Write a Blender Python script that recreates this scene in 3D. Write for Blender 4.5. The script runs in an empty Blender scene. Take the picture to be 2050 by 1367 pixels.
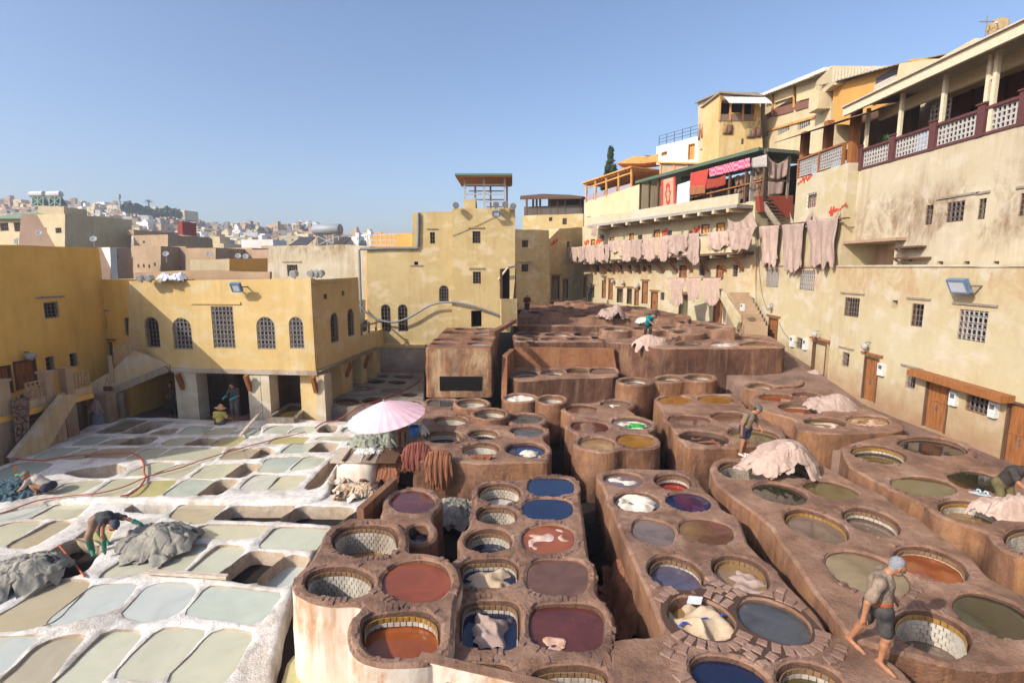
import bpy, bmesh, math, random
import numpy as np
from mathutils import Vector, Matrix
from mathutils.geometry import delaunay_2d_cdt
R = math.radians
random.seed(7); rng = np.random.default_rng(7)
scene = bpy.context.scene

# ---------------------------------------------------------------- camera
F, PITCH, CAMZ, CX, CY = 1040.0, R(8.1), 5.7, 1025.0, 683.5
cam_d = bpy.data.cameras.new('camera'); cam = bpy.data.objects.new('camera', cam_d)
scene.collection.objects.link(cam)
cam.location = (0, 0, CAMZ); cam.rotation_euler = (R(90)-PITCH, 0, 0)
cam_d.sensor_width = 36; cam_d.lens = 36*F/2050; cam_d.clip_start = .1; cam_d.clip_end = 8000
scene.camera = cam
# ---------------------------------------------------------------- light
SUN = Vector((1.42, 1.0, -1.18)).normalized()
sel = math.asin(-SUN.z); srot = math.atan2(-SUN.x, -SUN.y)
world = bpy.data.worlds.new('World'); scene.world = world; world.use_nodes = True
wn = world.node_tree; wn.nodes.clear()
wo = wn.nodes.new('ShaderNodeOutputWorld'); wb = wn.nodes.new('ShaderNodeBackground')
sky = wn.nodes.new('ShaderNodeTexSky'); sky.sky_type = 'NISHITA'; sky.sun_disc = False
sky.sun_elevation = sel; sky.sun_rotation = srot
sky.altitude = 300; sky.air_density = 1.0; sky.dust_density = 3.6; sky.ozone_density = 4.0
wb.inputs[1].default_value = 0.15
tint = wn.nodes.new('ShaderNodeMix'); tint.data_type = 'RGBA'; tint.blend_type = 'MULTIPLY'; tint.inputs[0].default_value = 1; tint.inputs[7].default_value = (1.01, .955, .94, 1)
wn.links.new(sky.outputs[0], tint.inputs[6]); wn.links.new(tint.outputs[2], wb.inputs[0]); wn.links.new(wb.outputs[0], wo.inputs[0])
sd = bpy.data.lights.new('sun', 'SUN'); sd.energy = 3.45; sd.angle = R(.5); sd.color = (1, .945, .86)
sun = bpy.data.objects.new('sun', sd); scene.collection.objects.link(sun)
sun.location = (-40, -30, 40); sun.rotation_euler = SUN.to_track_quat('-Z', 'Y').to_euler()
scene.view_settings.view_transform = 'Standard'; scene.view_settings.look = 'None'
scene.view_settings.exposure = 0.6; scene.view_settings.gamma = 1
scene.render.engine = 'CYCLES'
cy = scene.cycles
cy.max_bounces = 5; cy.diffuse_bounces = 4; cy.glossy_bounces = 3; cy.transmission_bounces = 3
cy.volume_bounces = 0; cy.transparent_max_bounces = 4; cy.caustics_reflective = False; cy.caustics_refractive = False
cy.use_denoising = True; cy.use_adaptive_sampling = True; cy.adaptive_threshold = .03

# ---------------------------------------------------------------- geometry helpers
cP, sP = math.cos(PITCH), math.sin(PITCH)
def ray(u, v):
    dx = (u-CX)/F; dy = (CY-v)/F
    return dx, cP+dy*sP, -sP+dy*cP
def G(u, v, z):                       # picture point -> place on the level z
    x, y, w = ray(u, v); t = (z-CAMZ)/w
    return Vector((x*t, y*t, z))
def D(u, v, Y):                       # picture point -> place at depth Y
    x, y, w = ray(u, v); t = Y/y
    return Vector((x*t, Y, CAMZ+w*t))
class Pl:                             # upright plane through two (u, depth) stations on the eye line
    def __init__(s, u0, Y0, u1, Y1):
        a, b = D(u0, 535, Y0), D(u1, 535, Y1)
        s.init(a.x, a.y, b.x, b.y)
    def init(s, x0, y0, x1, y1):
        s.p = Vector((x0, y0, 0)); s.d = Vector((x1-x0, y1-y0, 0)).normalized()
        s.n = Vector((s.d.y, -s.d.x, 0))
        if s.n.dot(Vector((-x0, -y0, 0))) < 0: s.n = -s.n
        return s
    def hit(s, u, v):
        r = Vector(ray(u, v)); t = (s.p-Vector((0, 0, 0))).dot(s.n)/r.dot(s.n)
        q = r*t; q.z += CAMZ
        return (Vector((q.x, q.y, 0))-s.p).dot(s.d), q.z
    def pt(s, a, z, off=0):
        q = s.p+s.d*a+s.n*off; return Vector((q.x, q.y, z))
    def w(s, u, v, off=0):
        a, z = s.hit(u, v); return s.pt(a, z, off)
    def shift(s, off):
        q = Pl.__new__(Pl); q.p = s.p+s.n*off; q.d = s.d; q.n = s.n; return q
def PlXY(x0, y0, x1, y1): return Pl.__new__(Pl).init(x0, y0, x1, y1)

COL = scene.collection
WL = {}
def thing(name, label, cat, loc=(0, 0, 0), group=None):
    o = bpy.data.objects.new(name, None); COL.objects.link(o); o.location = loc; o.empty_display_size = .2
    o['label'] = label; o['category'] = cat
    if group: o['group'] = group
    WL[o.name] = Vector(loc); return o
def tag(o, label, cat, group=None):
    o['label'] = label; o['category'] = cat
    if group: o['group'] = group
    return o
def struct(o): o['kind'] = 'structure'; return o
def mk(name, verts, faces, mats, parent=None, fm=None, smooth=False, kind=None, label=None):
    me = bpy.data.meshes.new(name)
    if parent is not None: off = WL[parent.name]
    else:
        a = np.array([tuple(v) for v in verts], float); off = Vector(((a[:,0].min()+a[:,0].max())/2, (a[:,1].min()+a[:,1].max())/2, a[:,2].min()))
    V = np.array([tuple(v) for v in verts], float)-np.array(tuple(off))
    me.from_pydata(V.tolist(), [], [tuple(int(i) for i in f) for f in faces])
    if not isinstance(mats, (list, tuple)): mats = [mats]
    for m in mats: me.materials.append(m)
    if fm is not None: me.polygons.foreach_set('material_index', np.array(fm, dtype=np.int32))
    if smooth: me.polygons.foreach_set('use_smooth', np.ones(len(me.polygons), dtype=bool))
    me.update()
    o = bpy.data.objects.new(name, me); COL.objects.link(o)
    if parent is not None: o.parent = parent; WL[o.name] = off
    else: o.location = off; WL[o.name] = Vector(off)
    if kind: o['kind'] = kind
    if label: o['label'] = label
    return o
class MB:                             # collects geometry for one mesh
    def __init__(s): s.v = []; s.f = []; s.m = []
    def add(s, vs, fs, m=0):
        k = len(s.v); s.v += [tuple(v) for v in vs]; s.f += [tuple(k+i for i in f) for f in fs]; s.m += [m]*len(fs); return s
    def box(s, a, b, m=0):
        x0, y0, z0 = a; x1, y1, z1 = b
        return s.add([(x0,y0,z0),(x1,y0,z0),(x1,y1,z0),(x0,y1,z0),(x0,y0,z1),(x1,y0,z1),(x1,y1,z1),(x0,y1,z1)], BOXF, m)
    def obox(s, c, ax, ay, az, m=0):  # centre + three half-axis vectors
        c, ax, ay, az = Vector(c), Vector(ax), Vector(ay), Vector(az)
        vs = [c+ax*i+ay*j+az*k for k in (-1,1) for (i,j) in ((-1,-1),(1,-1),(1,1),(-1,1))]
        return s.add(vs, BOXF, m)
    def bar(s, p, q, w, h=None, m=0, up=(0,0,1)):   # rectangular bar between two points
        p, q = Vector(p), Vector(q); h = h or w; d = (q-p)
        t = d.normalized(); u = Vector(up); sd = t.cross(u)
        if sd.length < 1e-3: sd = t.cross(Vector((1,0,0)))
        sd.normalize(); u = sd.cross(t)
        return s.obox((p+q)/2, d/2, sd*w/2, u*h/2, m)
    def tube(s, pts, r, n=6, m=0, cap=True):
        pts = [Vector(p) for p in pts]; k0 = len(s.v); rs = r if isinstance(r, (list, tuple)) else [r]*len(pts)
        prev = None
        for i, p in enumerate(pts):
            t = (pts[min(i+1, len(pts)-1)]-pts[max(i-1, 0)]).normalized()
            a = prev if prev is not None else (Vector((0,0,1)) if abs(t.z) < .9 else Vector((1,0,0)))
            a = (a-t*a.dot(t)).normalized(); prev = a; b = t.cross(a)
            for j in range(n):
                th = 2*math.pi*j/n; s.v.append(tuple(p+(a*math.cos(th)+b*math.sin(th))*rs[i]))
        for i in range(len(pts)-1):
            for j in range(n):
                s.f.append((k0+i*n+j, k0+i*n+(j+1)%n, k0+(i+1)*n+(j+1)%n, k0+(i+1)*n+j)); s.m.append(m)
        if cap:
            s.f.append(tuple(k0+j for j in range(n))[::-1]); s.m.append(m)
            e = k0+(len(pts)-1)*n; s.f.append(tuple(e+j for j in range(n))); s.m.append(m)
        return s
    def sheet(s, grid, m=0):          # rows of points
        k = len(s.v); nr, nc = len(grid), len(grid[0])
        for r_ in grid: s.v += [tuple(p) for p in r_]
        for i in range(nr-1):
            for j in range(nc-1):
                s.f.append((k+i*nc+j, k+i*nc+j+1, k+(i+1)*nc+j+1, k+(i+1)*nc+j)); s.m.append(m)
        return s
    def obj(s, name, mats, parent=None, **kw): return mk(name, s.v, s.f, mats, parent, fm=s.m, **kw)
BOXF = [(3,2,1,0),(4,5,6,7),(0,1,5,4),(1,2,6,5),(2,3,7,6),(3,0,4,7)]

def pip(pts, poly):                   # points in polygon, vectorised
    pts = np.asarray(pts, float); P_ = np.asarray(poly, float); out = np.zeros(len(pts), bool)
    lo, hi = P_.min(0), P_.max(0); idx = np.nonzero((pts >= lo).all(1) & (pts <= hi).all(1))[0]
    Q_ = np.roll(P_, -1, 0); dy = Q_[:,1]-P_[:,1]; dy = np.where(dy == 0, 1e-12, dy); sl = (Q_[:,0]-P_[:,0])/dy
    for k in range(0, len(idx), 4000):
        q = pts[idx[k:k+4000]]; y = q[:,1:2]
        c = ((P_[:,1] > y) != (Q_[:,1] > y)) & (q[:,0:1] < sl*(y-P_[:,1])+P_[:,0]); out[idx[k:k+4000]] = c.sum(1) % 2 == 1
    return out
def pdist(pts, poly):
    pts = np.asarray(pts, float); P_ = np.asarray(poly, float); ab = np.roll(P_, -1, 0)-P_; L = (ab*ab).sum(1)+1e-12; d = np.empty(len(pts))
    for k in range(0, len(pts), 4000):
        q = pts[k:k+4000]; rx = q[:,0:1]-P_[:,0]; ry = q[:,1:2]-P_[:,1]
        t = np.minimum(np.maximum((rx*ab[:,0]+ry*ab[:,1])/L, 0), 1); rx -= t*ab[:,0]; ry -= t*ab[:,1]
        d[k:k+4000] = (rx*rx+ry*ry).min(1)
    return np.sqrt(d)
def chaikin(p, k=1):
    p = np.asarray(p, float)
    for _ in range(k):
        q = np.roll(p, -1, 0); p = np.stack([p*.75+q*.25, p*.25+q*.75], 1).reshape(-1, 2)
    return p
def area2(p): p = np.asarray(p); q = np.roll(p, -1, 0); return .5*(p[:,0]*q[:,1]-q[:,0]*p[:,1]).sum()
def resample(p, step):
    p = np.asarray(p, float); q = np.vstack([p, p[:1]]); L = np.r_[0, np.cumsum(np.hypot(*np.diff(q, axis=0).T))]
    n = max(8, int(L[-1]/step)); t = np.linspace(0, L[-1], n, endpoint=False)
    return np.stack([np.interp(t, L, q[:,0]), np.interp(t, L, q[:,1])], 1)
def offset(p, d):                     # outward offset for ccw polygon
    p = np.asarray(p); t = np.roll(p, -1, 0)-np.roll(p, 1, 0); t /= np.hypot(t[:,0], t[:,1])[:,None]+1e-9
    return p+np.stack([t[:,1], -t[:,0]], 1)*d
def fill2d(outline, holes, pts=()):   # triangles inside outline and outside holes
    V = []; E = []
    for lp in [outline]+list(holes):
        k = len(V); V += [tuple(p) for p in lp]; E += [(k+i, k+(i+1)%len(lp)) for i in range(len(lp))]
    V += [tuple(p) for p in pts]
    r = delaunay_2d_cdt([Vector((float(a), float(b))) for a, b in V], E, [], 0, 1e-5)
    W = np.array([tuple(p) for p in r[0]]); T = np.array([f for f in r[2]])
    c = W[T].mean(1); ok = pip(c, np.asarray(outline))
    for h in holes: ok &= ~pip(c, np.asarray(h))
    T = T[ok]
    a = W[T]; ar = (a[:,1,0]-a[:,0,0])*(a[:,2,1]-a[:,0,1])-(a[:,2,0]-a[:,0,0])*(a[:,1,1]-a[:,0,1])
    T[ar < 0] = T[ar < 0][:, ::-1]
    return W, T[np.abs(ar) > 1e-9]
def contour(X, Y, S):                 # zero contour loops of a grid by marching squares
    segs = {}
    nx, ny = S.shape
    def ip(i0, j0, i1, j1):
        a, b = S[i0,j0], S[i1,j1]; t = a/(a-b); return (X[i0]+t*(X[i1]-X[i0]), Y[j0]+t*(Y[j1]-Y[j0]))
    I = S < 0; code = I[:-1,:-1]*1+I[1:,:-1]*2+I[1:,1:]*4+I[:-1,1:]*8
    E = {0: lambda i,j: ('h',i,j), 1: lambda i,j: ('v',i+1,j), 2: lambda i,j: ('h',i,j+1), 3: lambda i,j: ('v',i,j)}
    TB = {1:[(3,0)],2:[(0,1)],3:[(3,1)],4:[(1,2)],5:[(3,0),(1,2)],6:[(0,2)],7:[(3,2)],8:[(2,3)],9:[(2,0)],10:[(0,1),(2,3)],11:[(2,1)],12:[(1,3)],13:[(1,0)],14:[(0,3)]}
    for i, j in zip(*np.nonzero((code > 0) & (code < 15))):
        for a, b in TB[int(code[i,j])]: segs[E[a](i,j)] = E[b](i,j)
    loops = []
    while segs:
        k, nx_ = next(iter(segs.items())); lp = [k]; del segs[k]
        while nx_ in segs: lp.append(nx_); nx_ = segs.pop(nx_)
        loops.append([ip(i,j,i+1,j) if t == 'h' else ip(i,j,i,j+1) for t,i,j in lp])
    return loops
_perm = rng.random((64, 64, 16))
def vnoise(p, sc=1.0, ch=0):          # smooth value noise, p (n,2|3) -> -1..1
    p = np.asarray(p, float)*sc
    if p.shape[1] == 2: p = np.c_[p, np.full(len(p), 3.7*ch)]
    i = np.floor(p).astype(int); f = p-i; f = f*f*(3-2*f); o = 0
    for dx in (0,1):
        for dy in (0,1):
            for dz in (0,1):
                w = (f[:,0] if dx else 1-f[:,0])*(f[:,1] if dy else 1-f[:,1])*(f[:,2] if dz else 1-f[:,2])
                o = o+w*_perm[(i[:,0]+dx)%64, (i[:,1]+dy)%64, (i[:,2]+dz)%16]
    return o*2-1

# ---------------------------------------------------------------- materials
class NB:
    def __init__(s, name):
        s.m = bpy.data.materials.new(name); s.m.use_nodes = True; s.t = s.m.node_tree
        s.b = s.t.nodes['Principled BSDF']; s._pos = None
    def n(s, t, **kw):
        x = s.t.nodes.new(t)
        for k, v in kw.items(): setattr(x, k, v)
        return x
    def put(s, sock, v):
        if hasattr(v, 'is_linked') or isinstance(v, bpy.types.NodeSocket): s.t.links.new(v, sock)
        else:
            if isinstance(v, (tuple, list)) and len(v) == 3 and sock.type == 'RGBA': v = (*v, 1)
            sock.default_value = v
    def pos(s, scale=(1,1,1), obj=False):
        g = s.n('ShaderNodeTexCoord').outputs['Object'] if obj else s.n('ShaderNodeNewGeometry').outputs['Position']
        m = s.n('ShaderNodeMapping'); s.put(m.inputs[0], g); m.inputs['Scale'].default_value = scale; return m.outputs[0]
    def noise(s, scale, detail=4, rough=.6, vec=None, dist=0):
        x = s.n('ShaderNodeTexNoise'); s.put(x.inputs['Vector'], vec if vec is not None else s.pos())
        x.inputs['Scale'].default_value = scale; x.inputs['Detail'].default_value = detail
        x.inputs['Roughness'].default_value = rough; x.inputs['Distortion'].default_value = dist; return x.outputs[0]
    def voro(s, scale, vec=None, feat='DISTANCE_TO_EDGE'):
        x = s.n('ShaderNodeTexVoronoi', feature=feat); s.put(x.inputs['Vector'], vec if vec is not None else s.pos())
        x.inputs['Scale'].default_value = scale; return x.outputs['Color' if feat == 'F1c' else 0]
    def ramp(s, fac, stops):
        x = s.n('ShaderNodeValToRGB'); s.put(x.inputs[0], fac); e = x.color_ramp.elements
        while len(e) < len(stops): e.new(.5)
        for i, (p_, c) in enumerate(stops):
            e[i].position = p_; e[i].color = (c, c, c, 1) if isinstance(c, (int, float)) else (*c, 1)
        return x.outputs[0]
    def mix(s, fac, a, b, mode='MIX'):
        x = s.n('ShaderNodeMix', data_type='RGBA', blend_type=mode)
        s.put(x.inputs[0], fac); s.put(x.inputs[6], a); s.put(x.inputs[7], b); return x.outputs[2]
    def math(s, op, a, b=0.0, clamp=False):
        x = s.n('ShaderNodeMath', operation=op); x.use_clamp = clamp; s.put(x.inputs[0], a); s.put(x.inputs[1], b); return x.outputs[0]
    def z(s, lo, hi):                 # 0..1 by world height
        g = s.n('ShaderNodeSeparateXYZ'); s.put(g.inputs[0], s.n('ShaderNodeNewGeometry').outputs['Position'])
        x = s.n('ShaderNodeMapRange'); s.put(x.inputs[0], g.outputs[2]); x.inputs[1].default_value = lo; x.inputs[2].default_value = hi; return x.outputs[0]
    def bump(s, h, st=.3, dist=.02):
        x = s.n('ShaderNodeBump'); s.put(x.inputs['Height'], h); x.inputs['Strength'].default_value = st; x.inputs['Distance'].default_value = dist
        s.put(s.b.inputs['Normal'], x.outputs[0])
    def fin(s, col, rough=.85, spec=.3, **kw):
        s.put(s.b.inputs['Base Color'], col); s.put(s.b.inputs['Roughness'], rough); s.b.inputs['Specular IOR Level'].default_value = spec
        for k, v in kw.items(): s.put(s.b.inputs[k], v)
        return s.m
MC = {}
def flat(c, rough=.8, spec=.3, var=.25, metal=0, key=None, sc=9):
    k = key or ('flat', tuple(c), rough, metal, var)
    if k in MC: return MC[k]
    n = NB('paint_%d' % len(MC)); f = n.noise(sc, 4)
    c = Vector(c); col = n.ramp(f, [(.25, tuple(c*(1-var))), (.75, tuple(c*(1+var*.6)))])
    n.bump(n.noise(40, 3), .15, .01)
    MC[k] = n.fin(col, rough, spec, Metallic=metal); return MC[k]
def plaster(name, c, dark, stain=None, zlo=None, zhi=None, streak=.5, rough=.9, patch=None, band=None):
    n = NB(name); p = n.pos()
    a = n.noise(.55, 6, .65, p); b = n.noise(3.2, 6, .7, p); fine = n.noise(28, 4, .6, p)
    col = n.mix(n.ramp(a, [(.36, 0.), (.66, 1.)]), dark, c)
    col = n.mix(n.math('MULTIPLY', n.ramp(b, [(.5, 0.), (.75, 1.)]), .35), col, tuple(Vector(dark)*.8))
    st = n.noise(1.0, 6, .7, n.pos((2.6, 2.6, .22)))
    big = n.noise(.32, 5, .6, n.pos((1,1,.7)))
    if patch: col = n.mix(n.math('MULTIPLY', n.ramp(n.noise(.8, 5, .6, n.pos((1,1,1.6))), [(.52,0.),(.62,1.)]), .7), col, patch)
    if stain:
        m = n.math('MULTIPLY', n.ramp(st, [(.42, 0.), (.66, 1.)]), n.ramp(big, [(.40, 0.), (.60, 1.)]))
        col = n.mix(n.math('MULTIPLY', m, streak), col, stain)
        if band:
            bd = n.math('MULTIPLY', n.ramp(n.z(band[0], band[1]), [(0., 0.), (.35, 1.), (.7, 1.), (1., 0.)]), n.ramp(n.noise(.55, 6, .75, n.pos((1,1,.8)), .6), [(.44, 0.), (.56, 1.)]))
            bd = n.math('MULTIPLY', bd, n.ramp(n.noise(2.2, 7, .8, n.pos((1.6,1.6,.7))), [(.35, .15), (.6, 1.)]))
            col = n.mix(n.math('MULTIPLY', bd, .95), col, band[2])
        if zlo is not None:
            zz = n.math('ADD', n.z(zlo, zhi), n.math('MULTIPLY', n.math('SUBTRACT', n.noise(1.3, 6, .7, p), .5), 1.1))
            col = n.mix(n.math('MULTIPLY', n.ramp(zz, [(.15, 1.), (.8, 0.)]), .78), col, stain)
    n.bump(n.math('ADD', n.math('MULTIPLY', fine, .35), n.math('ADD', b, n.math('MULTIPLY', n.noise(1.1, 3, .5, p), 1.5))), .4, .035)
    return n.fin(col, rough, .2)
def masonry(name, c1, c2, c3, drip=None, crack=6.0, dk=1.0, foot_dark=None):
    n = NB(name); p = n.pos()
    a = n.noise(.9, 6, .65, p); b = n.noise(6, 6, .7, p); f = n.noise(45, 3, .6, p)
    col = n.ramp(a, [(.3, c1), (.5, c2), (.72, c3)])
    col = n.mix(n.math('MULTIPLY', n.ramp(b, [(.45, 0.), (.7, 1.)]), .45), col, tuple(Vector(c1)*.7))
    st = n.noise(1.0, 6, .7, n.pos((1.9, 1.9, .24)), .7)
    nz = n.n('ShaderNodeSeparateXYZ'); n.put(nz.inputs[0], n.n('ShaderNodeNewGeometry').outputs['Normal'])
    side = n.ramp(nz.outputs[2], [(.3, 1.), (.75, 0.)])
    if drip:
        col = n.mix(n.math('MULTIPLY', n.math('MULTIPLY', n.ramp(st, [(.48, 0.), (.72, 1.)]), side), .42*dk), col, drip[0])
        st2 = n.noise(1.0, 5, .7, n.pos((1.6, 1.6, .3)), .8)
        col = n.mix(n.math('MULTIPLY', n.math('MULTIPLY', n.ramp(st2, [(.54, 0.), (.72, 1.)]), side), .42*dk), col, drip[1])
    och = n.math('MULTIPLY', n.ramp(n.noise(1.6, 7, .75, p, .4), [(.55, 0.), (.7, 1.)]), .35); col = n.mix(och, col, tuple(Vector((c3[0]*1.15, c3[1]*.95, c3[2]*.65))))
    wet = n.ramp(n.noise(.8, 7, .72, n.pos((1,1,.4)), .5), [(.50, 0.), (.62, 1.)])
    col = n.mix(n.math('MULTIPLY', wet, .5), col, tuple(Vector(c1)*.5))
    if foot_dark:
        gz_ = n.math('ADD', n.z(foot_dark[0], foot_dark[1]), n.math('MULTIPLY', n.math('SUBTRACT', n.noise(1.7, 6, .75, n.pos((1,1,.5))), .5), 1.6))
        col = n.mix(n.math('MULTIPLY', n.ramp(gz_, [(.2, 1.), (.75, 0.)]), .75), col, (.028,.015,.011))  # darker towards the bottom, edge broken up by noise
    cr = n.ramp(n.voro(crack, n.mix(.06, p, n.n('ShaderNodeTexNoise').outputs[1])), [(0., 1.), (.035, 0.)])
    gate = n.math('MULTIPLY', cr, n.ramp(n.noise(1.1, 3), [(.46, 0.), (.58, 1.)])) if crack else n.math('MULTIPLY', cr, 0.)
    col = n.mix(n.math('MULTIPLY', gate, .35), col, tuple(Vector(c1)*.5))
    h = n.math('ADD', n.math('MULTIPLY', f, .7), n.math('ADD', n.math('MULTIPLY', b, 1.3), n.math('ADD', n.math('MULTIPLY', gate, -.8), n.math('MULTIPLY', n.noise(17, 5, .7, p), .9))))
    n.bump(h, .8, .04)
    rg = n.ramp(wet, [(0, .9), (1, .45)])
    return n.fin(col, rg, .3)
def liquid(c, foam=0., rough=.04, key=None):
    k = ('liq', tuple(c), foam)
    if k in MC: return MC[k]
    n = NB('dye_liquid_%d' % len(MC)); p = n.pos()
    c = Vector(c); a = n.noise(1.1, 4, .6, p, 1.2)
    col = n.ramp(a, [(.28, tuple(c*(.6 if c[0] < .3 else .88))), (.5, tuple(c)), (.72, tuple(c*(1.3 if c[0] < .3 else 1.08)))])
    sc = n.ramp(n.noise(7, 6, .75, p, .8), [(.60, 0.), (.70, 1.)])
    gate = n.ramp(n.noise(1.3, 4, .6, p), [(.46-.2*foam, 0.), (.62-.2*foam, 1.)])
    fm = n.math('MULTIPLY', n.math('MULTIPLY', sc, gate), .4+.4*foam)
    col = n.mix(fm, col, tuple((c*.5+Vector((.35,.32,.28))*.6)))
    n.bump(n.noise(5, 3, .5, p, .5), .10, .02)
    rg = n.math('ADD', n.math('MULTIPLY', fm, .5), rough)
    MC[k] = n.fin(col, rg, .5, IOR=1.55); return MC[k]
def wood(name, c, rough=.7, sc=(9, 9, .6)):
    n = NB(name); st = n.noise(2.0, 6, .7, n.pos(sc)); a = n.noise(1.5, 4, .6)
    c = Vector(c); col = n.ramp(st, [(.3, tuple(c*.45)), (.5, tuple(c*.95)), (.7, tuple(c*1.3))])
    col = n.mix(n.math('MULTIPLY', n.ramp(a, [(.45, 0.), (.7, 1.)]), .45), col, tuple(c*.5))
    n.bump(st, .35, .01); return n.fin(col, rough, .3)
def hide_mat(name, c, c2, dark):
    n = NB(name); p = n.pos()
    col = n.ramp(n.noise(2.2, 6, .7, p), [(.3, c2), (.65, c)])
    col = n.mix(n.math('MULTIPLY', n.ramp(n.noise(9, 5, .7, p), [(.52, 0.), (.75, 1.)]), .5), col, dark)
    n.bump(n.noise(18, 5, .7, p), .5, .03); return n.fin(col, .85, .2)

M = {}
M['plaster_R'] = plaster('yellow_plaster_right', (.48,.418,.27), (.455,.375,.215), (.28,.15,.075), -.6, 2.4, .28, patch=(.53,.465,.36), band=(4.0, 6.6, (.40,.25,.13)))
M['plaster_U'] = plaster('cream_plaster_upper', (.495,.435,.315), (.47,.395,.265), (.24,.16,.10), None, None, .5, patch=(.54,.475,.37), band=(5.9, 9.2, (.22,.14,.08)))
M['plaster_M'] = plaster('yellow_plaster_middle', (.645,.47,.215), (.58,.395,.155), (.30,.18,.07), None, None, .35, patch=(.60,.49,.29))
M['plaster_L'] = plaster('ochre_plaster_left', (.82,.49,.125), (.72,.40,.085), (.30,.17,.06), None, None, .35)
M['plaster_T'] = plaster('yellow_plaster_tower', (.51,.40,.20), (.465,.345,.15), (.30,.13,.05), None, None, .3, patch=(.60,.49,.31))
M['plaster_dirty'] = plaster('grimy_white_plaster', (.50,.43,.34), (.36,.28,.20), (.20,.11,.06), -1.4, 1.6, .6)
M['column'] = plaster('whitewashed_column', (.60,.52,.38), (.50,.40,.26), (.32,.20,.11), None, None, .5, patch=(.62,.57,.48))
M['stair'] = plaster('weathered_beige_stair', (.60,.46,.27), (.48,.34,.19), (.30,.19,.11), None, None, .6, patch=(.50,.42,.34))
M['cream'] = plaster('cream_render', (.60,.50,.32), (.52,.42,.25), (.30,.22,.14), None, None, .4)
M['white'] = plaster('white_render', (.74,.71,.66), (.64,.60,.53), (.40,.34,.27), None, None, .3)
M['orange_wall'] = plaster('orange_render', (.60,.33,.10), (.52,.27,.07), (.36,.20,.08), None, None, .3)
M['grey_wall'] = plaster('grey_render', (.36,.33,.30), (.28,.25,.22), (.18,.14,.11), None, None, .4)
M['tan'] = plaster('tan_render', (.46,.33,.21), (.38,.26,.16), (.22,.15,.10), None, None, .4)
M['pink'] = plaster('pinkish_render', (.44,.29,.20), (.37,.24,.16), (.22,.15,.10), None, None, .4)
M['brown'] = masonry('brown_vat_masonry', (.14,.072,.047), (.285,.158,.10), (.39,.25,.17), ((.38,.20,.095), (.08,.035,.022)), 0, 1.5)
M['brown_b'] = masonry('rust_vat_masonry', (.135,.058,.031), (.25,.122,.068), (.36,.195,.112), ((.44,.215,.08), (.06,.023,.013)), 0, 1.7, (-1.8, -.2))
M['rust'] = masonry('rust_stained_wall', (.19,.075,.033), (.30,.128,.058), (.37,.18,.085), ((.40,.24,.12), (.10,.04,.02)), 0, 1.0)
M['streaked'] = masonry('rust_streaked_plaster', (.15,.055,.028), (.30,.15,.075), (.48,.34,.195), ((.56,.43,.26), (.09,.028,.014)), 0, 2.0)
M['brown_drip'] = masonry('stained_vat_masonry', (.062,.026,.017), (.135,.062,.038), (.215,.105,.064), ((.38,.22,.11), (.042,.017,.011)), 0, 1.5)
M['dark_ground'] = masonry('wet_dark_ground', (.010,.007,.006), (.020,.012,.009), (.045,.026,.018))
M['lane'] = masonry('brown_lane_earth', (.16,.095,.07), (.25,.155,.115), (.31,.20,.15))
M['lime'] = masonry('white_lime', (.52,.44,.35), (.78,.735,.665), (.84,.81,.765), ((.60,.48,.33), (.50,.36,.22)), 0)
M['lime_side'] = plaster('lime_washed_wall', (.72,.66,.57), (.62,.52,.40), (.42,.22,.10), None, None, .75, band=(-.75, .55, (.42,.20,.08)))
M['stone_grey'] = masonry('grey_old_stone', (.14,.11,.09), (.26,.215,.17), (.36,.30,.24))
def tilemat(name, c):
    n = NB(name); p = n.pos(); c = Vector(c)
    col = n.ramp(n.noise(3, 5, .7, p), [(.3, tuple(c*.62)), (.6, tuple(c))])
    col = n.mix(n.math('MULTIPLY', n.ramp(n.noise(1.3, 6, .7, n.pos((1,1,.5)), .5), [(.42, 0.), (.62, 1.)]), .6), col, tuple(Vector((.24,.15,.09))*(.5+.5*c[0])))
    return n.fin(col, .4, .5)
M['tile'] = tilemat('white_glazed_tile', (.60,.55,.46)); M['tile_y'] = tilemat('yellow_glazed_tile', (.38,.20,.03)); M['tile_o'] = tilemat('stained_ochre_tile', (.26,.15,.07))
M['grout'] = flat((.10,.07,.05), .9)
M['lining'] = masonry('stained_vat_lining', (.08,.04,.025), (.14,.07,.042), (.19,.10,.06))
M['lime_in'] = masonry('lime_pit_lining', (.38,.28,.19), (.52,.41,.30), (.62,.53,.42), ((.45,.30,.17), (.35,.22,.12)), 0)
M['wood'] = wood('orange_brown_wood', (.30,.115,.035)); M['wood_d'] = wood('dark_weathered_wood', (.13,.07,.04))
M['wood_g'] = wood('grey_weathered_wood', (.30,.24,.18)); M['wood_o'] = wood('new_orange_timber', (.62,.30,.085), sc=(2,2,2))
M['wood_l'] = wood('light_bare_plank', (.55,.46,.36), sc=(2,9,9))
M['iron'] = flat((.16,.135,.12), .6, .4, .3, 0); M['iron_l'] = flat((.38,.36,.34), .6, .4)
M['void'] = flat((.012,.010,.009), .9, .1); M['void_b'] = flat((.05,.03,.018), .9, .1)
M['hide'] = hide_mat('raw_pink_hide', (.48,.355,.29), (.37,.255,.20), (.21,.13,.09))
M['hide_p'] = hide_mat('dusty_pink_hide', (.41,.305,.255), (.32,.22,.175), (.17,.105,.075))
M['hide_b'] = hide_mat('wet_brown_hide', (.26,.11,.055), (.17,.065,.035), (.08,.03,.018))
M['hide_r'] = hide_mat('wet_red_hide', (.22,.07,.05), (.15,.045,.03), (.06,.02,.015))
M['hide_g'] = hide_mat('wet_grey_hide', (.33,.30,.24), (.17,.165,.145), (.05,.055,.05))
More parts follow.
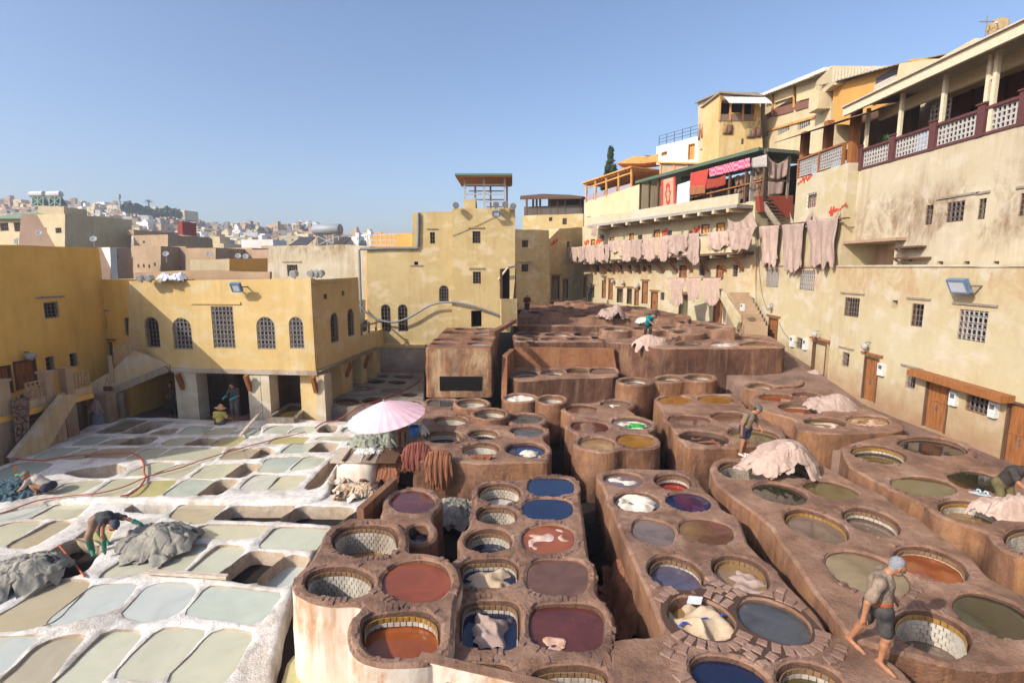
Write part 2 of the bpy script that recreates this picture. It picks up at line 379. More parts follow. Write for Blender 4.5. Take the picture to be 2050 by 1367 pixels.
M['hide_gr'] = hide_mat('wet_greenish_hide', (.30,.31,.24), (.19,.20,.16), (.07,.08,.07))
M['hide_w'] = hide_mat('pale_soaked_hide', (.62,.56,.47), (.50,.42,.33), (.30,.20,.13))
M['hide_be'] = hide_mat('beige_soaked_hide', (.52,.40,.27), (.42,.30,.19), (.24,.15,.08))
LQ = dict(blue=(.007,.015,.052), navy=(.009,.013,.036), brown=(.125,.058,.034), taupe=(.155,.105,.075), red=(.22,.016,.008),
    orange=(.25,.062,.014), rust=(.23,.055,.018), maroon=(.095,.026,.018), amber=(.27,.12,.018), olive=(.085,.06,.02), green=(.03,.027,.014),
    beige=(.21,.155,.09), dark=(.03,.022,.02), grey=(.075,.07,.066), mauve=(.15,.095,.10), purple=(.10,.08,.115), white=(.45,.42,.38), tan=(.26,.15,.06),
    lime=(.50,.48,.34), limeg=(.46,.49,.39), limeb=(.47,.485,.42), limey=(.47,.42,.19), limeo=(.42,.355,.235), limed=(.22,.20,.14), limet=(.38,.43,.37))
def liq(k): return liquid(LQ[k], {'purple': 1., 'white': .6, 'grey': .4, 'dark': .5}.get(k, .15))
# ================================================================ ground and terrain
def hill_e(u): return -.013+np.interp(u, [-600,0,120,250,340,440,520,610,740,1000,1300,2600], [.135,.118,.122,.112,.098,.076,.077,.079,.060,.05,.05,.06])
def hill_z(x, y):
    r = np.maximum(y, 8.); u = 1025+1050*x/r
    t = np.clip((y-45)/330, 0, 1); t = t**.8
    e = -0.075+(hill_e(u)+.075)*t
    z = CAMZ+y*e
    far = np.clip((y-430)/900, 0, 1); z = np.where(y > 430, CAMZ+430*hill_e(u)*(1-.5*far), z)
    base = -1.7
    k = np.clip((y-30)/22, 0, 1); k = k*k*(3-2*k)
    return base*(1-k)+np.maximum(z, base)*k
xs = np.r_[-880,-740,np.linspace(-600,-80,60),np.linspace(-76,80,40),np.linspace(110,600,12),740,880]
ys = np.r_[-55,-30,np.linspace(0,60,16),np.linspace(66,440,70),500,580,640,685]
gx, gy = np.meshgrid(xs, ys, indexing='ij'); gz = hill_z(gx, gy)+np.where(gy > 70, vnoise(np.c_[gx.ravel()*.05, gy.ravel()*.05]).reshape(gx.shape)*1.2, 0)
nY = len(ys); fs = [(i*nY+j, (i+1)*nY+j, (i+1)*nY+j+1, i*nY+j+1) for i in range(len(xs)-1) for j in range(nY-1)]
n = NB('hill_soil'); hcol = n.ramp(n.noise(.06, 8, .7), [(.35, (.19,.14,.09)), (.5, (.12,.105,.06)), (.62, (.07,.08,.04))])
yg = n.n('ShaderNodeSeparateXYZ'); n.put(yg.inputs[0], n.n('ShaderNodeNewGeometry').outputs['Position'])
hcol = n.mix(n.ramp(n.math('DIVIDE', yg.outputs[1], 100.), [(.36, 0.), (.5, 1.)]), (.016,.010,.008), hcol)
n.bump(n.noise(3, 6, .7), .6, .05); n.fin(hcol, .9)
struct(mk('ground', np.c_[gx.ravel(), gy.ravel(), gz.ravel()], fs, n.m, smooth=True))

def lane_z(y): return float(np.interp(y, [0,10,14.8,22,25,30,33,46,60], [-.6,-.45,-.25,-.2,.42,1.2,1.7,2.85,3.0]))
mb = MB(); rows = []
for y in np.linspace(4, 36, 33):
    rows.append([(x, y, lane_z(y)+.03*math.sin(3*x+y)-(2.2 if k == 0 else 0)) for k, x in enumerate((10.55, 10.6, 12, 13.5, 15.9))])
mb.sheet(rows); o = mb.obj('lane', M['lane'], smooth=True); struct(o)

# ================================================================ vat blocks
def ell(cx, cy, rx, ry, rot, n, z, k=30):
    t = np.linspace(0, 2*math.pi, k, endpoint=False); c, s = np.cos(t), np.sin(t)
    e = 2/n; x = np.sign(c)*np.abs(c)**e*rx; y = np.sign(s)*np.abs(s)**e*ry
    a = R(rot); u = cx+x*math.cos(a)-y*math.sin(a); v = cy+x*math.sin(a)+y*math.cos(a)
    p = np.array([G(a_, b_, z)[:2] for a_, b_ in zip(u, v)])
    p = p*(1+.012*vnoise(p, 2.3)[:,None]-.0) if False else p
    c0 = p.mean(0); p = c0+(p-c0)*(1+.035*vnoise(p, 1.9)+.022*vnoise(p, 7, 2))[:,None]
    return p if area2(p) > 0 else p[::-1]
def outline_of(holes, rim, k, poly, z, step=.13, h=.09):
    allp = np.vstack(holes+([poly] if poly is not None else [])); lo = allp.min(0)-rim-.5; hi = allp.max(0)+rim+.5
    if max(hi-lo) > 16: h = .16
    X = np.arange(lo[0], hi[0], h); Y = np.arange(lo[1], hi[1], h); gx, gy = np.meshgrid(X, Y, indexing='ij'); P_ = np.c_[gx.ravel(), gy.ravel()]
    S = np.zeros(len(P_))
    for hp in holes:
        near = (P_[:,0] > hp[:,0].min()-1.6) & (P_[:,0] < hp[:,0].max()+1.6) & (P_[:,1] > hp[:,1].min()-1.6) & (P_[:,1] < hp[:,1].max()+1.6)
        q = P_[near]; d = pdist(q, hp); d[pip(q, hp)] *= -1
        S[near] += np.exp(-np.clip(d-rim, -2, 4)/k)
    S = -k*np.log(S+1e-20)
    if poly is not None:
        d = pdist(P_, poly); d[pip(P_, poly)] *= -1; S = np.minimum(S, d)
    S = S.reshape(gx.shape); S[0,:] = S[-1,:] = 1; S[:,0] = S[:,-1] = 1
    lps = contour(X, Y, S); lp = max(lps, key=lambda l: abs(area2(l)))
    for h_ in holes:
        if not pip(h_, np.array(lp)).all(): print('OUTSIDE', h_.mean(0))
    lp = np.array(lp); lp = lp if area2(lp) > 0 else lp[::-1]
    lp = resample(chaikin(resample(lp, step*1.4), 1), step); return lp
def block_mesh(outline, holes, z, zbot, lip=.04, noise=.02, grid=.15, edge=.06, tilt=None):
    lo, hi = outline.min(0), outline.max(0)
    gx, gy = np.meshgrid(np.arange(lo[0], hi[0], grid), np.arange(lo[1], hi[1], grid)); pts = np.c_[gx.ravel(), gy.ravel()]
    pts = pts+rng.uniform(-.35, .35, pts.shape)*grid
    ins = offset(outline, -edge); rings = [offset(h, .055) for h in holes]
    cand = np.vstack([pts]+rings+[ins]); own = np.r_[np.zeros(len(pts)), np.ones(sum(map(len, rings))), np.full(len(ins), 2)]
    ok = pip(cand, outline) & (pdist(cand, outline) > edge*.55)
    for h in holes: ok &= ~pip(cand, h)
    for h in holes:
        m = ok & (np.abs(cand-h.mean(0)).max(1) < 3); d = pdist(cand[m], h); idx = np.nonzero(m)[0]
        ok[idx[(d < .035) | ((own[idx] == 0) & (d < .1))]] = False
    W, T = fill2d(outline, holes, cand[ok])
    zz = np.full(len(W), z)+vnoise(W, 1.3)*noise*1.4+vnoise(W, 4.5, 1)*noise
    d = pdist(W, outline); zz -= np.clip(1-d/edge, 0, 1)**2*.05
    for h in holes:
        m = np.abs(W-h.mean(0)).max(1) < 3; dd = pdist(W[m], h); zz[m] -= np.clip(1-dd/.05, 0, 1)**2*lip
    V = np.c_[W, zz].tolist(); Fs = [tuple(t) for t in T]; fm = [0]*len(Fs)
    zt = {}
    for i, w in enumerate(W): zt[(round(w[0], 4), round(w[1], 4))] = i
    key = lambda p: zt.get((round(float(p[0]), 4), round(float(p[1]), 4)), int(((W-p)**2).sum(1).argmin()))
    top = [key(p) for p in outline]; nz = 5; prev = top; N = len(outline)
    nrm = offset(outline, 1)-outline
    for k in range(1, nz+1):
        t = k/nz; zc = z-.05+(zbot-z+.05)*t; off = .03*t+.022*vnoise(np.c_[outline, np.full(N, zc)], 1.7)+.02*vnoise(np.c_[outline, np.full(N, zc)], 4)
        P_ = outline+nrm*off[:,None]; b = len(V); V += [(x, y, zc) for x, y in P_]; cur = list(range(b, b+N))
        for i in range(N):
            j = (i+1) % N
            if None in (prev[i], prev[j]): continue
            Fs.append((cur[i], cur[j], prev[j], prev[i])); fm.append(1)
        prev = cur
    hz = []
    for h in holes: hz.append([V[key(p)][2] if key(p) is not None else z-lip for p in h])
    return V, Fs, fm, hz
TILE = None
def tile_mesh(m):
    mb = MB(); a, b, d = .5, .5, 1.
    mb.add([(-a,0,-b),(a,0,-b),(a,0,b),(-a,0,b),(-a*.9,d,-b*.9),(a*.9,d,-b*.9),(a*.9,d,b*.9),(-a*.9,d,b*.9)], [(4,5,6,7),(0,1,5,4),(1,2,6,5),(2,3,7,6),(3,0,4,7)])
    me = bpy.data.meshes.new('tile'); me.from_pydata(mb.v, [], mb.f); me.materials.append(m); return me
TM = {'w': tile_mesh(M['tile']), 'y': tile_mesh(M['tile_y']), 'o': tile_mesh(M['tile_o'])}
DYE = dict(blue='deep blue', navy='blue-black', brown='brown', taupe='murky taupe', red='bright red', orange='orange', rust='rust-red', maroon='dark red', amber='amber',
    olive='olive', green='dark green', beige='beige', dark='black', grey='grey', mauve='mauve', purple='purple foaming', white='whitish', tan='tan')
def vat(parent, h, hz, z, col, depth, tile, zin=None, mat_in=None, name='vat', tiles_single=False, lab=True, tw=.10, th=.078):
    """lining, tiles and liquid of one vat whose rim is the ring h"""
    N = len(h); c0 = h.mean(0); zl = z-depth; zb = zl-.25
    inn = offset(h, -.02)
    V = [(x, y, q) for (x, y), q in zip(h, hz)]; Fs = []; prev = list(range(N))
    for zc, P_ in ((z-.09, inn), ((z+zb)/2, offset(h, -.035)), (zb, offset(h, -.07))):
        b = len(V); V += [(x, y, zc) for x, y in P_]; cur = list(range(b, b+N))
        Fs += [(prev[i], prev[(i+1)%N], cur[(i+1)%N], cur[i]) for i in range(N)]; prev = cur
    Fs.append(tuple(prev))
    v = mk(name, V, Fs, mat_in or M['lining'], parent, smooth=True)
    if lab and col in DYE: v['label'] = 'round vat of %s liquid' % DYE[col] if not tile else 'tiled vat of %s liquid' % DYE[col]
    lq = offset(h, -.012)
    mk('liquid', [(x, y, zl) for x, y in lq], [tuple(range(N))], liq(col), v)
    if tile:
        ring = offset(h, -.045); q = np.vstack([ring, ring[:1]]); L = np.r_[0, np.cumsum(np.hypot(*np.diff(q, axis=0).T))]
        nt = max(12, int(L[-1]/tw)); z0 = z-.10; rows = max(1, int((z0-.085-(zl-.04))/th)); mb = MB(); cnt = 0; wl = WL[v.name]
        for r_ in range(-1, rows):
            yel = r_ < 0; zt = z0 if yel else z0-.088-th*r_; zbm = zt-(.08 if yel else th*.93)
            off = .5*(r_ % 2)
            for k in range(nt):
                s0, s1 = (k+off)/nt*L[-1], (k+off+.93)/nt*L[-1]; s0 %= L[-1]; s1 %= L[-1]
                a = np.array([np.interp(s0, L, q[:,0]), np.interp(s0, L, q[:,1])]); b = np.array([np.interp(s1, L, q[:,0]), np.interp(s1, L, q[:,1])])
                t = b-a; ln = math.hypot(*t)
                if ln < 1e-4 or ln > tw*2: continue
                t /= ln; nn = np.array([-t[1], t[0]]); mid = (a+b)/2
                if nn.dot(-mid) < -.05*math.hypot(*mid): continue       # the near half of the wall faces away
                dz = .014+.004*rng.random()
                if tiles_single and cnt < 295:
                    o = bpy.data.objects.new('tile', TM[('y' if tile > 1 else 'o') if yel else 'w']); COL.objects.link(o); o.parent = v
                    mt = Matrix(((t[0]*ln, nn[0]*dz, 0, mid[0]-wl.x), (t[1]*ln, nn[1]*dz, 0, mid[1]-wl.y), (0, 0, zt-zbm, (zt+zbm)/2-wl.z), (0,0,0,1)))
                    o.matrix_local = mt; cnt += 1
                else:
                    A = np.r_[a, zt]; vs = []
                    for p_, zz, dd in ((a,zbm,0),(b,zbm,0),(b,zt,0),(a,zt,0),(a+t*ln*.06,zbm+.004,dz),(b-t*ln*.06,zbm+.004,dz),(b-t*ln*.06,zt-.004,dz),(a+t*ln*.06,zt-.004,dz)):
                        vs.append((p_[0]+nn[0]*dd, p_[1]+nn[1]*dd, zz))
                    mb.add(vs, [(4,5,6,7),(0,1,5,4),(1,2,6,5),(2,3,7,6),(3,0,4,7)], (1 if tile > 1 else 2) if yel else 0)
        if mb.v: mb.obj('tile_lining', [M['tile'], M['tile_y'], M['tile_o']], v, kind='stuff')
    return v
HOLES = {}
def vat_block(key, label, z, zbot, holes, rim=.2, k=.16, poly=None, mat_top='brown', mat_side='brown', noise=.022, single=(), group=None):
    hp = [ell(*h[:6], z) for h in holes]
    for _ in range(8):
        for i in range(len(hp)):
            for j in range(i):
                if np.hypot(*(hp[i].mean(0)-hp[j].mean(0))) < 4 and (pdist(hp[i], hp[j]).min() < .10 or pip(hp[i], hp[j]).any()):
                    for q in (i, j): c_ = hp[q].mean(0); hp[q] = c_+(hp[q]-c_)*.965
    pp = None if poly is None else np.array([G(a, b, z)[:2] for a, b in poly])
    ol = outline_of(hp, rim, k, pp, z)
    V, Fs, fm, hz = block_mesh(ol, hp, z, zbot, noise=noise)
    c = ol.mean(0); t = thing('vat_block', label, 'dye vats', (c[0], c[1], zbot), group)
    mk('masonry', V, Fs, [M[mat_top], M[mat_side]], t, fm)
    for i, (h, p_, q) in enumerate(zip(holes, hp, hz)):
        vat(t, p_, q, z, h[6], h[7], h[8], tiles_single=i in single)
    HOLES[key] = (t, hp, z, ol); return t
# hole: cx, cy, rx, ry, rotation, squareness, dye, depth of the surface, tiled
vat_block('A', 'white-sided vat block with rust orange dyes beside the lime pits', .25, -1.7, [
    (733,1080,67,33,0,2.3,'tan',.62,1), (680,1162,74,33,0,2.2,'dark',.75,1), (835,1161,75,46,0,2.2,'rust',.08,0), (802,1266,80,47,0,3,'orange',.28,2)],
    .2, .12, [(583,1186),(612,1150),(655,1056),(700,1034),(760,1036),(800,1045),(790,1120),(905,1130),(915,1190),(905,1270),(880,1316),(800,1316),(740,1325),(706,1306),(697,1275),(722,1225),(740,1192)], 'brown', 'lime_side')
vat_block('A5', 'low vat block with a walled purple-brown vat in front of the hide-draped drums', -.1, -1.7, [
    (826,1003,45,24,0,2,'maroon',.06,0), (838,1066,20,17,0,2.2,'navy',.2,0)], .2, .15, [(775,1000),(800,985),(875,1000),(870,1030),(850,1090),(800,1090),(760,1030)])
vat_block('B', 'two-column vat block with deep blue and brown dyes along the dark gutter', 0, -1.7, [
    (1000,985,45,21,0,2,'white',.45,1), (1103,972,46,19,0,2.8,'blue',.05,0), (1097,1017,52,22,0,2.6,'blue',.05,0), (995,1029,43,20,0,2.2,'taupe',.5,1),
    (978,1081,47,24,0,2.1,'navy',.34,1), (1097,1077,52,30,0,2.2,'orange',.06,0), (980,1144,59,30,0,3,'navy',.25,1), (1116,1153,62,37,2,3.2,'brown',.06,0),
    (981,1245,62,49,0,4,'navy',.24,1), (1135,1252,77,49,4,3.2,'maroon',.10,0), (972,1362,56,38,0,4,'navy',.22,0), (1140,1374,84,48,0,3,'olive',.95,1)],
    .17, .12, [(960,965),(1150,950),(1165,1010),(1178,1110),(1196,1190),(1225,1275),(1240,1420),(905,1420),(905,1300),(905,1200),(925,1110)], mat_side='brown_b', single=(11,))
vat_block('C', 'cobble-topped vat block with two grey and purple vats beside the walking man', 0, -1.7, [
    (1248,959,40,15,4,2,'mauve',.10,0), (1348,963,38,17,6,2,'red',.30,1), (1275,1003,48,20,5,2,'grey',.10,0), (1378,1003,46,19,6,2,'blue',.05,0),
    (1308,1064,52,29,14,2.6,'taupe',.05,0), (1416,1063,67,29,9,2.3,'brown',.05,0), (1353,1145,60,32,16,2.1,'purple',.22,1), (1484,1146,64,33,20,2.1,'tan',.18,1),
    (1404,1237,76,40,22,2.3,'tan',.22,0), (1548,1243,86,40,22,2.3,'grey',.07,0), (1460,1352,84,42,16,2.2,'navy',.10,0), (1622,1360,75,38,16,2.1,'olive',.25,1)],
    .2, .13, [(1195,945),(1240,936),(1370,940),(1410,975),(1430,1010),(1480,1035),(1497,1085),(1560,1150),(1640,1230),(1660,1272),(1700,1270),(1800,1330),(1880,1420),(1215,1420),(1222,1275),(1330,1270),(1290,1170),(1240,1060)], mat_side='brown_b', noise=.003)
vat_block('D', 'long vat block with the white-tiled empty vat and orange vat', .05, -1.7, [
    (1490,940,53,18,6,2.1,'beige',.62,1), (1592,937,50,17,20,2.1,'tan',.35,2), (1561,987,56,20,12,2,'green',.08,0), (1664,980,63,19,10,2,'olive',.06,0),
    (1636,1052,70,27,18,2.1,'taupe',.16,2), (1745,1043,62,22,18,2.2,'taupe',.30,1), (1738,1147,94,36,20,2.1,'beige',.06,0), (1863,1127,83,31,17,2.1,'orange',.20,1),
    (1868,1266,100,50,20,2.2,'taupe',.58,2), (1988,1230,102,44,20,2.2,'green',.07,0)],
    .2, .13, [(1420,935),(1440,918),(1560,905),(1640,925),(1690,955),(1760,985),(1840,1040),(1950,1120),(1990,1165),(2090,1210),(2150,1330),(1990,1340),(1880,1330),(1700,1275),(1600,1140),(1540,1050),(1430,965)], mat_side='brown_b', single=(8,))
vat_block('E', 'vat block along the right wall with a dark wet side and olive vats', .2, -1.7, [
    (1760,908,58,17,8,2,'olive',.30,2), (1866,893,71,18,7,2,'dark',.12,1), (1850,972,68,18,7,2,'olive',.06,0), (1958,962,62,19,10,2,'green',.06,0),
    (1940,1022,64,22,10,2,'tan',.34,2), (2064,1080,56,27,6,2,'beige',.8,1)],
    .2, .16, [(1682,895),(1700,885),(1800,868),(1940,885),(1950,915),(2040,950),(2110,1000),(2130,1120),(2000,1075),(1975,1060),(1870,1020),(1700,935)], mat_side='brown_b')
vat_block('F', 'squared vat block with orange vats and soaking hides below the plank door', .3, -1.6, [
    (1554,795,38,8.5,3,2,'orange',.10,0), (1612,790,28,7,3,2,'brown',.12,0), (1601,817,43,11,5,2,'orange',.22,1), (1652,845,47,11.5,4,2.1,'olive',.12,0), (1738,841,49,12,4,2.1,'tan',.10,0)],
    .18, .15, [(1500,800),(1530,780),(1610,775),(1680,790),(1725,815),(1805,842),(1812,856),(1790,864),(1645,868),(1596,862),(1590,838),(1512,818)], 'brown', 'brown_b')
vat_block('G', 'vat block with two round amber vats behind the man in shorts', .05, -1.6, [
    (1353,800,34,9,0,2,'amber',.06,0), (1433,799,36,9,2,2,'amber',.06,0), (1380,840,44,10.5,4,2.4,'brown',.08,0), (1460,834,40,11,4,2,'brown',.10,0),
    (1410,876,50,12.5,6,2.1,'dark',.16,0), (1508,869,53,13,7,2.1,'olive',.14,1)],
    .2, .15, [(1315,803),(1325,790),(1470,787),(1500,820),(1570,860),(1575,885),(1480,895),(1375,895),(1340,850)], 'brown', 'brown_b')
vat_block('H', 'six-vat block with two amber vats in front between dark gutters', 0, -1.7, [
    (1165,818,32,8.5,0,2,'maroon',.08,0), (1232,808,31,8.5,0,2,'taupe',.10,0), (1181,853,38,11.5,2,2.3,'maroon',.06,0), (1264,847,40,12,4,2.1,'grey',.08,0),
    (1195,887,40,14,4,2.2,'tan',.12,1), (1273,881,41,14.5,4,2.2,'amber',.06,0)], .2, .13, [(1140,818),(1165,806),(1240,803),(1290,845),(1310,885),(1200,893),(1160,885)], 'brown', 'brown_b')
vat_block('I', 'vat block under the pink parasol with white-tiled drums and a blue vat', 0, -1.7, [
    (884,806,28,8,0,3,'grey',.07,0), (903,841,33,10.5,0,2,'tan',.38,1),
    (887,873,37,13,0,2,'dark',.35,1), (968,869,30,10.5,0,2,'navy',.30,1), (963,898,37,14,0,2,'white',.45,1), (1053,899,41,15.5,0,2,'blue',.12,0),
    (1056,862,34,10.5,0,2,'grey',.10,0), (1054,837,32,10,0,2.3,'grey',.12,0), (868,908,26,9,0,2.2,'olive',.12,0)],
    .2, .14, [(826,922),(840,860),(852,800),(1000,850),(1080,850),(1100,905),(1098,925),(960,926)], 'brown', 'brown_b')
for nm, lab, h in (('I2', 'round raised vat drum lined with white tile below the stained box', (945,806,30,8.5,0,2,'white',.34,1)), ('I3', 'freestanding round vat drum with white tiles and murky bottom', (981,827,31,10,0,2,'beige',.36,1)),
                   ('I12', 'white tiled round drum right of the cloth-filled drum', (1103,799,26,8,0,2,'white',.36,1)), ('I11', 'round vat drum filled with white cloths beside the parapet wall', (1042,796,30,8,0,2,'white',.08,0))):
    vat_block(nm, lab, .22, -1.4, [h], .17, .1, None, 'brown', 'brown_b')
vat_block('J', 'raised vat row with four pale vats under a rust parapet wall', .55, -1.4, [
    (1054,748,24,6.5,0,2,'white',.3,1), (1107,745,25,6.5,0,2,'white',.3,1), (1156,741,22,6,0,2.6,'olive',.15,0), (1207,742,26,7,0,3,'taupe',.1,0)],
    .18, .12, [(1018,735),(1230,735),(1238,752),(1228,755),(1110,757),(1040,762),(1018,755)], 'brown', 'brown_drip')
vat_block('K', 'scalloped vat row with three white and yellow tiled drums under the high wall', .65, -1.5, [
    (1270,762,26,7.5,0,2,'white',.3,1), (1340,757,27,7.5,0,2,'white',.3,1), (1398,755,32,8,0,2,'beige',.25,1)], .24, .14, None, 'brown', 'brown_b')
vat_block('S', 'two joined low drums of pale hides at the foot of the high wall', .35, -1.4, [(1566,761,34,8,2,2,'white',.12,0), (1523,773,25,6.5,2,2,'beige',.3,1)], .22, .2, None, 'brown', 'brown_b')
vat_block('L', 'tall vat terrace where the man in teal works above a drip-stained wall', 1.8, -.6, [
    (1378,688,28,5.5,0,2,'grey',.14,1), (1448,689,29,5.5,0,2,'white',.07,0), (1516,689,37,6,0,2,'tan',.12,1), (1490,677,30,4.5,0,2,'white',.2,1), (1460,669,26,3.6,0,2,'beige',.25,1),
    (1237,673,30,5.5,0,2,'purple',.08,0)],
    .25, .2, [(1212,683),(1212,670),(1260,664),(1420,664),(1500,664),(1548,676),(1572,690),(1570,695),(1330,698),(1285,690)], 'brown', 'brown_drip')
vat_block('L2', 'rounded upper vat cluster behind the man in teal', 2.15, .6, [
    (1375,664,27,4.6,0,2,'white',.22,1), (1351,655,27,4,0,2,'beige',.22,1), (1295,657,27,4,0,2,'beige',.25,1), (1234,658,24,4,0,2,'beige',.3,1)], .3, .2)
vat_block('L3', 'upper vat cluster beside the staircase wall', 2.3, .6, [
    (1382,645,25,3.4,0,2,'brown',.2,0), (1437,655,30,4,0,2,'white',.2,1), (1410,650,24,3,0,2,'brown',.2,0)], .3, .25, [(1360,650),(1370,641),(1440,648),(1475,660),(1380,658)])
vat_block('M2', 'seven-vat terrace row above the rust parapet', 1.6, -.4, [
    (1059,669,25,4.6,0,2,'taupe',.3,1), (1117,669,26,4.6,0,2,'taupe',.35,1), (1171,668,22,4,0,2,'dark',.3,0), (1209,675,25,4.4,0,2,'grey',.2,0),
    (1057,679,22,3.8,0,2,'tan',.3,1), (1106,678,23,3.8,0,2,'beige',.3,1), (1158,677,24,4,0,2,'grey',.2,0)],
    .25, .2, [(1030,684),(1034,660),(1200,660),(1238,674),(1225,684)], 'brown', 'brown_drip')
vat_block('N', 'higher vat terrace row behind the seven-vat row', 2.0, 0, [
    (1059,640,22,2.7,0,2,'dark',.15,0), (1110,639,24,2.7,0,2,'rust',.2,0), (1158,639,22,2.7,0,2,'rust',.2,0), (1062,646.5,24,3,0,2,'taupe',.25,1), (1116,646,22,3,0,2,'taupe',.25,1),
    (1167,645.5,22,3,0,2,'brown',.2,0), (1215,645,20,3,0,2,'rust',.2,0)], .3, .25, [(1030,652),(1032,636),(1340,639),(1372,648),(1250,652)], 'brown', 'brown_drip')
# far terrace: rows of low vats running back to the doors
po = np.array([G(a, b, 2.45)[:2] for a, b in [(1034,634),(1385,638),(1382,632),(1330,622),(1200,606),(1120,601),(1060,603)]])
hs = []; y = po[:,1].min()+1.0; r_ = 0
while y < po[:,1].max()-.6:
    x = -2+.95*(r_ % 2)
    while x < 18:
        q = offset(po, -.9) if area2(po) > 0 else offset(po[::-1], -.9)
        if pip(np.array([[x, y]]), q)[0]: hs.append((x+rng.uniform(-.12,.12), y+rng.uniform(-.1,.1), rng.uniform(.62,.78)))
        x += 1.95
    y += 1.75; r_ += 1
tt = np.linspace(0, 2*math.pi, 20, endpoint=False)
hp = [np.c_[x+r0*np.cos(tt), y+r0*np.sin(tt)] for x, y, r0 in hs]
ol = resample(po if area2(po) > 0 else po[::-1], .5)
V, Fs, fm, hz = block_mesh(ol, hp, 2.45, .5, noise=.05, grid=.45)
t = thing('vat_block', 'broad far terrace of crowded brown vats reaching back to the doors', 'dye vats', (ol[:,0].mean(), ol[:,1].mean(), .5))
mk('masonry', V, Fs, [M['brown_b'], M['brown']], t, fm)
for h, q in zip(hp, hz): vat(t, h, q, 2.45, random.choice(['brown','dark','taupe','rust','dark','maroon','grey']), rng.uniform(.12,.4), 0)
# raised rims standing on the far terrace
for x, y, r0 in [hs[i] for i in range(0, len(hs), 3)]:
    a = np.c_[x+(r0+.28)*np.cos(tt), y+(r0+.28)*np.sin(tt)]; b = np.c_[x+(r0+.02)*np.cos(tt), y+(r0+.02)*np.sin(tt)]; N = len(tt)
    zt = 2.62+rng.uniform(-.04,.1)
    V = [(p[0], p[1], 2.40) for p in a]+[(p[0], p[1], zt) for p in offset(a,-.04)]+[(p[0], p[1], zt) for p in b]+[(p[0], p[1], 2.38) for p in b]
    mk('rim', V, [(k*N+i, k*N+(i+1)%N, (k+1)*N+(i+1)%N, (k+1)*N+i) for k in range(3) for i in range(N)], M['brown'], t)
vat_block('B0', 'tall drip-stained box of ten small vats against the tower', 2.08, -.2, [
    (931,658.5,21,2.6,0,2,'tan',.15,0), (975,658.5,20,2.6,0,2,'white',.1,0), (913,665,27,3.2,0,2.2,'olive',.12,0), (972,666.5,22,3.2,0,2,'white',.12,0), (896,679,26,4,0,2.2,'mauve',.12,0),
    (966,679,22,4,0,2,'grey',.1,0), (890,688,26,3.4,0,2.2,'purple',.12,0), (960,688,23,3.4,0,2,'white',.1,0)],
    .12, .1, [(851,697),(984,697),(996,668),(1000,656),(893,656)], 'brown_b', 'streaked')
t = HOLES['B0'][0]; mb = MB(); a, c = G(879,697,2.08), G(964,697,2.08); mb.box((a.x, a.y-.05, .12), (c.x, a.y+.4, .78)); mb.obj('dark_panel', M['void'], t)  # near-black box on the solid face, standing in for a recess's shade
vat_block('Q', 'shaded old grey vat court beside the arcade', -.75, -1.7, [
    (695,803,27,7.5,0,2,'olive',.1,0), (748,801,25,7,0,2,'dark',.15,0), (731,777,20,5,0,2.4,'taupe',.05,0), (820,789,15,4.5,0,2,'taupe',.15,0),
    (758,753,20,3.6,0,2.3,'grey',.1,0), (808,753,20,3.6,0,2.3,'olive',.1,0), (753,763,19,4,0,2.3,'dark',.15,0), (795,764,18,4,0,2.3,'dark',.15,0), (785,781,22,4.5,0,3,'taupe',.05,0), (826,806,16,5,0,2,'beige',.15,0)],
    .2, .2, [(652,812),(690,783),(720,745),(850,745),(850,815)], 'stone_grey', 'stone_grey')

# brick edging round the nearer vats, some stones sunk, some proud
M['edging'] = masonry('worn_brick_edging', (.13,.07,.05), (.26,.152,.11), (.36,.24,.185), None, 0)
def edging(key, prob=.75, wid=(.10,.17), skip=()):
    t, hp, z, ol = HOLES[key]; mb = MB()
    for i, h in enumerate(hp):
        if i in skip: continue
        rg = resample(offset(h, .085), .096); tg = np.roll(rg, -1, 0)-np.roll(rg, 1, 0); ok = pip(rg, ol) & (pdist(rg, ol) > .07)
        for j, q in enumerate(hp):
            if j != i: ok &= pdist(rg, q) > .09
        for p_, t_, k in zip(rg, tg, ok):
            if not k or rng.random() > prob: continue
            t_ = t_/np.hypot(*t_); nn = np.array([t_[1], -t_[0]]); a = rng.uniform(.040,.047); b_ = rng.uniform(*wid)/2; zt = z+rng.normal(.005, .007); c = p_+nn*(b_-.065)
            V = []
            for (sa, sb, zz_) in ((-1,-1,z-.05),(1,-1,z-.05),(1,1,z-.05),(-1,1,z-.05),(-.86,-.9,zt),(.86,-.9,zt),(.86,.9,zt),(-.86,.9,zt)):
                q = c+t_*a*sa+nn*b_*sb; V.append((q[0], q[1], zz_+rng.uniform(-.003,.003)))
            mb.add(V, [(4,5,6,7),(0,1,5,4),(1,2,6,5),(2,3,7,6),(3,0,4,7)])
    if mb.v: mb.obj('brick_edging', M['edging'], t, kind='stuff')
edging('A', .55); edging('A5', .5); edging('B', .7); edging('C', .8, skip=(8,9)); edging('D', .55); edging('E', .4); edging('G', .45); edging('H', .6); edging('I', .5); edging('F', .3)
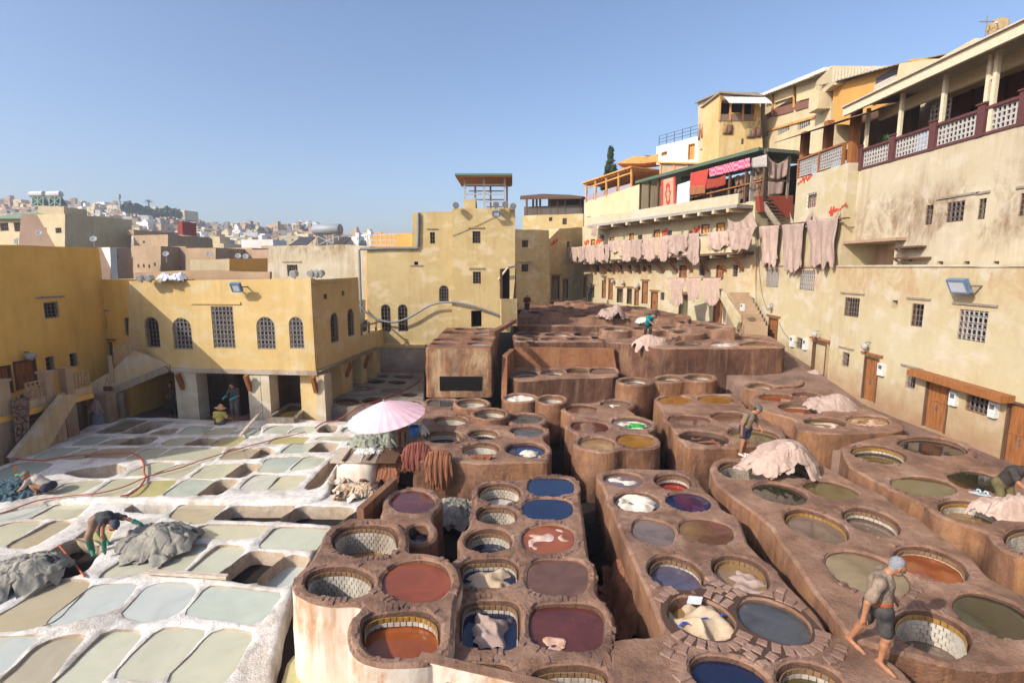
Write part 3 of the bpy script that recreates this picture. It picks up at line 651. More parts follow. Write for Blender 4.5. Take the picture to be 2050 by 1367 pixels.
# paving stones on block C, round the two front vats
t, hp, z, ol = HOLES['C']
stm = []
for k in range(6):
    a = rng.uniform(.8,1.2,4); base = np.array([(-.5,-.5),(.5,-.5),(.5,.5),(-.5,.5)])*np.c_[a,a[::-1]]
    b = np.vstack([base*.96, base]); V = [(x*.93, y*.93, 1) for x, y in base]+[(x, y, .55) for x, y in base]+[(x*1.02, y*1.02, -1) for x, y in base]
    me = bpy.data.meshes.new('paving_stone'); me.from_pydata(V, [], [(0,1,2,3)]+[(4+i,4+(i+1)%4,(i+1)%4,i) for i in range(4)]+[(8+i,8+(i+1)%4,4+(i+1)%4,4+i) for i in range(4)])
    stm.append(me)
M['paver'] = masonry('worn_paver', (.22,.125,.085), (.33,.20,.145), (.41,.265,.20), None, 0)
for me in stm: me.materials.append(M['paver'])
def stone(x, y, ang, L, W, hgt):
    o = bpy.data.objects.new('paving_stone', random.choice(stm)); COL.objects.link(o); o.parent = t; wl = WL[t.name]
    o.location = (x-wl.x, y-wl.y, z+.008-wl.z); o.rotation_euler = (0, 0, ang); o.scale = (L, W, hgt)
rgn = np.array([G(a, b, z)[:2] for a, b in [(1345,1275),(1322,1235),(1322,1195),(1360,1178),(1420,1165),(1470,1182),(1520,1192),(1590,1205),(1650,1262),(1655,1290),(1600,1305),(1540,1330),(1470,1306),(1400,1300)]]); rgn = rgn if area2(rgn) > 0 else rgn[::-1]
rgn = resample(chaikin(rgn, 2), .2); W_, T_ = fill2d(rgn, [offset(h, .02) for h in hp]); us_ = np.unique(T_); W_, T_ = W_[us_], np.searchsorted(us_, T_); mk('mortar_bed', [(a, b, z+.009) for a, b in W_], T_, flat((.075,.04,.028), .9), t)
occ = []
def free(p, r_):
    for q, s in occ:
        if (p[0]-q[0])**2+(p[1]-q[1])**2 < ((r_+s)*.80)**2: return False
    return True
for hi, rings in ((8, 2), (9, 2), (10, 1), (7, 1)):
    h = hp[hi]
    for k in range(rings):
        rg = resample(offset(h, .16+.26*k), .165 if k == 0 else .2); tg = np.roll(rg, -1, 0)-np.roll(rg, 1, 0)
        for p_, t_ in zip(rg, tg):
            pp = p_[None]
            if not pip(pp, ol)[0] or pdist(pp, ol)[0] < .16: continue
            if any(pip(pp, q)[0] or pdist(pp, q)[0] < .12 for q in hp): continue
            if hi == 7 and p_[1] > h[:,1].mean(): continue
            if not free(p_, .085): continue
            occ.append((p_, .085)); a = math.atan2(t_[1], t_[0])+rng.normal(0, .08)
            stone(p_[0], p_[1], a, rng.uniform(.12,.15), rng.uniform(.17,.24) if k == 0 else rng.uniform(.13,.18), .02)
cd = np.c_[rng.uniform(hp[8][:,0].min()-.3, hp[11][:,0].max(), 2600), rng.uniform(hp[11][:,1].min()-.2, hp[7][:,1].mean()+.2, 2600)]
okc = pip(cd, ol) & (pdist(cd, ol) > .2) & (cd[:,0] < 3.9+.2*cd[:,1])
for q in hp: okc &= ~pip(cd, q) & (pdist(cd, q) > .14)
for p_ in cd[okc]:
    if not free(p_, .095): continue
    occ.append((p_, .095)); stone(p_[0], p_[1], rng.uniform(0, 3.1), rng.uniform(.14,.2), rng.uniform(.12,.16), .018)
    if len(occ) > 240: break

# ================================================================ lime pits
A2 = lambda x, y: (x*.327, 920+y*.327)
A6 = lambda x, y: (x*.2537, 660+y*.2537)
A7 = lambda x, y: (500+x*.278, 620+y*.278)
ZF, ZB = -1.3, -1.2
front = [
 ([(-150,1090),(215,1085),(110,1175),(-20,1305),(-150,1330)],'limeb',.06), ([(275,1112),(520,1070),(425,1150),(195,1430),(-70,1430)],'limeo',.07), ([(668,1050),(850,1060),(755,1170),(585,1350),(530,1430),(265,1430)],'lime',.07),
 ([(990,1035),(1238,1046),(968,1325),(712,1300)],'lime',.06), ([(1325,1042),(1528,1066),(1345,1352),(1040,1330)],'lime',.06),
 ([(360,735),(535,748),(310,975),(200,1012),(-100,1025),(-60,985)],'limeo',.06), ([(575,768),(822,758),(698,898),(460,968),(315,995),(308,975)],'limeb',.05),
 ([(925,765),(1010,750),(1125,755),(1182,792),(1078,918),(980,965),(855,960),(765,932)],'limeb',.05), ([(1285,772),(1708,820),(1565,990),(1155,922)],'limeg',.05),
 ([(275,585),(450,480),(530,485),(600,540),(500,690),(380,715),(295,640)],'limed',.75), ([(790,590),(950,522),(1105,504),(888,672),(620,705)],'lime',.07), ([(1145,525),(1258,520),(1088,676),(968,666)],'lime',.09),
 ([(1345,520),(1492,535),(1318,690),(1158,678)],'lime',.09), ([(1535,555),(1725,578),(1545,742),(1352,698)],'limed',.62), ([(1760,588),(1890,606),(1735,760),(1585,738)],'limeb',.30),
 ([(1245,395),(1632,405),(1556,466),(1190,466)],'lime',.08), ([(1695,414),(2050,430),(1955,540),(1600,522)],'limeg',.06), ([(1110,272),(1372,270),(1232,384),(1050,340)],'limeo',.06),
 ([(850,250),(1080,258),(1010,322),(775,300)],'limeo',.55), ([(1420,282),(1800,286),(1705,366),(1318,352)],'limed',.60), ([(1840,290),(2165,296),(2060,392),(1722,366)],'limed',.62),
 ([(-60,345),(225,275),(330,262),(185,342),(-20,368)],'limeb',.06), ([(355,272),(540,266),(440,352),(205,345)],'lime',.06), ([(-100,455),(0,402),(90,380),(245,378),(25,515),(-120,528)],'lime',.06),
 ([(325,374),(430,374),(190,522),(50,520)],'limeo',.08), ([(480,468),(560,412),(690,405),(625,515)],'limey',.15),
]
back = [
 ([(412,142),(632,124),(478,202),(306,202)],'lime',.05), ([(705,118),(882,114),(738,212),(568,212)],'lime',.05), ([(925,128),(1068,124),(968,212),(788,216)],'limey',.05), ([(1145,118),(1302,124),(1188,212),(1010,208)],'limeg',.05),
 ([(1340,122),(1450,124),(1328,208),(1222,208)],'limed',.42), ([(1562,94),(1704,94),(1618,176),(1478,172)],'limeb',.05), ([(1725,98),(1872,98),(1795,158),(1765,176),(1658,172)],'lime',.05),
]
back = [([A2(*p) for p in q], c, d) for q, c, d in back]+[([A6(*p) for p in q], c, d) for q, c, d in [
 ([(520,1118),(900,1056),(985,1098),(828,1164),(640,1150)],'limed',.45), ([(1205,1046),(1380,1050),(1196,1134),(1010,1136)],'lime',.05), ([(1408,1064),(1580,1056),(1426,1154),(1212,1138)],'lime',.05), ([(1645,1064),(1892,1050),(1735,1158),(1520,1154)],'lime',.05),
 ([(1935,1050),(2062,1064),(1896,1158),(1790,1146)],'limeo',.35), ([(-200,1210),(100,1068),(200,1040),(395,1050),(330,1100),(150,1196),(-100,1300)],'limet',.06),
 ([(445,930),(622,930),(428,1010),(262,1006)],'limeg',.05), ([(695,940),(765,940),(628,1014),(482,1006)],'lime',.05), ([(825,934),(1112,930),(965,1004),(672,1000)],'limeo',.05), ([(1155,940),(1312,936),(1176,1014),(1010,1010)],'lime',.05),
 ([(1395,930),(1752,936),(1672,1024),(1215,1014)],'lime',.05), ([(1832,936),(2040,936),(1955,1006),(1750,1014)],'limeo',.05),
 ([(692,845),(842,840),(736,900),(580,904)],'limeg',.05), ([(905,858),(1030,855),(928,900),(780,900)],'limeo',.12), ([(1065,850),(1240,850),(1146,900),(945,900)],'limed',.40), ([(1365,855),(1522,850),(1436,904),(1282,900)],'lime',.05),
 ([(1585,852),(1715,868),(1636,904),(1465,900)],'limeo',.38), ([(1765,850),(1950,842),(1846,908),(1672,908)],'limey',.06),
 ([(1015,706),(1160,710),(925,808),(755,804)],'limed',.08), ([(1205,715),(1360,720),(1116,812),(962,808)],'limed',.5), ([(1300,782),(1398,776),(1355,816),(1185,820)],'limeo',.45), ([(1505,756),(1682,760),(1586,814),(1420,818)],'limeg',.05),
 ([(1725,774),(1870,770),(1756,824),(1612,815)],'lime',.05), ([(1930,776),(2045,768),(2030,824),(1822,815)],'limeg',.05)]]
back += [([A7(*p) for p in q], c, d) for q, c, d in [
 ([(172,836),(312,830),(238,884),(102,876)],'limeg',.05), ([(382,836),(482,836),(436,876),(282,880)],'limeg',.05), ([(535,826),(625,834),(600,876),(498,876)],'limed',.35), ([(692,844),(790,836),(760,860),(662,876)],'limeg',.1),
 ([(202,914),(424,910),(368,954),(142,960)],'limey',.06), ([(512,910),(750,910),(698,936),(482,930)],'lime',.06), ([(312,960),(462,960),(368,1024),(230,1024)],'limeg',.06), ([(515,955),(635,960),(588,1014),(432,1014)],'limed',.38),
 ([(-40,1004),(118,990),(174,1012),(80,1062),(0,1062)],'limeg',.3), ([(135,1070),(358,1056),(234,1162),(75,1158)],'limet',.05), ([(402,1060),(536,1066),(446,1134),(300,1150)],'limeg',.05), ([(604,1068),(640,1060),(500,1262),(402,1286)],'limeo',.35)]]
front = [([A2(*p) for p in q], c, d) for q, c, d in front]+[([(592,1312),(690,1312),(690,1400),(560,1400)],'limey',.06)]
def subdiv(poly, step, jit=.0):
    out = []; P_ = [Vector((a, b)) for a, b in poly]
    for i, a in enumerate(P_):
        b = P_[(i+1) % len(P_)]; L = (b-a).length; k = max(1, int(L/step)); t = (b-a).normalized() if L > 0 else Vector((1,0)); nn = Vector((t.y, -t.x))
        for j in range(k):
            p = a+(b-a)*j/k
            if j: p = p+nn*random.uniform(-jit, jit)
            out.append((p.x, p.y))
    return out
def lime_block(label, z, zb, poly, pits):
    pp = np.array([G(a, b, z)[:2] for a, b in poly]); pp = pp if area2(pp) > 0 else pp[::-1]; ol = resample(chaikin(resample(pp, .8), 1), .2)
    ol += np.stack([vnoise(ol, 1.5), vnoise(ol, 1.5, 1)], 1)*.05
    hp = []
    for q, c, d in pits:
        p_ = np.array([G(a, b, z)[:2] for a, b in q]); p_ = p_ if area2(p_) > 0 else p_[::-1]
        p_ = offset(resample(chaikin(np.array(subdiv(p_, .22)), 1), .14), .10); p_ += np.stack([vnoise(p_, 3), vnoise(p_, 3, 1)], 1)*.022; hp.append(p_)
    V, Fs, fm, hz = block_mesh(ol, hp, z, zb, lip=.025, noise=.014, grid=.12, edge=.06)
    c = ol.mean(0); t = thing('lime_pits', label, 'lime pits', (c[0], c[1], zb))
    mk('masonry', V, Fs, [M['lime'], M['lime']], t, fm, smooth=True)
    for (q, col, d), h, z_ in zip(pits, hp, hz): vat(t, h, z_, z, col, d, 0, mat_in=M['lime_in'], name='pit', lab=False)
    return ol
lime_block('lower white lime pits of milky liquid around the man in green gloves', ZF, -2.0, [(-500,1500),(-320,1130),(-200,1030),(-30,1008),(90,985),(230,980),(420,988),(600,990),(745,985),(738,1000),(690,1035),(660,1060),(620,1110),(590,1160),(570,1240),(545,1330),(520,1380),(700,1380),(700,1500)], front)
lime_block('upper white lime pits below the arcade with a red hose across', ZB, -2.0, [(-330,1060),(-140,990),(20,925),(110,885),(200,842),(260,834),(350,836),(470,842),(600,838),(700,843),(745,862),(700,905),(672,940),(655,965),(668,990),(640,1000),(440,1001),(230,999),(90,1002),(-60,1024),(-250,1100)], back)
# ================================================================ building kit
def pbox(mb, pl, s0, s1, z0, z1, o0, o1, m=0):
    c = pl.pt((s0+s1)/2, (z0+z1)/2, (o0+o1)/2)
    return mb.obox(c, pl.d*(s1-s0)/2, pl.n*(o1-o0)/2, Vector((0,0,(z1-z0)/2)), m)
def rect_sz(pl, u0, v0, u1, v1):
    um, vm = (u0+u1)/2, (v0+v1)/2
    a = pl.hit(u0, vm)[0]; b = pl.hit(u1, vm)[0]; z1 = pl.hit(um, v0)[1]; z0 = pl.hit(um, v1)[1]
    return min(a, b), max(a, b), min(z0, z1), max(z0, z1)
def arch_poly(s0, s1, z0, z1, k=9):
    r_ = (s1-s0)/2; zc = z1-r_; c = (s0+s1)/2
    return [(s0, z0), (s1, z0)]+[(c+r_*math.cos(t), zc+r_*math.sin(t)) for t in np.linspace(0, math.pi, k)]
class Bld:
    def __init__(s, name, label, cat, pl, outline, depth, mat, sz=False, group=None, jit=.03):
        s.pl = pl; s.ol = outline if sz else [pl.hit(u, v) for u, v in outline]; s.depth = depth; s.mat = mat; s.op = []; s.jit = jit
        a = [p[0] for p in s.ol]; z = [p[1] for p in s.ol]; s.z0 = min(z)
        s.t = thing(name, label, cat, pl.pt((min(a)+max(a))/2, min(z), -depth/2), group)
    def mb_obj(s, mb, name, mats, parent=None, **k): return mb.obj(name, mats, parent or s.t, **k)
    def lintel(s, s0, s1, z, ext=.35, off=.05, mat='wood_g', h=.07):
        mb = MB(); e = ext*(s1-s0); pbox(mb, s.pl, s0-e, s1+e, z+.04, z+.04+h, -.05, off); mb.obj('lintel', M[mat], s.t)
    def win(s, u0, v0, u1, v1, arch=False, style='grid', frame='wood_g', lintel=None, rec=.22, step=.17, surround=None, back='void_b', sz=None, iron='iron', bar=.022):
        s0, s1, z0, z1 = sz or rect_sz(s.pl, u0, v0, u1, v1); pl = s.pl
        poly = arch_poly(s0, s1, z0, z1) if arch else [(s0,z0),(s1,z0),(s1,z1),(s0,z1)]
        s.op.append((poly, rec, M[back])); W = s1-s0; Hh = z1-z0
        fw = min(.06, W*.09); mb = MB()
        for a, b, c, d in ((s0,s0+fw,z0,z1 if not arch else z1-W/2),(s1-fw,s1,z0,z1 if not arch else z1-W/2),(s0+fw,s1-fw,z0,z0+fw)): pbox(mb, pl, a+.002, b-.002, c+.002, d-.002, -.10, -.04)
        if not arch: pbox(mb, pl, s0+fw, s1-fw, z1-fw, z1-.002, -.10, -.04)
        else:
            r_ = W/2; zc = z1-r_; c = (s0+s1)/2; th = np.linspace(0, math.pi, 10)
            for t0, t1 in zip(th[:-1], th[1:]):
                q = [pl.pt(c+rr*math.cos(t), zc+rr*math.sin(t), o_) for o_ in (-.10,-.04) for (rr, t) in ((r_-.003,t0),(r_-.003,t1),(r_-fw,t1),(r_-fw,t0))]
                mb.add(q, [(0,1,2,3)[::-1],(4,5,6,7),(2,3,7,6),(0,1,5,4)])
        w = mb.obj('window', M[frame], s.t)
        g = MB(); nx = max(2, int(round(W/step))); nz = max(2, int(round(Hh/(step*1.15)))); r_ = W/2; c = (s0+s1)/2; zc = z1-r_
        top = lambda x: z1 if not arch else zc+math.sqrt(max(0, r_*r_-(x-c)**2))
        for i in range(1, nx):
            x = s0+W*i/nx; pbox(g, pl, x-bar/2, x+bar/2, z0, top(x), -.035, -.035+bar)
        for j in range(1, nz+1 if arch else nz):
            z = z0+Hh*j/nz
            if z > z1-.02: continue
            hw = r_ if (not arch or z < zc) else math.sqrt(max(0, r_*r_-(z-zc)**2))
            pbox(g, pl, c-hw, c+hw, z-bar/2, z+bar/2, -.058, -.0385)
        if style == 'rings':
            for i in range(nx):
                for j in range(nz):
                    cx_, cz_ = s0+W*(i+.5)/nx, z0+Hh*(j+.5)/nz; rr = min(W/nx, Hh/nz)*.42
                    if arch and cz_+rr > top(cx_): continue
                    g.tube([pl.pt(cx_+rr*math.cos(t), cz_+rr*math.sin(t)*(1.25 if j % 2 else .8), -.02) for t in np.linspace(0, 2*math.pi, 9)], bar*.45, 4, cap=False)
        g.obj('grille', M[iron], w)
        if lintel: s.lintel(s0, s1, z1+.12, .5 if lintel is True else lintel)
        return w, (s0, s1, z0, z1)
    def door(s, u0, v0, u1, v1, mat='wood', lintel=True, rec=.16, planks=False, open_=False, sz=None, bolt=True):
        s0, s1, z0, z1 = sz or rect_sz(s.pl, u0, v0, u1, v1); pl = s.pl
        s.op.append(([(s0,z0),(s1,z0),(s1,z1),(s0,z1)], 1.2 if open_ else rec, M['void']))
        f = MB(); fw = .07
        pbox(f, pl, s0+.002, s0+fw, z0, z1-.002, -.13, .02); pbox(f, pl, s1-fw, s1-.002, z0, z1-.002, -.13, .02); pbox(f, pl, s0+fw, s1-fw, z1-fw, z1-.002, -.13, .02)
        fr = f.obj('door_frame', M['wood_d'], s.t)
        if not open_:
            n_ = 6 if planks else 5; W = s1-s0-2*fw; mb = MB(); leaf = None
            for k in range(n_):
                a = s0+fw+W*k/n_; m1 = MB() if planks else mb
                pbox(m1, pl, a+.004, a+W/n_-.004, z0+.02, z1-fw-.005, -.12, -.075+random.uniform(-.006,.006))
                if planks:
                    if leaf is None:
                        bk = MB(); pbox(bk, pl, s0+fw, s1-fw, z0+.02, z1-fw, -.145, -.125); zb = z0+(z1-z0)*.52
                        pbox(bk, pl, s0+fw+.01, s1-fw-.01, zb, zb+.06, -.065, -.045); leaf = bk.obj('door', M[mat], s.t)
                    m1.obj('plank', M[mat], leaf)
            if not planks:
                zb = z0+(z1-z0)*.5; pbox(mb, pl, s0+fw, s1-fw, zb, zb+.07, -.072, -.045); leaf = mb.obj('door', M[mat], s.t)
            if bolt:
                b = MB(); zb = z0+(z1-z0)*.45; pbox(b, pl, (s0+s1)/2-.05, (s0+s1)/2-.01, zb-.16, zb+.06, -.06, -.015); b.obj('bolt', M['iron'], leaf)
        if lintel: s.lintel(s0, s1, z1+.02, .22, .07, 'wood', .09)
        return s0, s1, z0, z1
    def niche(s, u0, v0, u1, v1, rec=.4, back='void', sz=None):
        s0, s1, z0, z1 = sz or rect_sz(s.pl, u0, v0, u1, v1); s.op.append(([(s0,z0),(s1,z0),(s1,z1),(s0,z1)], rec, M[back])); return s0, s1, z0, z1
    def finish(s, step=.9, smooth=False):
        ol = s.ol if area2(s.ol) > 0 else s.ol[::-1]; ol = subdiv(ol, step, s.jit); pl = s.pl
        hs = [np.array(p) if area2(p) > 0 else np.array(p[::-1]) for p, _, _ in s.op]
        W, T = fill2d(np.array(ol), hs)
        V = [tuple(pl.pt(a, b)) for a, b in W]; Fs = [tuple(t) for t in T]; fm = [0]*len(Fs)
        flip = pl.d.cross(Vector((0,0,1))).dot(pl.n) < 0
        if flip: Fs = [f[::-1] for f in Fs]
        mats = [M[s.mat]]; N = len(ol); b = len(V)
        V += [tuple(pl.pt(a, z)) for a, z in ol]+[tuple(pl.pt(a, z, -s.depth)) for a, z in ol]
        for i in range(N):
            j = (i+1) % N; f = (b+i, b+N+i, b+N+j, b+j); Fs.append(f if not flip else f[::-1]); fm.append(0)
        Fs.append(tuple(range(b+N, b+2*N)) if flip else tuple(range(b+N, b+2*N))[::-1]); fm.append(0)
        for (poly, rec, bm), h in zip(s.op, hs):
            if bm not in mats: mats.append(bm)
            mi = mats.index(bm); b = len(V); n_ = len(h); rec = min(rec, s.depth*.9)
            V += [tuple(pl.pt(a, z)) for a, z in h]+[tuple(pl.pt(a, z, -rec)) for a, z in h]
            for i in range(n_):
                j = (i+1) % n_; Fs.append((b+i, b+j, b+n_+j, b+n_+i)); fm.append(0)
            Fs.append(tuple(range(b+n_, b+2*n_))); fm.append(mi)
        return mk('wall', V, Fs, mats, s.t, fm)
def lattice(mb, pl, s0, s1, z0, z1, off, step=.19, bar=.045, m=0, slope=0):
    n_ = max(2, int(round((s1-s0)/step))); k = max(2, int(round((z1-z0)/step)))
    zf = lambda x: slope*(x-s0)
    for i in range(n_+1):
        x = s0+(s1-s0)*i/n_; pbox(mb, pl, x-bar/2, x+bar/2, z0+zf(x), z1+zf(x), off-.02, off+.02, m)
    for j in range(k+1):
        z = z0+(z1-z0)*j/k; mb.bar(pl.pt(s0, z, off), pl.pt(s1, z+zf(s1), off), .034, bar, m)
def lamp_wall(pl, u, v, label, r_=.13, grp=None):
    mb = MB(); a, z = pl.hit(u, v); t = thing('wall_lamp', label, 'lamp', pl.pt(a, z), grp)
    mb.tube([pl.pt(a, z+.22), pl.pt(a, z+.25, .12), pl.pt(a, z+.2, .25)], .02, 5); mb.obj('bracket', M['iron'], t)
    mb = MB(); c = pl.pt(a, z, .25); mb.tube([c+Vector((0,0,h)) for h in (.2,.14,.06,-.05,-.12)], [r_*.35, r_*.9, r_, r_*.75, r_*.2], 8); mb.obj('shade', M['iron_l'], t, smooth=True)
def meter_box(pl, u0, v0, u1, v1, label):
    s0, s1, z0, z1 = rect_sz(pl, u0, v0, u1, v1); t = thing('meter_box', label, 'meter box', pl.pt((s0+s1)/2, z0), 'white meter boxes on walls')
    mb = MB(); pbox(mb, pl, s0, s1, z0, z1, .0, .13); mb.obj('case', flat((.62,.62,.60), .5), t)
    mb = MB(); w = s1-s0; h = z1-z0; pbox(mb, pl, s0+.2*w, s1-.2*w, z0+.55*h, z1-.15*h, .131, .137); mb.obj('glass', flat((.10,.12,.13), .2), t)
def floodlight(pl, u, v, w, h, label):
    a, z = pl.hit(u, v); t = thing('floodlight', label, 'floodlight', pl.pt(a, z-h/2)); o_ = .42; tl = .12
    c = pl.pt(a, z, o_); az = Vector((0,0,h/2)); fn = (pl.n*.9+Vector((0,0,-.45))).normalized(); up = fn.cross(pl.d).normalized()
    if up.z < 0: up = -up
    blue = flat((.11,.19,.30), .45, .5, .2)
    mb = MB(); mb.obox(c, pl.d*w/2, fn*.07, up*h/2); mb.obj('housing', blue, t)
    mb = MB(); g = c+fn*.075; e = .06
    for sx in (-1, 1): mb.obox(g+pl.d*(sx*(w/2-e/2)), pl.d*e/2, fn*.02, up*h/2)
    for sx in (-1, 1): mb.obox(g+up*(sx*(h/2-e/2)), pl.d*(w/2-e), fn*.02, up*e/2)
    mb.obj('bezel', flat((.15,.24,.36), .4, .5), t)
    mb = MB(); mb.obox(g, pl.d*(w/2-e), fn*.006, up*(h/2-e)); mb.obj('glass', flat((.55,.60,.66), .08, .6, .1), t)
    mb = MB(); mb.bar(pl.pt(a-w*.52, z), c-pl.d*(w*.52), .05); mb.bar(pl.pt(a+w*.52, z), c+pl.d*(w*.52), .05); mb.obj('bracket', M['iron'], t)
RED = flat((.50,.055,.025), .8)
def graffiti(pl, u0, u1, v, amp, label, seed, slope=0, w=.10):
    rd = random.Random(seed); mb = MB(); n_ = 26; pts = []
    a0 = pl.hit(u0, v)[0]; a1 = pl.hit(u1, v)[0]; z = pl.hit((u0+u1)/2, v)[1]
    for i in range(n_):
        t = i/(n_-1); x = a0+(a1-a0)*t+rd.uniform(-.3,.3)*abs(a1-a0)/n_*1.5
        pts.append((x, z+slope*(x-a0)+amp*(rd.uniform(-.6,1) if i % 2 else rd.uniform(-.9,.2))))
    k = 0
    for (x0, z0), (x1, z1) in zip(pts[:-1], pts[1:]):
        dx, dz = x1-x0, z1-z0; L = math.hypot(dx, dz)+1e-6; ox, oz = -dz/L*w/2, dx/L*w/2; q = .012+.0008*(k % 5); k += 1
        mb.add([pl.pt(x0-ox, z0-oz, q), pl.pt(x1-ox, z1-oz, q), pl.pt(x1+ox, z1+oz, q), pl.pt(x0+ox, z0+oz, q)], [(0,1,2,3)])
    tag(mb.obj('painted_writing', RED), label, 'graffiti', 'red painted wall writing')

# ================================================================ right-hand houses
pR = PlXY(15.3, 36, 15.3, 4)
pRc = PlXY(15.95, 36, 15.95, 4); pRb = PlXY(15.45, 36, 15.45, 4)
b = Bld('house', 'low yellow house wall on the right with plank doors and a blue floodlight', 'house', pR, [(11.3,-1.6),(32,-1.6),(32,5.72),(11.3,5.72)], 3.2, 'plaster_R', sz=True)
b.win(1690,596,1720,634, frame='wood_d', lintel=.3); b.niche(1785,601,1797,618, .25, 'plaster_R'); b.win(1824,608,1848,654, frame='wood_d', lintel=.5)
w, q = b.win(1918,621,1976,683, style='rings', frame='wood_d', lintel=.28, step=.19, iron='iron_l', rec=.35)
b.win(1685,705,1700,734, lintel=.5); b.win(1813,744,1833,778, lintel=.6); b.win(1933,782,1980,828, style='rings', frame='wood', step=.16, rec=.2)
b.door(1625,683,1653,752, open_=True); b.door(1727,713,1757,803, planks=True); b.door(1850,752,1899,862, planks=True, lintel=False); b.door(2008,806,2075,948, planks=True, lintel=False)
mb = MB(); s0, z0 = pR.hit(1840,744); s1, z1 = pR.hit(2034,792); mb.obox((pR.pt(s0,z0,.22)+pR.pt(s1,z0-.1,.22))/2, (pR.pt(s1,z0-.1)-pR.pt(s0,z0))/2, pR.n*.24, Vector((0,0,.11))); mb.obj('canopy_beam', M['wood'], b.t)
mb = MB(); pbox(mb, pR, 11.3, 31.9, 5.722, 5.80, -.5, .05); mb.obj('coping', M['plaster_U'], b.t)
b.finish()
PR_low = b
b = Bld('house', 'tall yellow house beside the stairs with hides hung across it', 'house', pRb, [(2.2,-.5),(11.25,-.5),(11.25,10.45),(pRb.hit(1592,400)[0],10.45),(pRb.hit(1592,400)[0],8.0),(2.2,8.0)], 5, 'plaster_R', sz=True)
b.win(1534,539,1559,575, style='rings', frame='wood_d', lintel=.3, iron='iron_l', back='tan'); b.win(1601,542,1631,581, style='rings', frame='wood_d', lintel=.3, iron='iron_l', back='tan')
b.win(1614,387,1634,418, frame='white', back='pink'); b.win(1594,676,1606,698)
b.door(1538,636,1557,686, lintel=True)
mb = MB(); s0, s1, z0, z1 = rect_sz(pRb, 1598, 314, 1685, 351); z0 = 10.45; z1 = 11.4
for x0, x1 in ((s0, (s0+s1)/2-.03), ((s0+s1)/2+.03, s1)): lattice(mb, pRb, x0, x1, z0+.1, z1-.08, -.06, .17, .06)
mb.obj('balustrade', M['iron_l'], b.t)
mb = MB()
for x in (s0, (s0+s1)/2, s1): pbox(mb, pRb, x-.05, x+.05, z0, z1+.05, -.12, .03)
pbox(mb, pRb, s0, s1, z1-.02, z1+.06, -.13, .04); mb.obj('rail', M['wood'], b.t)
mb = MB(); a0, a1 = 7.0, 11.0; pbox(mb, pRb, a0, a1, 10.47, 13.6, -3.2, -2.9); mb.obj('room_wall', M['wood_d'], b.t)
for x in (s0-.1, s0+2.0, s1+.25): mb = MB(); pbox(mb, pRb, x-.16, x+.16, 10.47, 12.9, -.5, -.15); mb.obj('pillar', M['wood'], b.t)
# brown corrugated awning
aw = MB(); sA, zA = pRb.hit(1577, 287); sB, zB = pRb.hit(1732, 238); rows = []
for k in range(2):
    rw = []
    for i in range(61):
        t = i/60; s_ = sA+(sB-sA)*t; rw.append(pRb.pt(s_, zA+(zB-zA)*t+(1.0 if k else 0)+.035*(i % 2), -2.6 if k else .75))
    rows.append(rw)
aw.sheet(rows); aw.obj('awning', flat((.17,.10,.08), .8), b.t)
b.finish()
b = Bld('house', 'big cream terrace house with the lattice balustrade and cream canopy', 'house', pRc, [(11.05,5.7),(32,5.7),(32,10.1),(11.05,10.1)], 6, 'plaster_U', sz=True)
b.win(1853,411,1867,450, lintel=False, frame='wood_d'); b.win(1895,404,1930,444, style='rings', frame='wood_d', lintel=.7); b.win(1958,398,1973,439, frame='wood_d', lintel=.4); b.win(2041,387,2060,432, lintel=.5, frame='wood_d')
for u in (1882, 1935, 1994): b.niche(u-6, 523, u+6, 533, .3)
b.niche(1692, 487, 1790, 534, 1.2, 'pink')
mb = MB(); s0, s1, z0, z1 = rect_sz(pRc, 1690, 480, 1815, 487); pbox(mb, pRc, s0-.2, s1, z1-.12, z1, .0, .45); mb.obj('shelf_slab', M['pink'], b.t)
for vz, wd in ((494, 30), (516, 40)):
    mb = MB(); s0, s1, z0, z1 = rect_sz(pRc, 1805, vz-3, 1805+wd+20, vz+3); pbox(mb, pRc, s0, s1, z0, z0+.08, .0, .4); mb.bar(pRc.pt((s0+s1)/2, z0-.5, .02), pRc.pt(s0+.1, z0, .35), .07); mb.obj('wall_shelf', M['wood_d'], b.t)
# terrace: balustrade with posts, canopy on cream posts, dark timber front behind
PUR = flat((.105,.035,.032), .6, .4)
sp = [pRc.hit(u, 300)[0] for u in (1724, 1786, 1865, 1958)]+[pRc.hit(2050, 220)[0], 21.5+4]
bal = MB()
for x0, x1 in zip(sp[:-1], sp[1:]): lattice(bal, pRc, x0+.16, x1-.16, 10.22, 10.93, -.08, .165, .06)
bal.obj('balustrade', flat((.44,.41,.38), .6), b.t)
for x in sp:
    mb = MB(); pbox(mb, pRc, x-.15, x+.15, 10.1, 11.14, -.22, .06); pbox(mb, pRc, x-.19, x+.19, 11.14, 11.2, -.26, .1); mb.obj('post', PUR, b.t)
mb = MB()
for x0, x1 in zip(sp[:-1], sp[1:]): pbox(mb, pRc, x0+.15, x1-.15, 10.94, 11.04, -.16, .03); pbox(mb, pRc, x0+.15, x1-.15, 10.1, 10.2, -.18, .04)
mb.obj('rail', PUR, b.t)
CRM = flat((.62,.54,.38), .6, .4, .15)
for u in (1735, 1800, 1882, 1967, 1980):
    x = pRc.hit(u, 240)[0]; mb = MB(); pbox(mb, pRc, x-.07, x+.07, 11.04 if u < 1960 else 10.2, 12.75, -.12, .0); mb.obj('canopy_post', CRM, b.t)
mb = MB(); x = pRc.hit(1967, 240)[0]; y_ = pRc.hit(1980, 240)[0]; pbox(mb, pRc, x, y_, 11.9, 12.0, -.09, -.03); mb.obj('post_brace', CRM, b.t)
xl = pR.hit(1687, 226)[0]
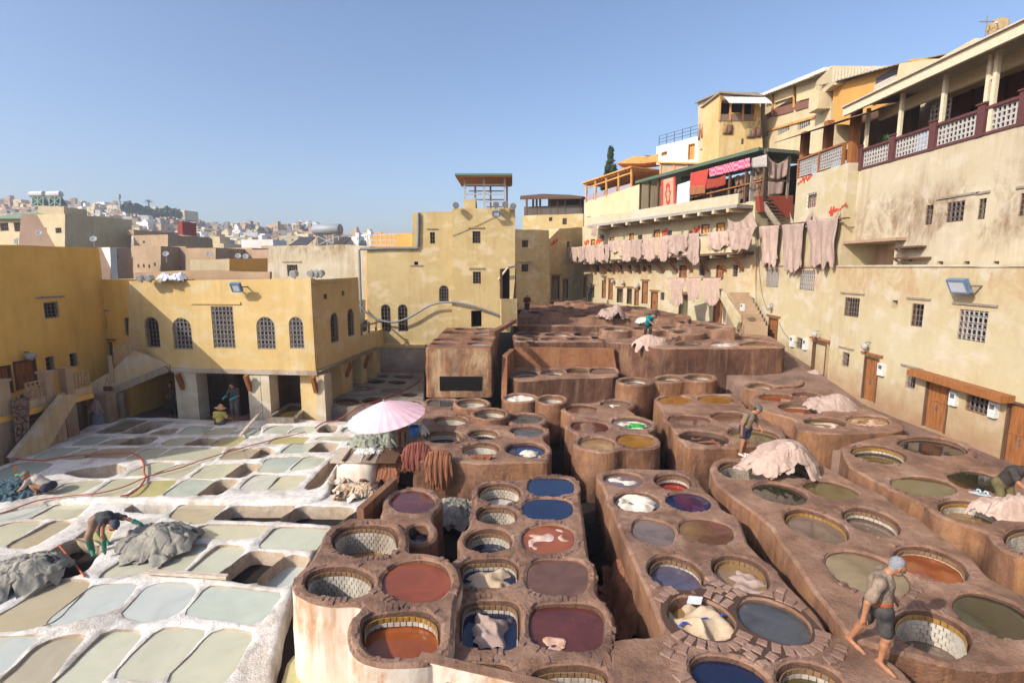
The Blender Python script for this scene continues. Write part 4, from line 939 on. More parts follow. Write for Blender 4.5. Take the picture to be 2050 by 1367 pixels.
mb = MB(); zl = pR.hit(1687, 226)[1]; pbox(mb, pR, xl, 32, 12.62, 13.02, -.14, .0); mb.obj('fascia', CRM, b.t)
mb = MB(); pbox(mb, pRc, xl+.3, 32, 12.35, 12.8, -.95, -.8); mb.obj('beam', CRM, b.t)
mb = MB(); mb.add([pR.pt(xl,13.03,.1), pR.pt(32,13.03,.1), pR.pt(32,13.5,-4.5), pR.pt(xl,13.5,-4.5), pR.pt(xl,12.98,.1), pR.pt(32,12.98,.1), pR.pt(32,13.42,-4.5), pR.pt(xl,13.42,-4.5)], [(0,1,2,3),(7,6,5,4),(0,4,5,1),(3,2,6,7),(0,3,7,4),(1,5,6,2)]); mb.obj('canopy_roof', flat((.50,.45,.36), .7), b.t)
WD = wood('mahogany_panels', (.11,.030,.018))
mb = MB(); pbox(mb, pRc, 11.3, 32, 10.1, 13.0, -3.4, -3.2)
for x in np.arange(11.6, 32, 1.5): pbox(mb, pRc, x, x+.16, 10.1, 13.0, -3.2, -3.1)
mb.obj('room_front', WD, b.t)
for x in (13.2, 16.4, 19.4, 22.6): mb = MB(); pbox(mb, pRc, x, x+1.1, 10.15, 12.3, -3.2, -3.17); mb.obj('room_opening', M['void'], b.t)
mb = MB(); s0, s1, z0, z1 = rect_sz(pRc, 1805, 228, 1832, 272)
lattice(mb, pRc.shift(-1.4), s0-.3, s1-.1, 10.9, 12.3, 0, .2, .05); mb.obj('lattice_screen', M['iron_l'], b.t)
b.finish()
HC = b
mb = MB(); c = pRc.pt(pRc.hit(1757, 292)[0], 11.0, -.45); rd = random.Random(3)
t = thing('potted_plant', 'green spiky plant behind the terrace balustrade', 'plant', c-Vector((0,0,.9)))
for i in range(38):
    a = rd.uniform(0, 6.3); el = rd.uniform(.3, 1.3); L = rd.uniform(.45,.8); d_ = Vector((math.cos(a)*math.cos(el), math.sin(a)*math.cos(el), math.sin(el))); sd_ = d_.cross(Vector((0,0,1))).normalized()*.028
    m_ = c+d_*L*.6; e_ = c+d_*L-Vector((0,0,L*.25)); mb.add([c-sd_, c+sd_, m_+sd_, m_-sd_, e_], [(0,1,2,3),(3,2,4)])
mb.obj('leaves', flat((.07,.16,.03), .6), t)
mb = MB(); mb.tube([c+Vector((0,0,z)) for z in (-.9,-.85,-.05,0)], [.13,.16,.22,.22], 10); mb.obj('pot', flat((.25,.10,.05)), t)
# roof-top wall, dish
b = Bld('house', 'cream gable house rising behind the terrace canopy', 'house', PlXY(19.2, 40, 19.2, 12), [(1790,185),(1800,128),(1880,118),(1905,103),(1952,77),(1962,84),(2060,60),(2300,60),(2300,260),(1790,260)], 4, 'cream'); b.finish()
t = thing('satellite_dish', 'tan satellite dish on the cream roof wall', 'satellite dish', D(1995, 72, 19))
def dish(t, c, n_, r_, mat, mast=True, ground=None):
    n_ = Vector(n_).normalized(); a = n_.orthogonal().normalized(); b_ = n_.cross(a); V = [c-n_*r_*.28]; Fs = []; N = 14
    for k in (1, 2, 3):
        rr = r_*k/3
        for j in range(N): th = 2*math.pi*j/N; V.append(c-n_*r_*.28*(1-(k/3)**2)+(a*math.cos(th)+b_*math.sin(th))*rr)
    Fs += [(0, 1+j, 1+(j+1)%N) for j in range(N)]+[(1+k*N+j, 1+(k+1)*N+j, 1+(k+1)*N+(j+1)%N, 1+k*N+(j+1)%N) for k in (0,1) for j in range(N)]
    o = mk('bowl', V, Fs, mat, t, smooth=True); sm = o.modifiers.new('s', 'SOLIDIFY'); sm.thickness = .02
    mb = MB(); mb.tube([c-n_*r_*.28+b_*0, c+n_*r_*.55], .015, 4); mb.tube([c+n_*r_*.5, c+n_*r_*.62], .045, 6); mb.obj('feed_arm', M['iron_l'], t)
    if ground is not None: mb = MB(); mb.tube([c-n_*r_*.3, Vector((c.x-n_.x*r_*.3, c.y-n_.y*r_*.3, ground))], .03, 5); mb.obj('mast', M['iron_l'], t)
dish(t, D(1997, 52, 19), (-.75, -.55, .35), .30, flat((.30,.21,.10), .6), ground=D(1997, 82, 19).z)
t = thing('aerial', 'thin aerial mast beside the tan dish', 'aerial', D(1971, 80, 19)); mb = MB(); p0 = D(1971, 82, 19); mb.tube([p0, p0+Vector((0,0,.8))], .02, 4); mb.bar(p0+Vector((-.25,0,.6)), p0+Vector((.25,0,.6)), .02); mb.obj('mast', M['iron'], t)

# orange upper house
pO = PlXY(19.7, 34.5, 19.7, 16)
b = Bld('house', 'orange rendered upper house with a corrugated tin roof', 'house', pO, [(1668,250),(1668,172),(1830,118),(1860,118),(1860,250)], 5, 'orange_wall')
mb = MB(); s0, s1, z0, z1 = rect_sz(pO, 1752, 160, 1795, 200)
for i in range(10): pbox(mb, pO, s0, s1, z0+(z1-z0)*i/10, z0+(z1-z0)*(i+.8)/10, .02, .06)
mb.obj('blind', flat((.62,.56,.44)), b.t)
mb = MB(); s0, s1, z0, z1 = rect_sz(pO, 1755, 146, 1795, 162); pbox(mb, pO, s0, s1, z0, z1, .01, .03); mb.obj('window', flat((.10,.08,.09), .3), b.t)
sa, za = pO.hit(1655, 176); sb_, zb_ = pO.hit(1825, 132)
mb = MB(); mb.sheet([[pO.pt(sa+(sb_-sa)*i/40, za+(zb_-za)*i/40+.12+.04*(i % 2), .5) for i in range(41)], [pO.pt(sa+(sb_-sa)*i/40, za+(zb_-za)*i/40+1.0+.04*(i % 2), -4) for i in range(41)]]); o = mb.obj('tin_roof', flat((.30,.27,.22), .6), b.t); o.modifiers.new('s', 'SOLIDIFY').thickness = .03
b.finish()
# ================================================================ back row with the gallery
Z3 = lambda x, y: (1030+.2633*x, 280+.2633*y)
p2 = Pl(1165, 52, 1512, 33)
def zz(pl, u, v): return pl.hit(u, v)[1]
b = Bld('house', 'long yellow row house with a hide-hung timber gallery and many orange doors', 'house', p2, [(1166,640),(1512,690),(1512,404),(1200,450),(1166,455)], 7, 'plaster_R')
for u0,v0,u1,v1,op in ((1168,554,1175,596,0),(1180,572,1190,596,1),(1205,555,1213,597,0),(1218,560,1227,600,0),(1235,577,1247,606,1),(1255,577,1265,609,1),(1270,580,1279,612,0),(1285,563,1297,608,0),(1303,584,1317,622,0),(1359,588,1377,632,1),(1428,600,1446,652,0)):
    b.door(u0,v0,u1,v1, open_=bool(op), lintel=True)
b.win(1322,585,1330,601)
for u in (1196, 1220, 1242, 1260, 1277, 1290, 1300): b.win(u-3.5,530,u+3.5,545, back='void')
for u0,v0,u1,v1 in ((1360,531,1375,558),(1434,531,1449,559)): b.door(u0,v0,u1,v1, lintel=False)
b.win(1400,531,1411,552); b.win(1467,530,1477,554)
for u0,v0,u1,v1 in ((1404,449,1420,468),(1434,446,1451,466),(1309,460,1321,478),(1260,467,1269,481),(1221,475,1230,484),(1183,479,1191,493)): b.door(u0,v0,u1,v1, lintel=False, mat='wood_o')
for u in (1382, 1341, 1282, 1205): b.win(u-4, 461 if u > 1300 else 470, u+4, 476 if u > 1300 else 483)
# gallery: floor, parapet, joists, struts
sa, _ = p2.hit(1166, 520); sb_, _ = p2.hit(1510, 500)
za_, zb_ = zz(p2.shift(1.2), 1166, 527), zz(p2.shift(1.2), 1505, 508); zr0, zr1 = zz(p2.shift(1.2), 1166, 500), zz(p2.shift(1.2), 1505, 458)
def slab(mb, pl, s0, s1, zA, zB, h, o0, o1, m=0):
    V = []
    for z_ in (0, h):
        for s_, zz_ in ((s0, zA), (s1, zB)):
            for o_ in (o0, o1): V.append(pl.pt(s_, zz_+z_, o_))
    mb.add(V, [(0,2,3,1),(4,5,7,6),(0,1,5,4),(2,6,7,3),(0,4,6,2),(1,3,7,5)], m)
mb = MB(); slab(mb, p2, sa, sb_, za_, zb_, .14, .0, 1.28); mb.obj('gallery_floor', M['wood_d'], b.t)
mb = MB(); slab(mb, p2, sa, sb_, za_+.14, zb_+.14, 1.0, 1.1, 1.22); mb.obj('gallery_parapet', M['plaster_R'], b.t)
mb = MB(); slab(mb, p2, sa, sb_, za_+1.3, zb_+1.35, .07, 1.14, 1.2); mb.obj('gallery_rail', M['wood_d'], b.t)
us = [1195,1215,1232,1249,1266,1284,1305,1330,1358,1388,1420,1455,1490]
for u in us:
    s_ = p2.hit(u, 520)[0]; t = (s_-sa)/(sb_-sa); zf = za_+(zb_-za_)*t; mb = MB(); mb.bar(p2.pt(s_, zf-1.0, .05), p2.pt(s_, zf-.02, 1.1), .13); mb.obj('strut', M['wood'], b.t)
    mb = MB(); pbox(mb, p2, s_-.09, s_+.09, zf-.17, zf-.01, .0, 1.42); mb.obj('joist', M['wood_g'], b.t)
# upper slab balcony with cream parapet
p2u = p2.shift(1.3); s0 = p2.hit(1200, 455)[0]; s1 = p2.hit(1509, 405)[0]
zA, zB = zz(p2u, 1200, 453), zz(p2u, 1505, 412)
mb = MB(); slab(mb, p2, s0, s1, zA, zB, .2, .0, 1.4); mb.obj('balcony_slab', M['grey_wall'], b.t)
mb = MB(); slab(mb, p2, s0, s1, zA+.2, zB+.2, .65, 1.15, 1.32); mb.obj('balcony_parapet', M['plaster_U'], b.t)
for u in np.linspace(1225, 1490, 10):
    s_ = p2.hit(u, 440)[0]; t = (s_-s0)/(s1-s0); mb = MB(); zf = zA+(zB-zA)*t; pbox(mb, p2, s_-.1, s_+.1, zf-.22, zf-.01, .0, 1.48); mb.obj('joist', M['cream'], b.t)
b.finish(); ROW = b
# outside stair at the end of the row
pS = Pl(1435, 34.2, 1475, 31.2)
t = thing('staircase', 'plastered outdoor staircase with sloping side wall by the hung hides', 'staircase', pS.pt(0, 1.0))
mb = MB(); q = [pS.hit(*p) for p in ((1440,578),(1442,598),(1473,660),(1478,645),(1478,635))]
V = [pS.pt(a, z) for a, z in q]+[pS.pt(a, z, -.2) for a, z in q]; mb.add(V, [(0,1,2,3,4),(9,8,7,6,5)]+[(i,5+i,5+(i+1)%5,(i+1)%5) for i in range(5)]); mb.obj('side_wall', M['plaster_R'], t)
sA, zA_ = pS.hit(1448, 582); sB, zB_ = pS.hit(1484, 655); n_ = 10
for k in range(n_):
    mb = MB(); a = sA+(sB-sA)*k/n_; zt = zA_+(zB_-zA_)*(k+.5)/n_; pbox(mb, pS, a, a+(sB-sA)/n_+.12, 1.0, zt, -1.5, -.25); mb.obj('step', M['tan'], t)
# meter boxes, lamps on the row
for i, u in enumerate((1212, 1231, 1251, 1281)): lamp_wall(p2, u, 561+.19*(u-1212), 'small round lamp above the row-house doors', .16, 'lamps above row doors')
# ---------------- carpet shop under the green roof
pk = p2.shift(-.25)
t = thing('shop_terrace', 'open timber carpet stall with a green roof edge on the balcony slab', 'stall', pk.pt(pk.hit(1400, 400)[0], 8.5))
sL, zL = pk.hit(1280, 366); sR, zR = pk.hit(1529, 300)
mb = MB(); slab(mb, pk, sL, sR, zL-.05, zR-.05, .16, -4.5, .35); mb.obj('roof', flat((.12,.16,.12), .7), t)
mb = MB(); slab(mb, pk, sL, sR, zL-.1, zR-.1, .22, .36, .42); mb.obj('fascia', flat((.09,.13,.085), .6), t)
fl = lambda u: zz(pk, u, 446-(u-1280)*.135)
for u in (1282, 1300, 1318, 1384, 1425, 1460, 1492, 1528):
    s_ = pk.hit(u, 380)[0]; tt_ = (s_-sL)/(sR-sL); mb = MB(); pbox(mb, pk, s_-.07, s_+.07, fl(u)-.2, zL+(zR-zL)*tt_-.1, -.08, .06); mb.obj('post', M['wood_d'], t)
s0_, s1_ = pk.hit(1384, 400)[0], pk.hit(1526, 400)[0]
mb = MB(); mb.bar(pk.pt(s0_, zz(pk,1384,396), .08), pk.pt(s1_, zz(pk,1526,362), .08), .09); mb.obj('rail', M['wood'], t)
mb = MB(); pbox(mb, pk, sL, sR, 8.4, min(zL,zR)-.2, -4.4, -4.2); mb.obj('back_wall', M['void_b'], t)
mb = MB(); slab(mb, pk, sL, sR, fl(1282)-.35, fl(1528)-.35, .2, -4.5, .1); mb.obj('floor', M['tan'], t)
# side end of the stall
sd_ = Pl(1529, pk.pt(sR,0).y+.02, 1592, pk.pt(sR,0).y+3.2)
# hanging cloths and carpets
def cloth(name, label, cat, pl, quad, mat, off=.16, nx=18, nz=14, wave=.05, freq=7, sag=0, rag=.0, group=None, seed=0, drape=0.):
    """hanging sheet: quad of picture points TL, TR, BR, BL on plane pl"""
    rd = random.Random(seed); q = [pl.hit(*p) for p in quad]; rows = []; ph = rd.uniform(0, 6); ph2 = rd.uniform(0, 6)
    prof = [rd.uniform(-1, 1) for _ in range(nx+1)]
    for j in range(nz+1):
        t = j/nz; rw = []
        for i in range(nx+1):
            w = i/nx; a = (q[0][0]*(1-w)+q[1][0]*w)*(1-t)+(q[3][0]*(1-w)+q[2][0]*w)*t; z = (q[0][1]*(1-w)+q[1][1]*w)*(1-t)+(q[3][1]*(1-w)+q[2][1]*w)*t
            Hh = abs(q[0][1]-q[3][1])
            z -= sag*4*w*(1-w)*(1-t*.6)
            if rag: z += rag*Hh*t**3*(prof[i]+.7*math.cos(w*math.pi*2)*-1); a += .05*rag*prof[i]*t
            o_ = off+wave*(.35+t)*math.sin(freq*w*6.28+ph+t*1.5)+wave*.6*math.sin(freq*.43*w*6.28+ph2)
            rw.append(pl.pt(a, z, o_+drape*t))
        rows.append(rw)
    mb = MB(); mb.sheet(rows); o = mb.obj(name, mat, smooth=True); o.modifiers.new('thickness', 'SOLIDIFY').thickness = .018
    return tag(o, label, cat, group)
n = NB('red_medallion_carpet')
CARPET = flat((.42,.30,.19), .95); REDC = flat((.48,.05,.035), .95, .2, .2)
o = cloth('carpet', 'beige carpet with red border and red medallion hung on the stall', 'carpet', pk, [Z3(1130,305),Z3(1232,280),Z3(1232,512),Z3(1128,530)], CARPET, .12, 4, 8, .01, 1)
ol_ = [Z3(*p) for p in ((1180,325),(1195,345),(1190,375),(1202,400),(1192,430),(1195,470),(1180,500),(1165,480),(1165,450),(1155,415),(1165,380),(1162,350))]
inn_ = [Z3(*p) for p in ((1180,355),(1186,375),(1183,390),(1193,410),(1185,430),(1188,455),(1180,472),(1172,455),(1172,435),(1165,413),(1174,390),(1170,370))]
mb = MB(); N = 12; A_ = [pk.w(*p, .158) for p in ol_]; B_ = [pk.w(*p, .158) for p in inn_]
mb.add(A_+B_, [(i,(i+1)%N,N+(i+1)%N,N+i) for i in range(N)]); m1 = mk('medallion', mb.v, mb.f, REDC, None); m1.parent = o; m1.location = m1.location-o.location
for x0, x1 in ((1126,1141),(1220,1236)):
    mb = MB(); mb.add([pk.w(*Z3(x0,305-(x0-1130)*.25),.157), pk.w(*Z3(x1,305-(x1-1130)*.25),.157), pk.w(*Z3(x1,530-(x1-1130)*.18),.157), pk.w(*Z3(x0,530-(x0-1130)*.18),.157)], [(0,1,2,3)]); m1 = mb.obj('border', REDC); m1.parent = o; m1.location = m1.location-o.location
cloth('sheet', 'pale blue-white sheet hung beside the medallion carpet', 'sheet', pk, [Z3(1250,345),Z3(1350,312),Z3(1345,495),Z3(1243,512)], flat((.55,.58,.66), .9), .14, 14, 12, .04, 3, seed=2)
mb = MB(); pbox(mb, pk, pk.hit(*Z3(1248,300))[0], pk.hit(*Z3(1350,300))[0], zz(pk,*Z3(1300,500)), zz(pk,*Z3(1300,272)), -.3, -.25); mb.obj('dark_opening', M['void'], t)
cloth('shawl', 'plain red shawl hanging over the stall rail', 'shawl', pk, [Z3(1357,255),Z3(1500,222),Z3(1472,375),Z3(1352,392)], flat((.44,.06,.04), .9), .2, 18, 12, .05, 4, seed=3)
cloth('shawl', 'red shawl end with tan patterned band under the plain red one', 'shawl', pk, [Z3(1357,360),Z3(1475,345),Z3(1472,410),Z3(1356,425)], flat((.32,.13,.06), .9, .2, .5, sc=30), .27, 18, 8, .05, 4, seed=4)
n = NB('pink_checked_cloth'); ck = n.n('ShaderNodeTexChecker'); n.put(ck.inputs[0], n.pos((5,5,5))); ck.inputs[1].default_value = (.50,.06,.14,1); ck.inputs[2].default_value = (.62,.26,.32,1); ck.inputs[3].default_value = 1.2; n.fin(ck.outputs[0], .9)
cloth('checked_cloth', 'pink and white checked cloth hung under the green roof', 'cloth', pk, [Z3(1497,222),Z3(1812,140),Z3(1812,215),Z3(1497,288)], n.m, .24, 30, 6, .04, 6, seed=5)
cloth('shawl', 'crimson and gold shawl looped on the stall rail beside the checked cloth', 'shawl', pk, [Z3(1480,300),Z3(1630,270),Z3(1630,345),Z3(1478,378)], flat((.30,.05,.03), .9, .2, .5, sc=30), .3, 18, 8, .06, 3, sag=.1, seed=6)
o = cloth('sheet', 'grey board sheet under the end of the green roof', 'sheet', pk, [Z3(1815,142),Z3(1930,112),Z3(1930,208),Z3(1815,215)], flat((.38,.35,.31), .9), .1, 6, 5, .01, 2, seed=7)
# bundles of hanging leather strips behind the rail
STR = flat((.24,.15,.10), .9, .2, .5)
for i, (x0, y0, x1, y1) in enumerate(((1400,420,1470,470),(1480,400,1600,470),(1640,270,1750,345),(1765,245,1895,310),(1640,370,1750,455),(1770,340,1890,440))):
    mb = MB(); rd = random.Random(i)
    for k in range(26):
        u = x0+(x1-x0)*(k+rd.random())/26; p_ = pk.w(*Z3(u, y0-(u-x0)*.22+rd.uniform(0,10)), -.35-rd.random()*.25); e = pk.w(*Z3(u+rd.uniform(-6,6), y1-(u-x0)*.2), -.35-rd.random()*.25); mb.bar(p_, e, .10, .03)
    mb.obj('leather_strips', random.choice([STR, flat((.40,.29,.21),.9), flat((.13,.07,.05),.9)]), t)
# end wall cloths + red stair parapet
pe = Pl(1529, pk.pt(sR,0).y+.1, 1596, pk.pt(sR,0).y+.6)
cloth('drape', 'dusty brown drape closing the end of the carpet stall', 'drape', pe, [(1534,311),(1576,312),(1572,352),(1536,355)], M['hide_p'], .1, 16, 10, .05, 3, sag=.5, seed=8)
cloth('drape', 'plain brown hide hung below the brown drape at the stall end', 'drape', pe, [(1535,364),(1568,365),(1566,388),(1537,392)], M['hide_p'], .05, 8, 8, .03, 2, seed=9)
mb = MB(); a0, a1 = pe.hit(1530,300)[0], pe.hit(1592,300)[0]; slab(mb, pe, a0, a1, zz(pe,1530,306), zz(pe,1592,311), .2, -.3, .35); mb.obj('end_fascia', flat((.10,.12,.09), .7), t)
for u in (1532, 1578): mb = MB(); a = pe.hit(u, 350)[0]; pbox(mb, pe, a-.07, a+.07, zz(pe,u,398), zz(pe,u,308), -.06, .06); mb.obj('end_post', M['wood_g'], t)
mb = MB(); pbox(mb, pe, pe.hit(1534,358)[0], pe.hit(1578,358)[0], zz(pe,1550,364), zz(pe,1550,360), -.03, .08); mb.obj('end_rail', M['wood_d'], t)
mb = MB(); pbox(mb, pe, a0, a1, zz(pe,1550,400), zz(pe,1550,312), -1.2, -1.1); mb.obj('end_wall', M['grey_wall'], t)
# open stair beside the red parapet
t = thing('staircase', 'open timber stair with a red side panel below the carpet stall', 'staircase', pe.pt(0, 7.5))
mb = MB(); q = [pe.hit(*p) for p in ((1536,393),(1587,391),(1585,432),(1572,436),(1556,425))]; V = [pe.pt(a, z, .05) for a, z in q]+[pe.pt(a, z, -.1) for a, z in q]
mb.add(V, [(0,1,2,3,4),(9,8,7,6,5)]+[(i,5+i,5+(i+1)%5,(i+1)%5) for i in range(5)]); mb.obj('side_panel', flat((.27,.055,.025), .8), t)
for k in range(8):
    mb = MB(); u0 = 1514+k*3.4; v0 = 400+k*6.8; pbox(mb, pe, pe.hit(u0,v0)[0], pe.hit(u0+26,v0)[0], zz(pe,u0,v0+3), zz(pe,u0,v0), .1, .5); mb.obj('tread', M['wood_d'], t)
mb = MB(); mb.bar(pe.w(1513,411,.6), pe.w(1548,458,.6), .14, .3); mb.obj('stringer', M['wood_l'], t)
mb = MB(); mb.bar(pe.w(1509,395,.5), pe.w(1512,425,.5), .35, .3); mb.obj('red_post', flat((.27,.05,.03), .8), t)
mb = MB(); pbox(mb, pe, pe.hit(1512,430)[0], pe.hit(1592,430)[0], zz(pe,1550,470), zz(pe,1550,402), -1.0, -.3); mb.obj('back_wall', M['plaster_R'], t)

# ================================================================ houses behind on the right
Z2 = lambda x, y: (1380+.1902*x, 100+.1902*y)
X0 = PlXY(16.0, 45.6, 16.0, 41); 
b = Bld('house', 'cream corner house with leather bags hung on its left face', 'house', X0, [Z2(92,1250),Z2(300,1250),Z2(318,470),Z2(92,560)], 3.2, 'cream')
b.win(*Z2(145,1040),*Z2(218,1150), frame='wood', lintel=.4)
mb = MB(); slab(mb, X0, X0.hit(*Z2(85,500))[0], X0.hit(*Z2(318,500))[0]+.1, zz(X0,*Z2(92,560))+.02, zz(X0,*Z2(318,470))+.02, .1, -3, .25); mb.obj('roof', flat((.30,.26,.22), .7), b.t)
b.finish()
pF = PlXY(16.0, 41, 19.75, 41.1)
b2 = Bld('house', 'yellow house front with a scalloped white awning over its window band', 'house', pF, [Z2(300,1250),Z2(775,1080),Z2(735,500),Z2(325,470)], 3.2, 'plaster_M')
b2.niche(*Z2(330,530),*Z2(700,680), .8, 'void'); b2.win(*Z2(548,935),*Z2(575,995))
mb = MB(); s0, s1, z0, z1 = rect_sz(pF, *Z2(440,645), *Z2(560,690)); pbox(mb, pF, s0, s1, z0, z1, -.4, -.35); mb.obj('signboard', flat((.55,.38,.14)), b2.t)
mb = MB(); s0, s1, z0, z1 = rect_sz(pF, *Z2(325,680), *Z2(700,750)); pbox(mb, pF, s0, s1, z0, z1, .0, .05); mb.obj('parapet', flat((.22,.15,.12)), b2.t)
for x in (320, 432, 565, 690):
    mb = MB(); a = pF.hit(*Z2(x,600))[0]; pbox(mb, pF, a-.06, a+.06, zz(pF,*Z2(x,750)), zz(pF,*Z2(x,500)), .0, .1); mb.obj('post', M['wood_o'], b2.t)
rows = []; 
for k in range(5):
    rows.append([pF.pt(pF.hit(*Z2(345+440*i/40,510))[0], zz(pF,*Z2(345,500))-.25*k**1.2*.55-(.09*(i % 2) if k == 4 else 0), .1+.28*k) for i in range(41)])
mb = MB(); mb.sheet(rows); o = mb.obj('awning', flat((.60,.57,.52), .9), b2.t); o.modifiers.new('s','SOLIDIFY').thickness = .02
mb = MB(); slab(mb, pF, pF.hit(*Z2(300,500))[0], pF.hit(*Z2(750,500))[0], zz(pF,*Z2(330,465)), zz(pF,*Z2(740,500)), .12, -3.5, .3); mb.obj('roof', flat((.34,.28,.22), .7), b2.t)
b2.finish()
pG = PlXY(19.75, 41.1, 19.75, 31)
b3 = Bld('house', 'long cream upper house with roll-down blinds and a white metal eave', 'house', pG, [Z2(775,1200),Z2(1480,1050),Z2(1500,170),Z2(735,480)], 5, 'cream')
b3.niche(*Z2(800,590),*Z2(1120,650), .9, 'void'); b3.niche(*Z2(905,470),*Z2(1385,560), .4, 'void')
for x0, y0, x1, y1 in ((745,870,830,925),(930,815,1050,875),(1140,745,1268,825)): b3.win(*Z2(x0,y0),*Z2(x1,y1), step=.25, frame='tan', iron='iron_l', bar=.05)
mb = MB(); mb.bar(pG.w(*Z2(840,850),.05), pG.w(*Z2(1330,705),.05), .1, .14); mb.obj('ledge', M['wood_o'], b3.t)
mb = MB(); slab(mb, pG, pG.hit(*Z2(700,485))[0], pG.hit(*Z2(1515,160))[0], zz(pG.shift(.5),*Z2(705,490)), zz(pG.shift(.5),*Z2(1515,165)), .22, -5, .5); mb.obj('roof', flat((.66,.62,.52), .5), b3.t)
for i, (x0, x1, yt, yb) in enumerate(((915,1110,440,560),(1150,1395,370,545))):
    m_ = (x0+x1)/2; mb = MB(); mb.add([pG.w(*Z2(x0,yt+25),.12), pG.w(*Z2(x1,yt-40),.12), pG.w(*Z2(x1,yb-65),.16), pG.w(*Z2(x0,yb),.16)], [(0,3,2,1)]); o = mb.obj('blind', flat((.58,.47,.27), .9), b3.t); o.modifiers.new('s','SOLIDIFY').thickness = .02
rows = [[pG.w(*Z2(850+540*i/36, 462-195*i/36), .15) for i in range(37)], [pG.w(*Z2(850+540*i/36, 485-200*i/36+(14 if i % 2 else 0)), .75) for i in range(37)]]
mb = MB(); mb.sheet(rows); o = mb.obj('awning', flat((.55,.49,.42), .9), b3.t); o.modifiers.new('s','SOLIDIFY').thickness = .02
for x0, x1, y0, y1 in ((895,1105,680,600),(1125,1355,620,530)):
    mb = MB(); lat_s0 = pG.hit(*Z2(x0,660))[0]; lat_s1 = pG.hit(*Z2(x1,560))[0]; slab(mb, pG, lat_s0, lat_s1, zz(pG,*Z2(x0,y0+25)), zz(pG,*Z2(x1,y1+45)), .55, .01, .08); mb.obj('balustrade_panel', flat((.22,.10,.07), .8, .3, .4, sc=40), b3.t)
for x, y in ((890,640),(1118,560)): mb = MB(); mb.bar(pG.w(*Z2(x,y+50),.12), pG.w(*Z2(x,y-210),.12), .1); mb.obj('post', M['wood_o'], b3.t)
mb = MB(); s0, s1, z0, z1 = rect_sz(pG, *Z2(1390,470), *Z2(1490,640)); pbox(mb, pG, s0, s1, z0, z1, .0, .8); mb.obj('oriel', M['cream'], b3.t)
b3.finish()
pH = PlXY(19.85, 32.6, 25, 31.5)
b4 = Bld('shed', 'corrugated tin shed wall with a sloping roof on the upper house', 'shed', pH, [Z2(1510,370),Z2(2100,330),Z2(2050,225),Z2(1510,165)], 4, 'cream')
mb = MB()
for i in range(26):
    a = pH.hit(*Z2(1515,250))[0]+.17*i; pbox(mb, pH, a, a+.07, zz(pH,*Z2(1600,345)), zz(pH,*Z2(1600,200)), .0, .04)
mb.obj('ribs', flat((.58,.53,.42), .5), b4.t); b4.finish()
# white house
pW = Pl(1312, 52, 1402, 48)
b = Bld('house', 'white house with a roof railing behind the orange pergola', 'house', pW, [(1314,330),(1402,330),(1402,272),(1314,294)], 5, 'white')
b.win(1377,288,1391,320, frame='wood_o', back='orange_wall', step=.5); b.win(1324,304,1336,312, frame='wood_o', back='tan', step=.4)
mb = MB(); s0, s1 = pW.hit(1318,290)[0], pW.hit(1398,262)[0]; zA_, zB_ = zz(pW,1318,293), zz(pW,1398,272)
for i in range(6): s_ = s0+(s1-s0)*i/5; mb.bar(pW.pt(s_, zA_+(zB_-zA_)*i/5, -.1), pW.pt(s_, zA_+(zB_-zA_)*i/5+.95, -.1), .06)
for h in (.35,.65,.95): mb.bar(pW.pt(s0, zA_+h, -.1), pW.pt(s1, zB_+h, -.1), .05)
mb.obj('railing', flat((.10,.14,.20), .6), b.t); b.finish()
# orange pergola house
Z6 = lambda x, y: (1160+.1317*x, 290+.1317*y)
pP = Pl(1168, 57, 1290, 49)
b = Bld('house', 'cream house with an orange timber pergola terrace on top', 'house', pP, [Z6(70,1400),Z6(925,1400),Z6(925,600),Z6(780,640),Z6(75,880)], 6, 'cream')
for x0,y0,x1,y1 in ((130,1120,158,1185),(332,1110,375,1195),(455,1090,495,1185)): b.win(*Z6(x0,y0),*Z6(x1,y1), lintel=.5, step=.3)
zf0, zf1 = zz(pP,*Z6(80,870)), zz(pP,*Z6(780,690)); s0, s1 = pP.hit(*Z6(85,800))[0], pP.hit(*Z6(785,640))[0]
mb = MB()
for x0, x1, y0, y1 in ((95,215,865,840),(250,380,825,780),(420,560,770,730),(600,770,735,690)):
    slab(mb, pP, pP.hit(*Z6(x0,800))[0], pP.hit(*Z6(x1,700))[0], zz(pP,*Z6(x0,y0)), zz(pP,*Z6(x1,y1)), .62, -.08, -.03)
mb.obj('balustrade', flat((.33,.27,.32), .6, .3, .4, sc=50), b.t)
for x, yt, yb in ((105,590,880),(245,545,835),(410,485,790),(595,420,700),(790,360,640)):
    mb = MB(); mb.bar(pP.w(*Z6(x,yb),-.02), pP.w(*Z6(x,yt),-.02), .16); mb.obj('pergola_post', M['wood_o'], b.t)
mb = MB(); mb.bar(pP.w(*Z6(130,650),-.02), pP.w(*Z6(790,425),-.02), .12); mb.obj('pergola_rail', M['wood_o'], b.t)
zt0, zt1 = zz(pP,*Z6(95,592)), zz(pP,*Z6(800,352))
mb = MB(); slab(mb, pP, s0-.3, s1+.2, zt0, zt1, .14, -6, .25); mb.obj('pergola_roof', M['wood_o'], b.t)
for k in range(16):
    t_ = k/15; s_ = s0+(s1-s0)*t_; mb = MB(); z_ = zt0+(zt1-zt0)*t_; mb.bar(pP.pt(s_, z_-.1, .1), pP.pt(s_, z_-.1, -5.8), .08, .14); mb.obj('rafter', M['wood_o'], b.t)
mb = MB(); pbox(mb, pP, s0, s1+2, zf0, zt0+1.2, -6.1, -5.95); mb.obj('back_screen', M['wood_o'], b.t)
b.finish()
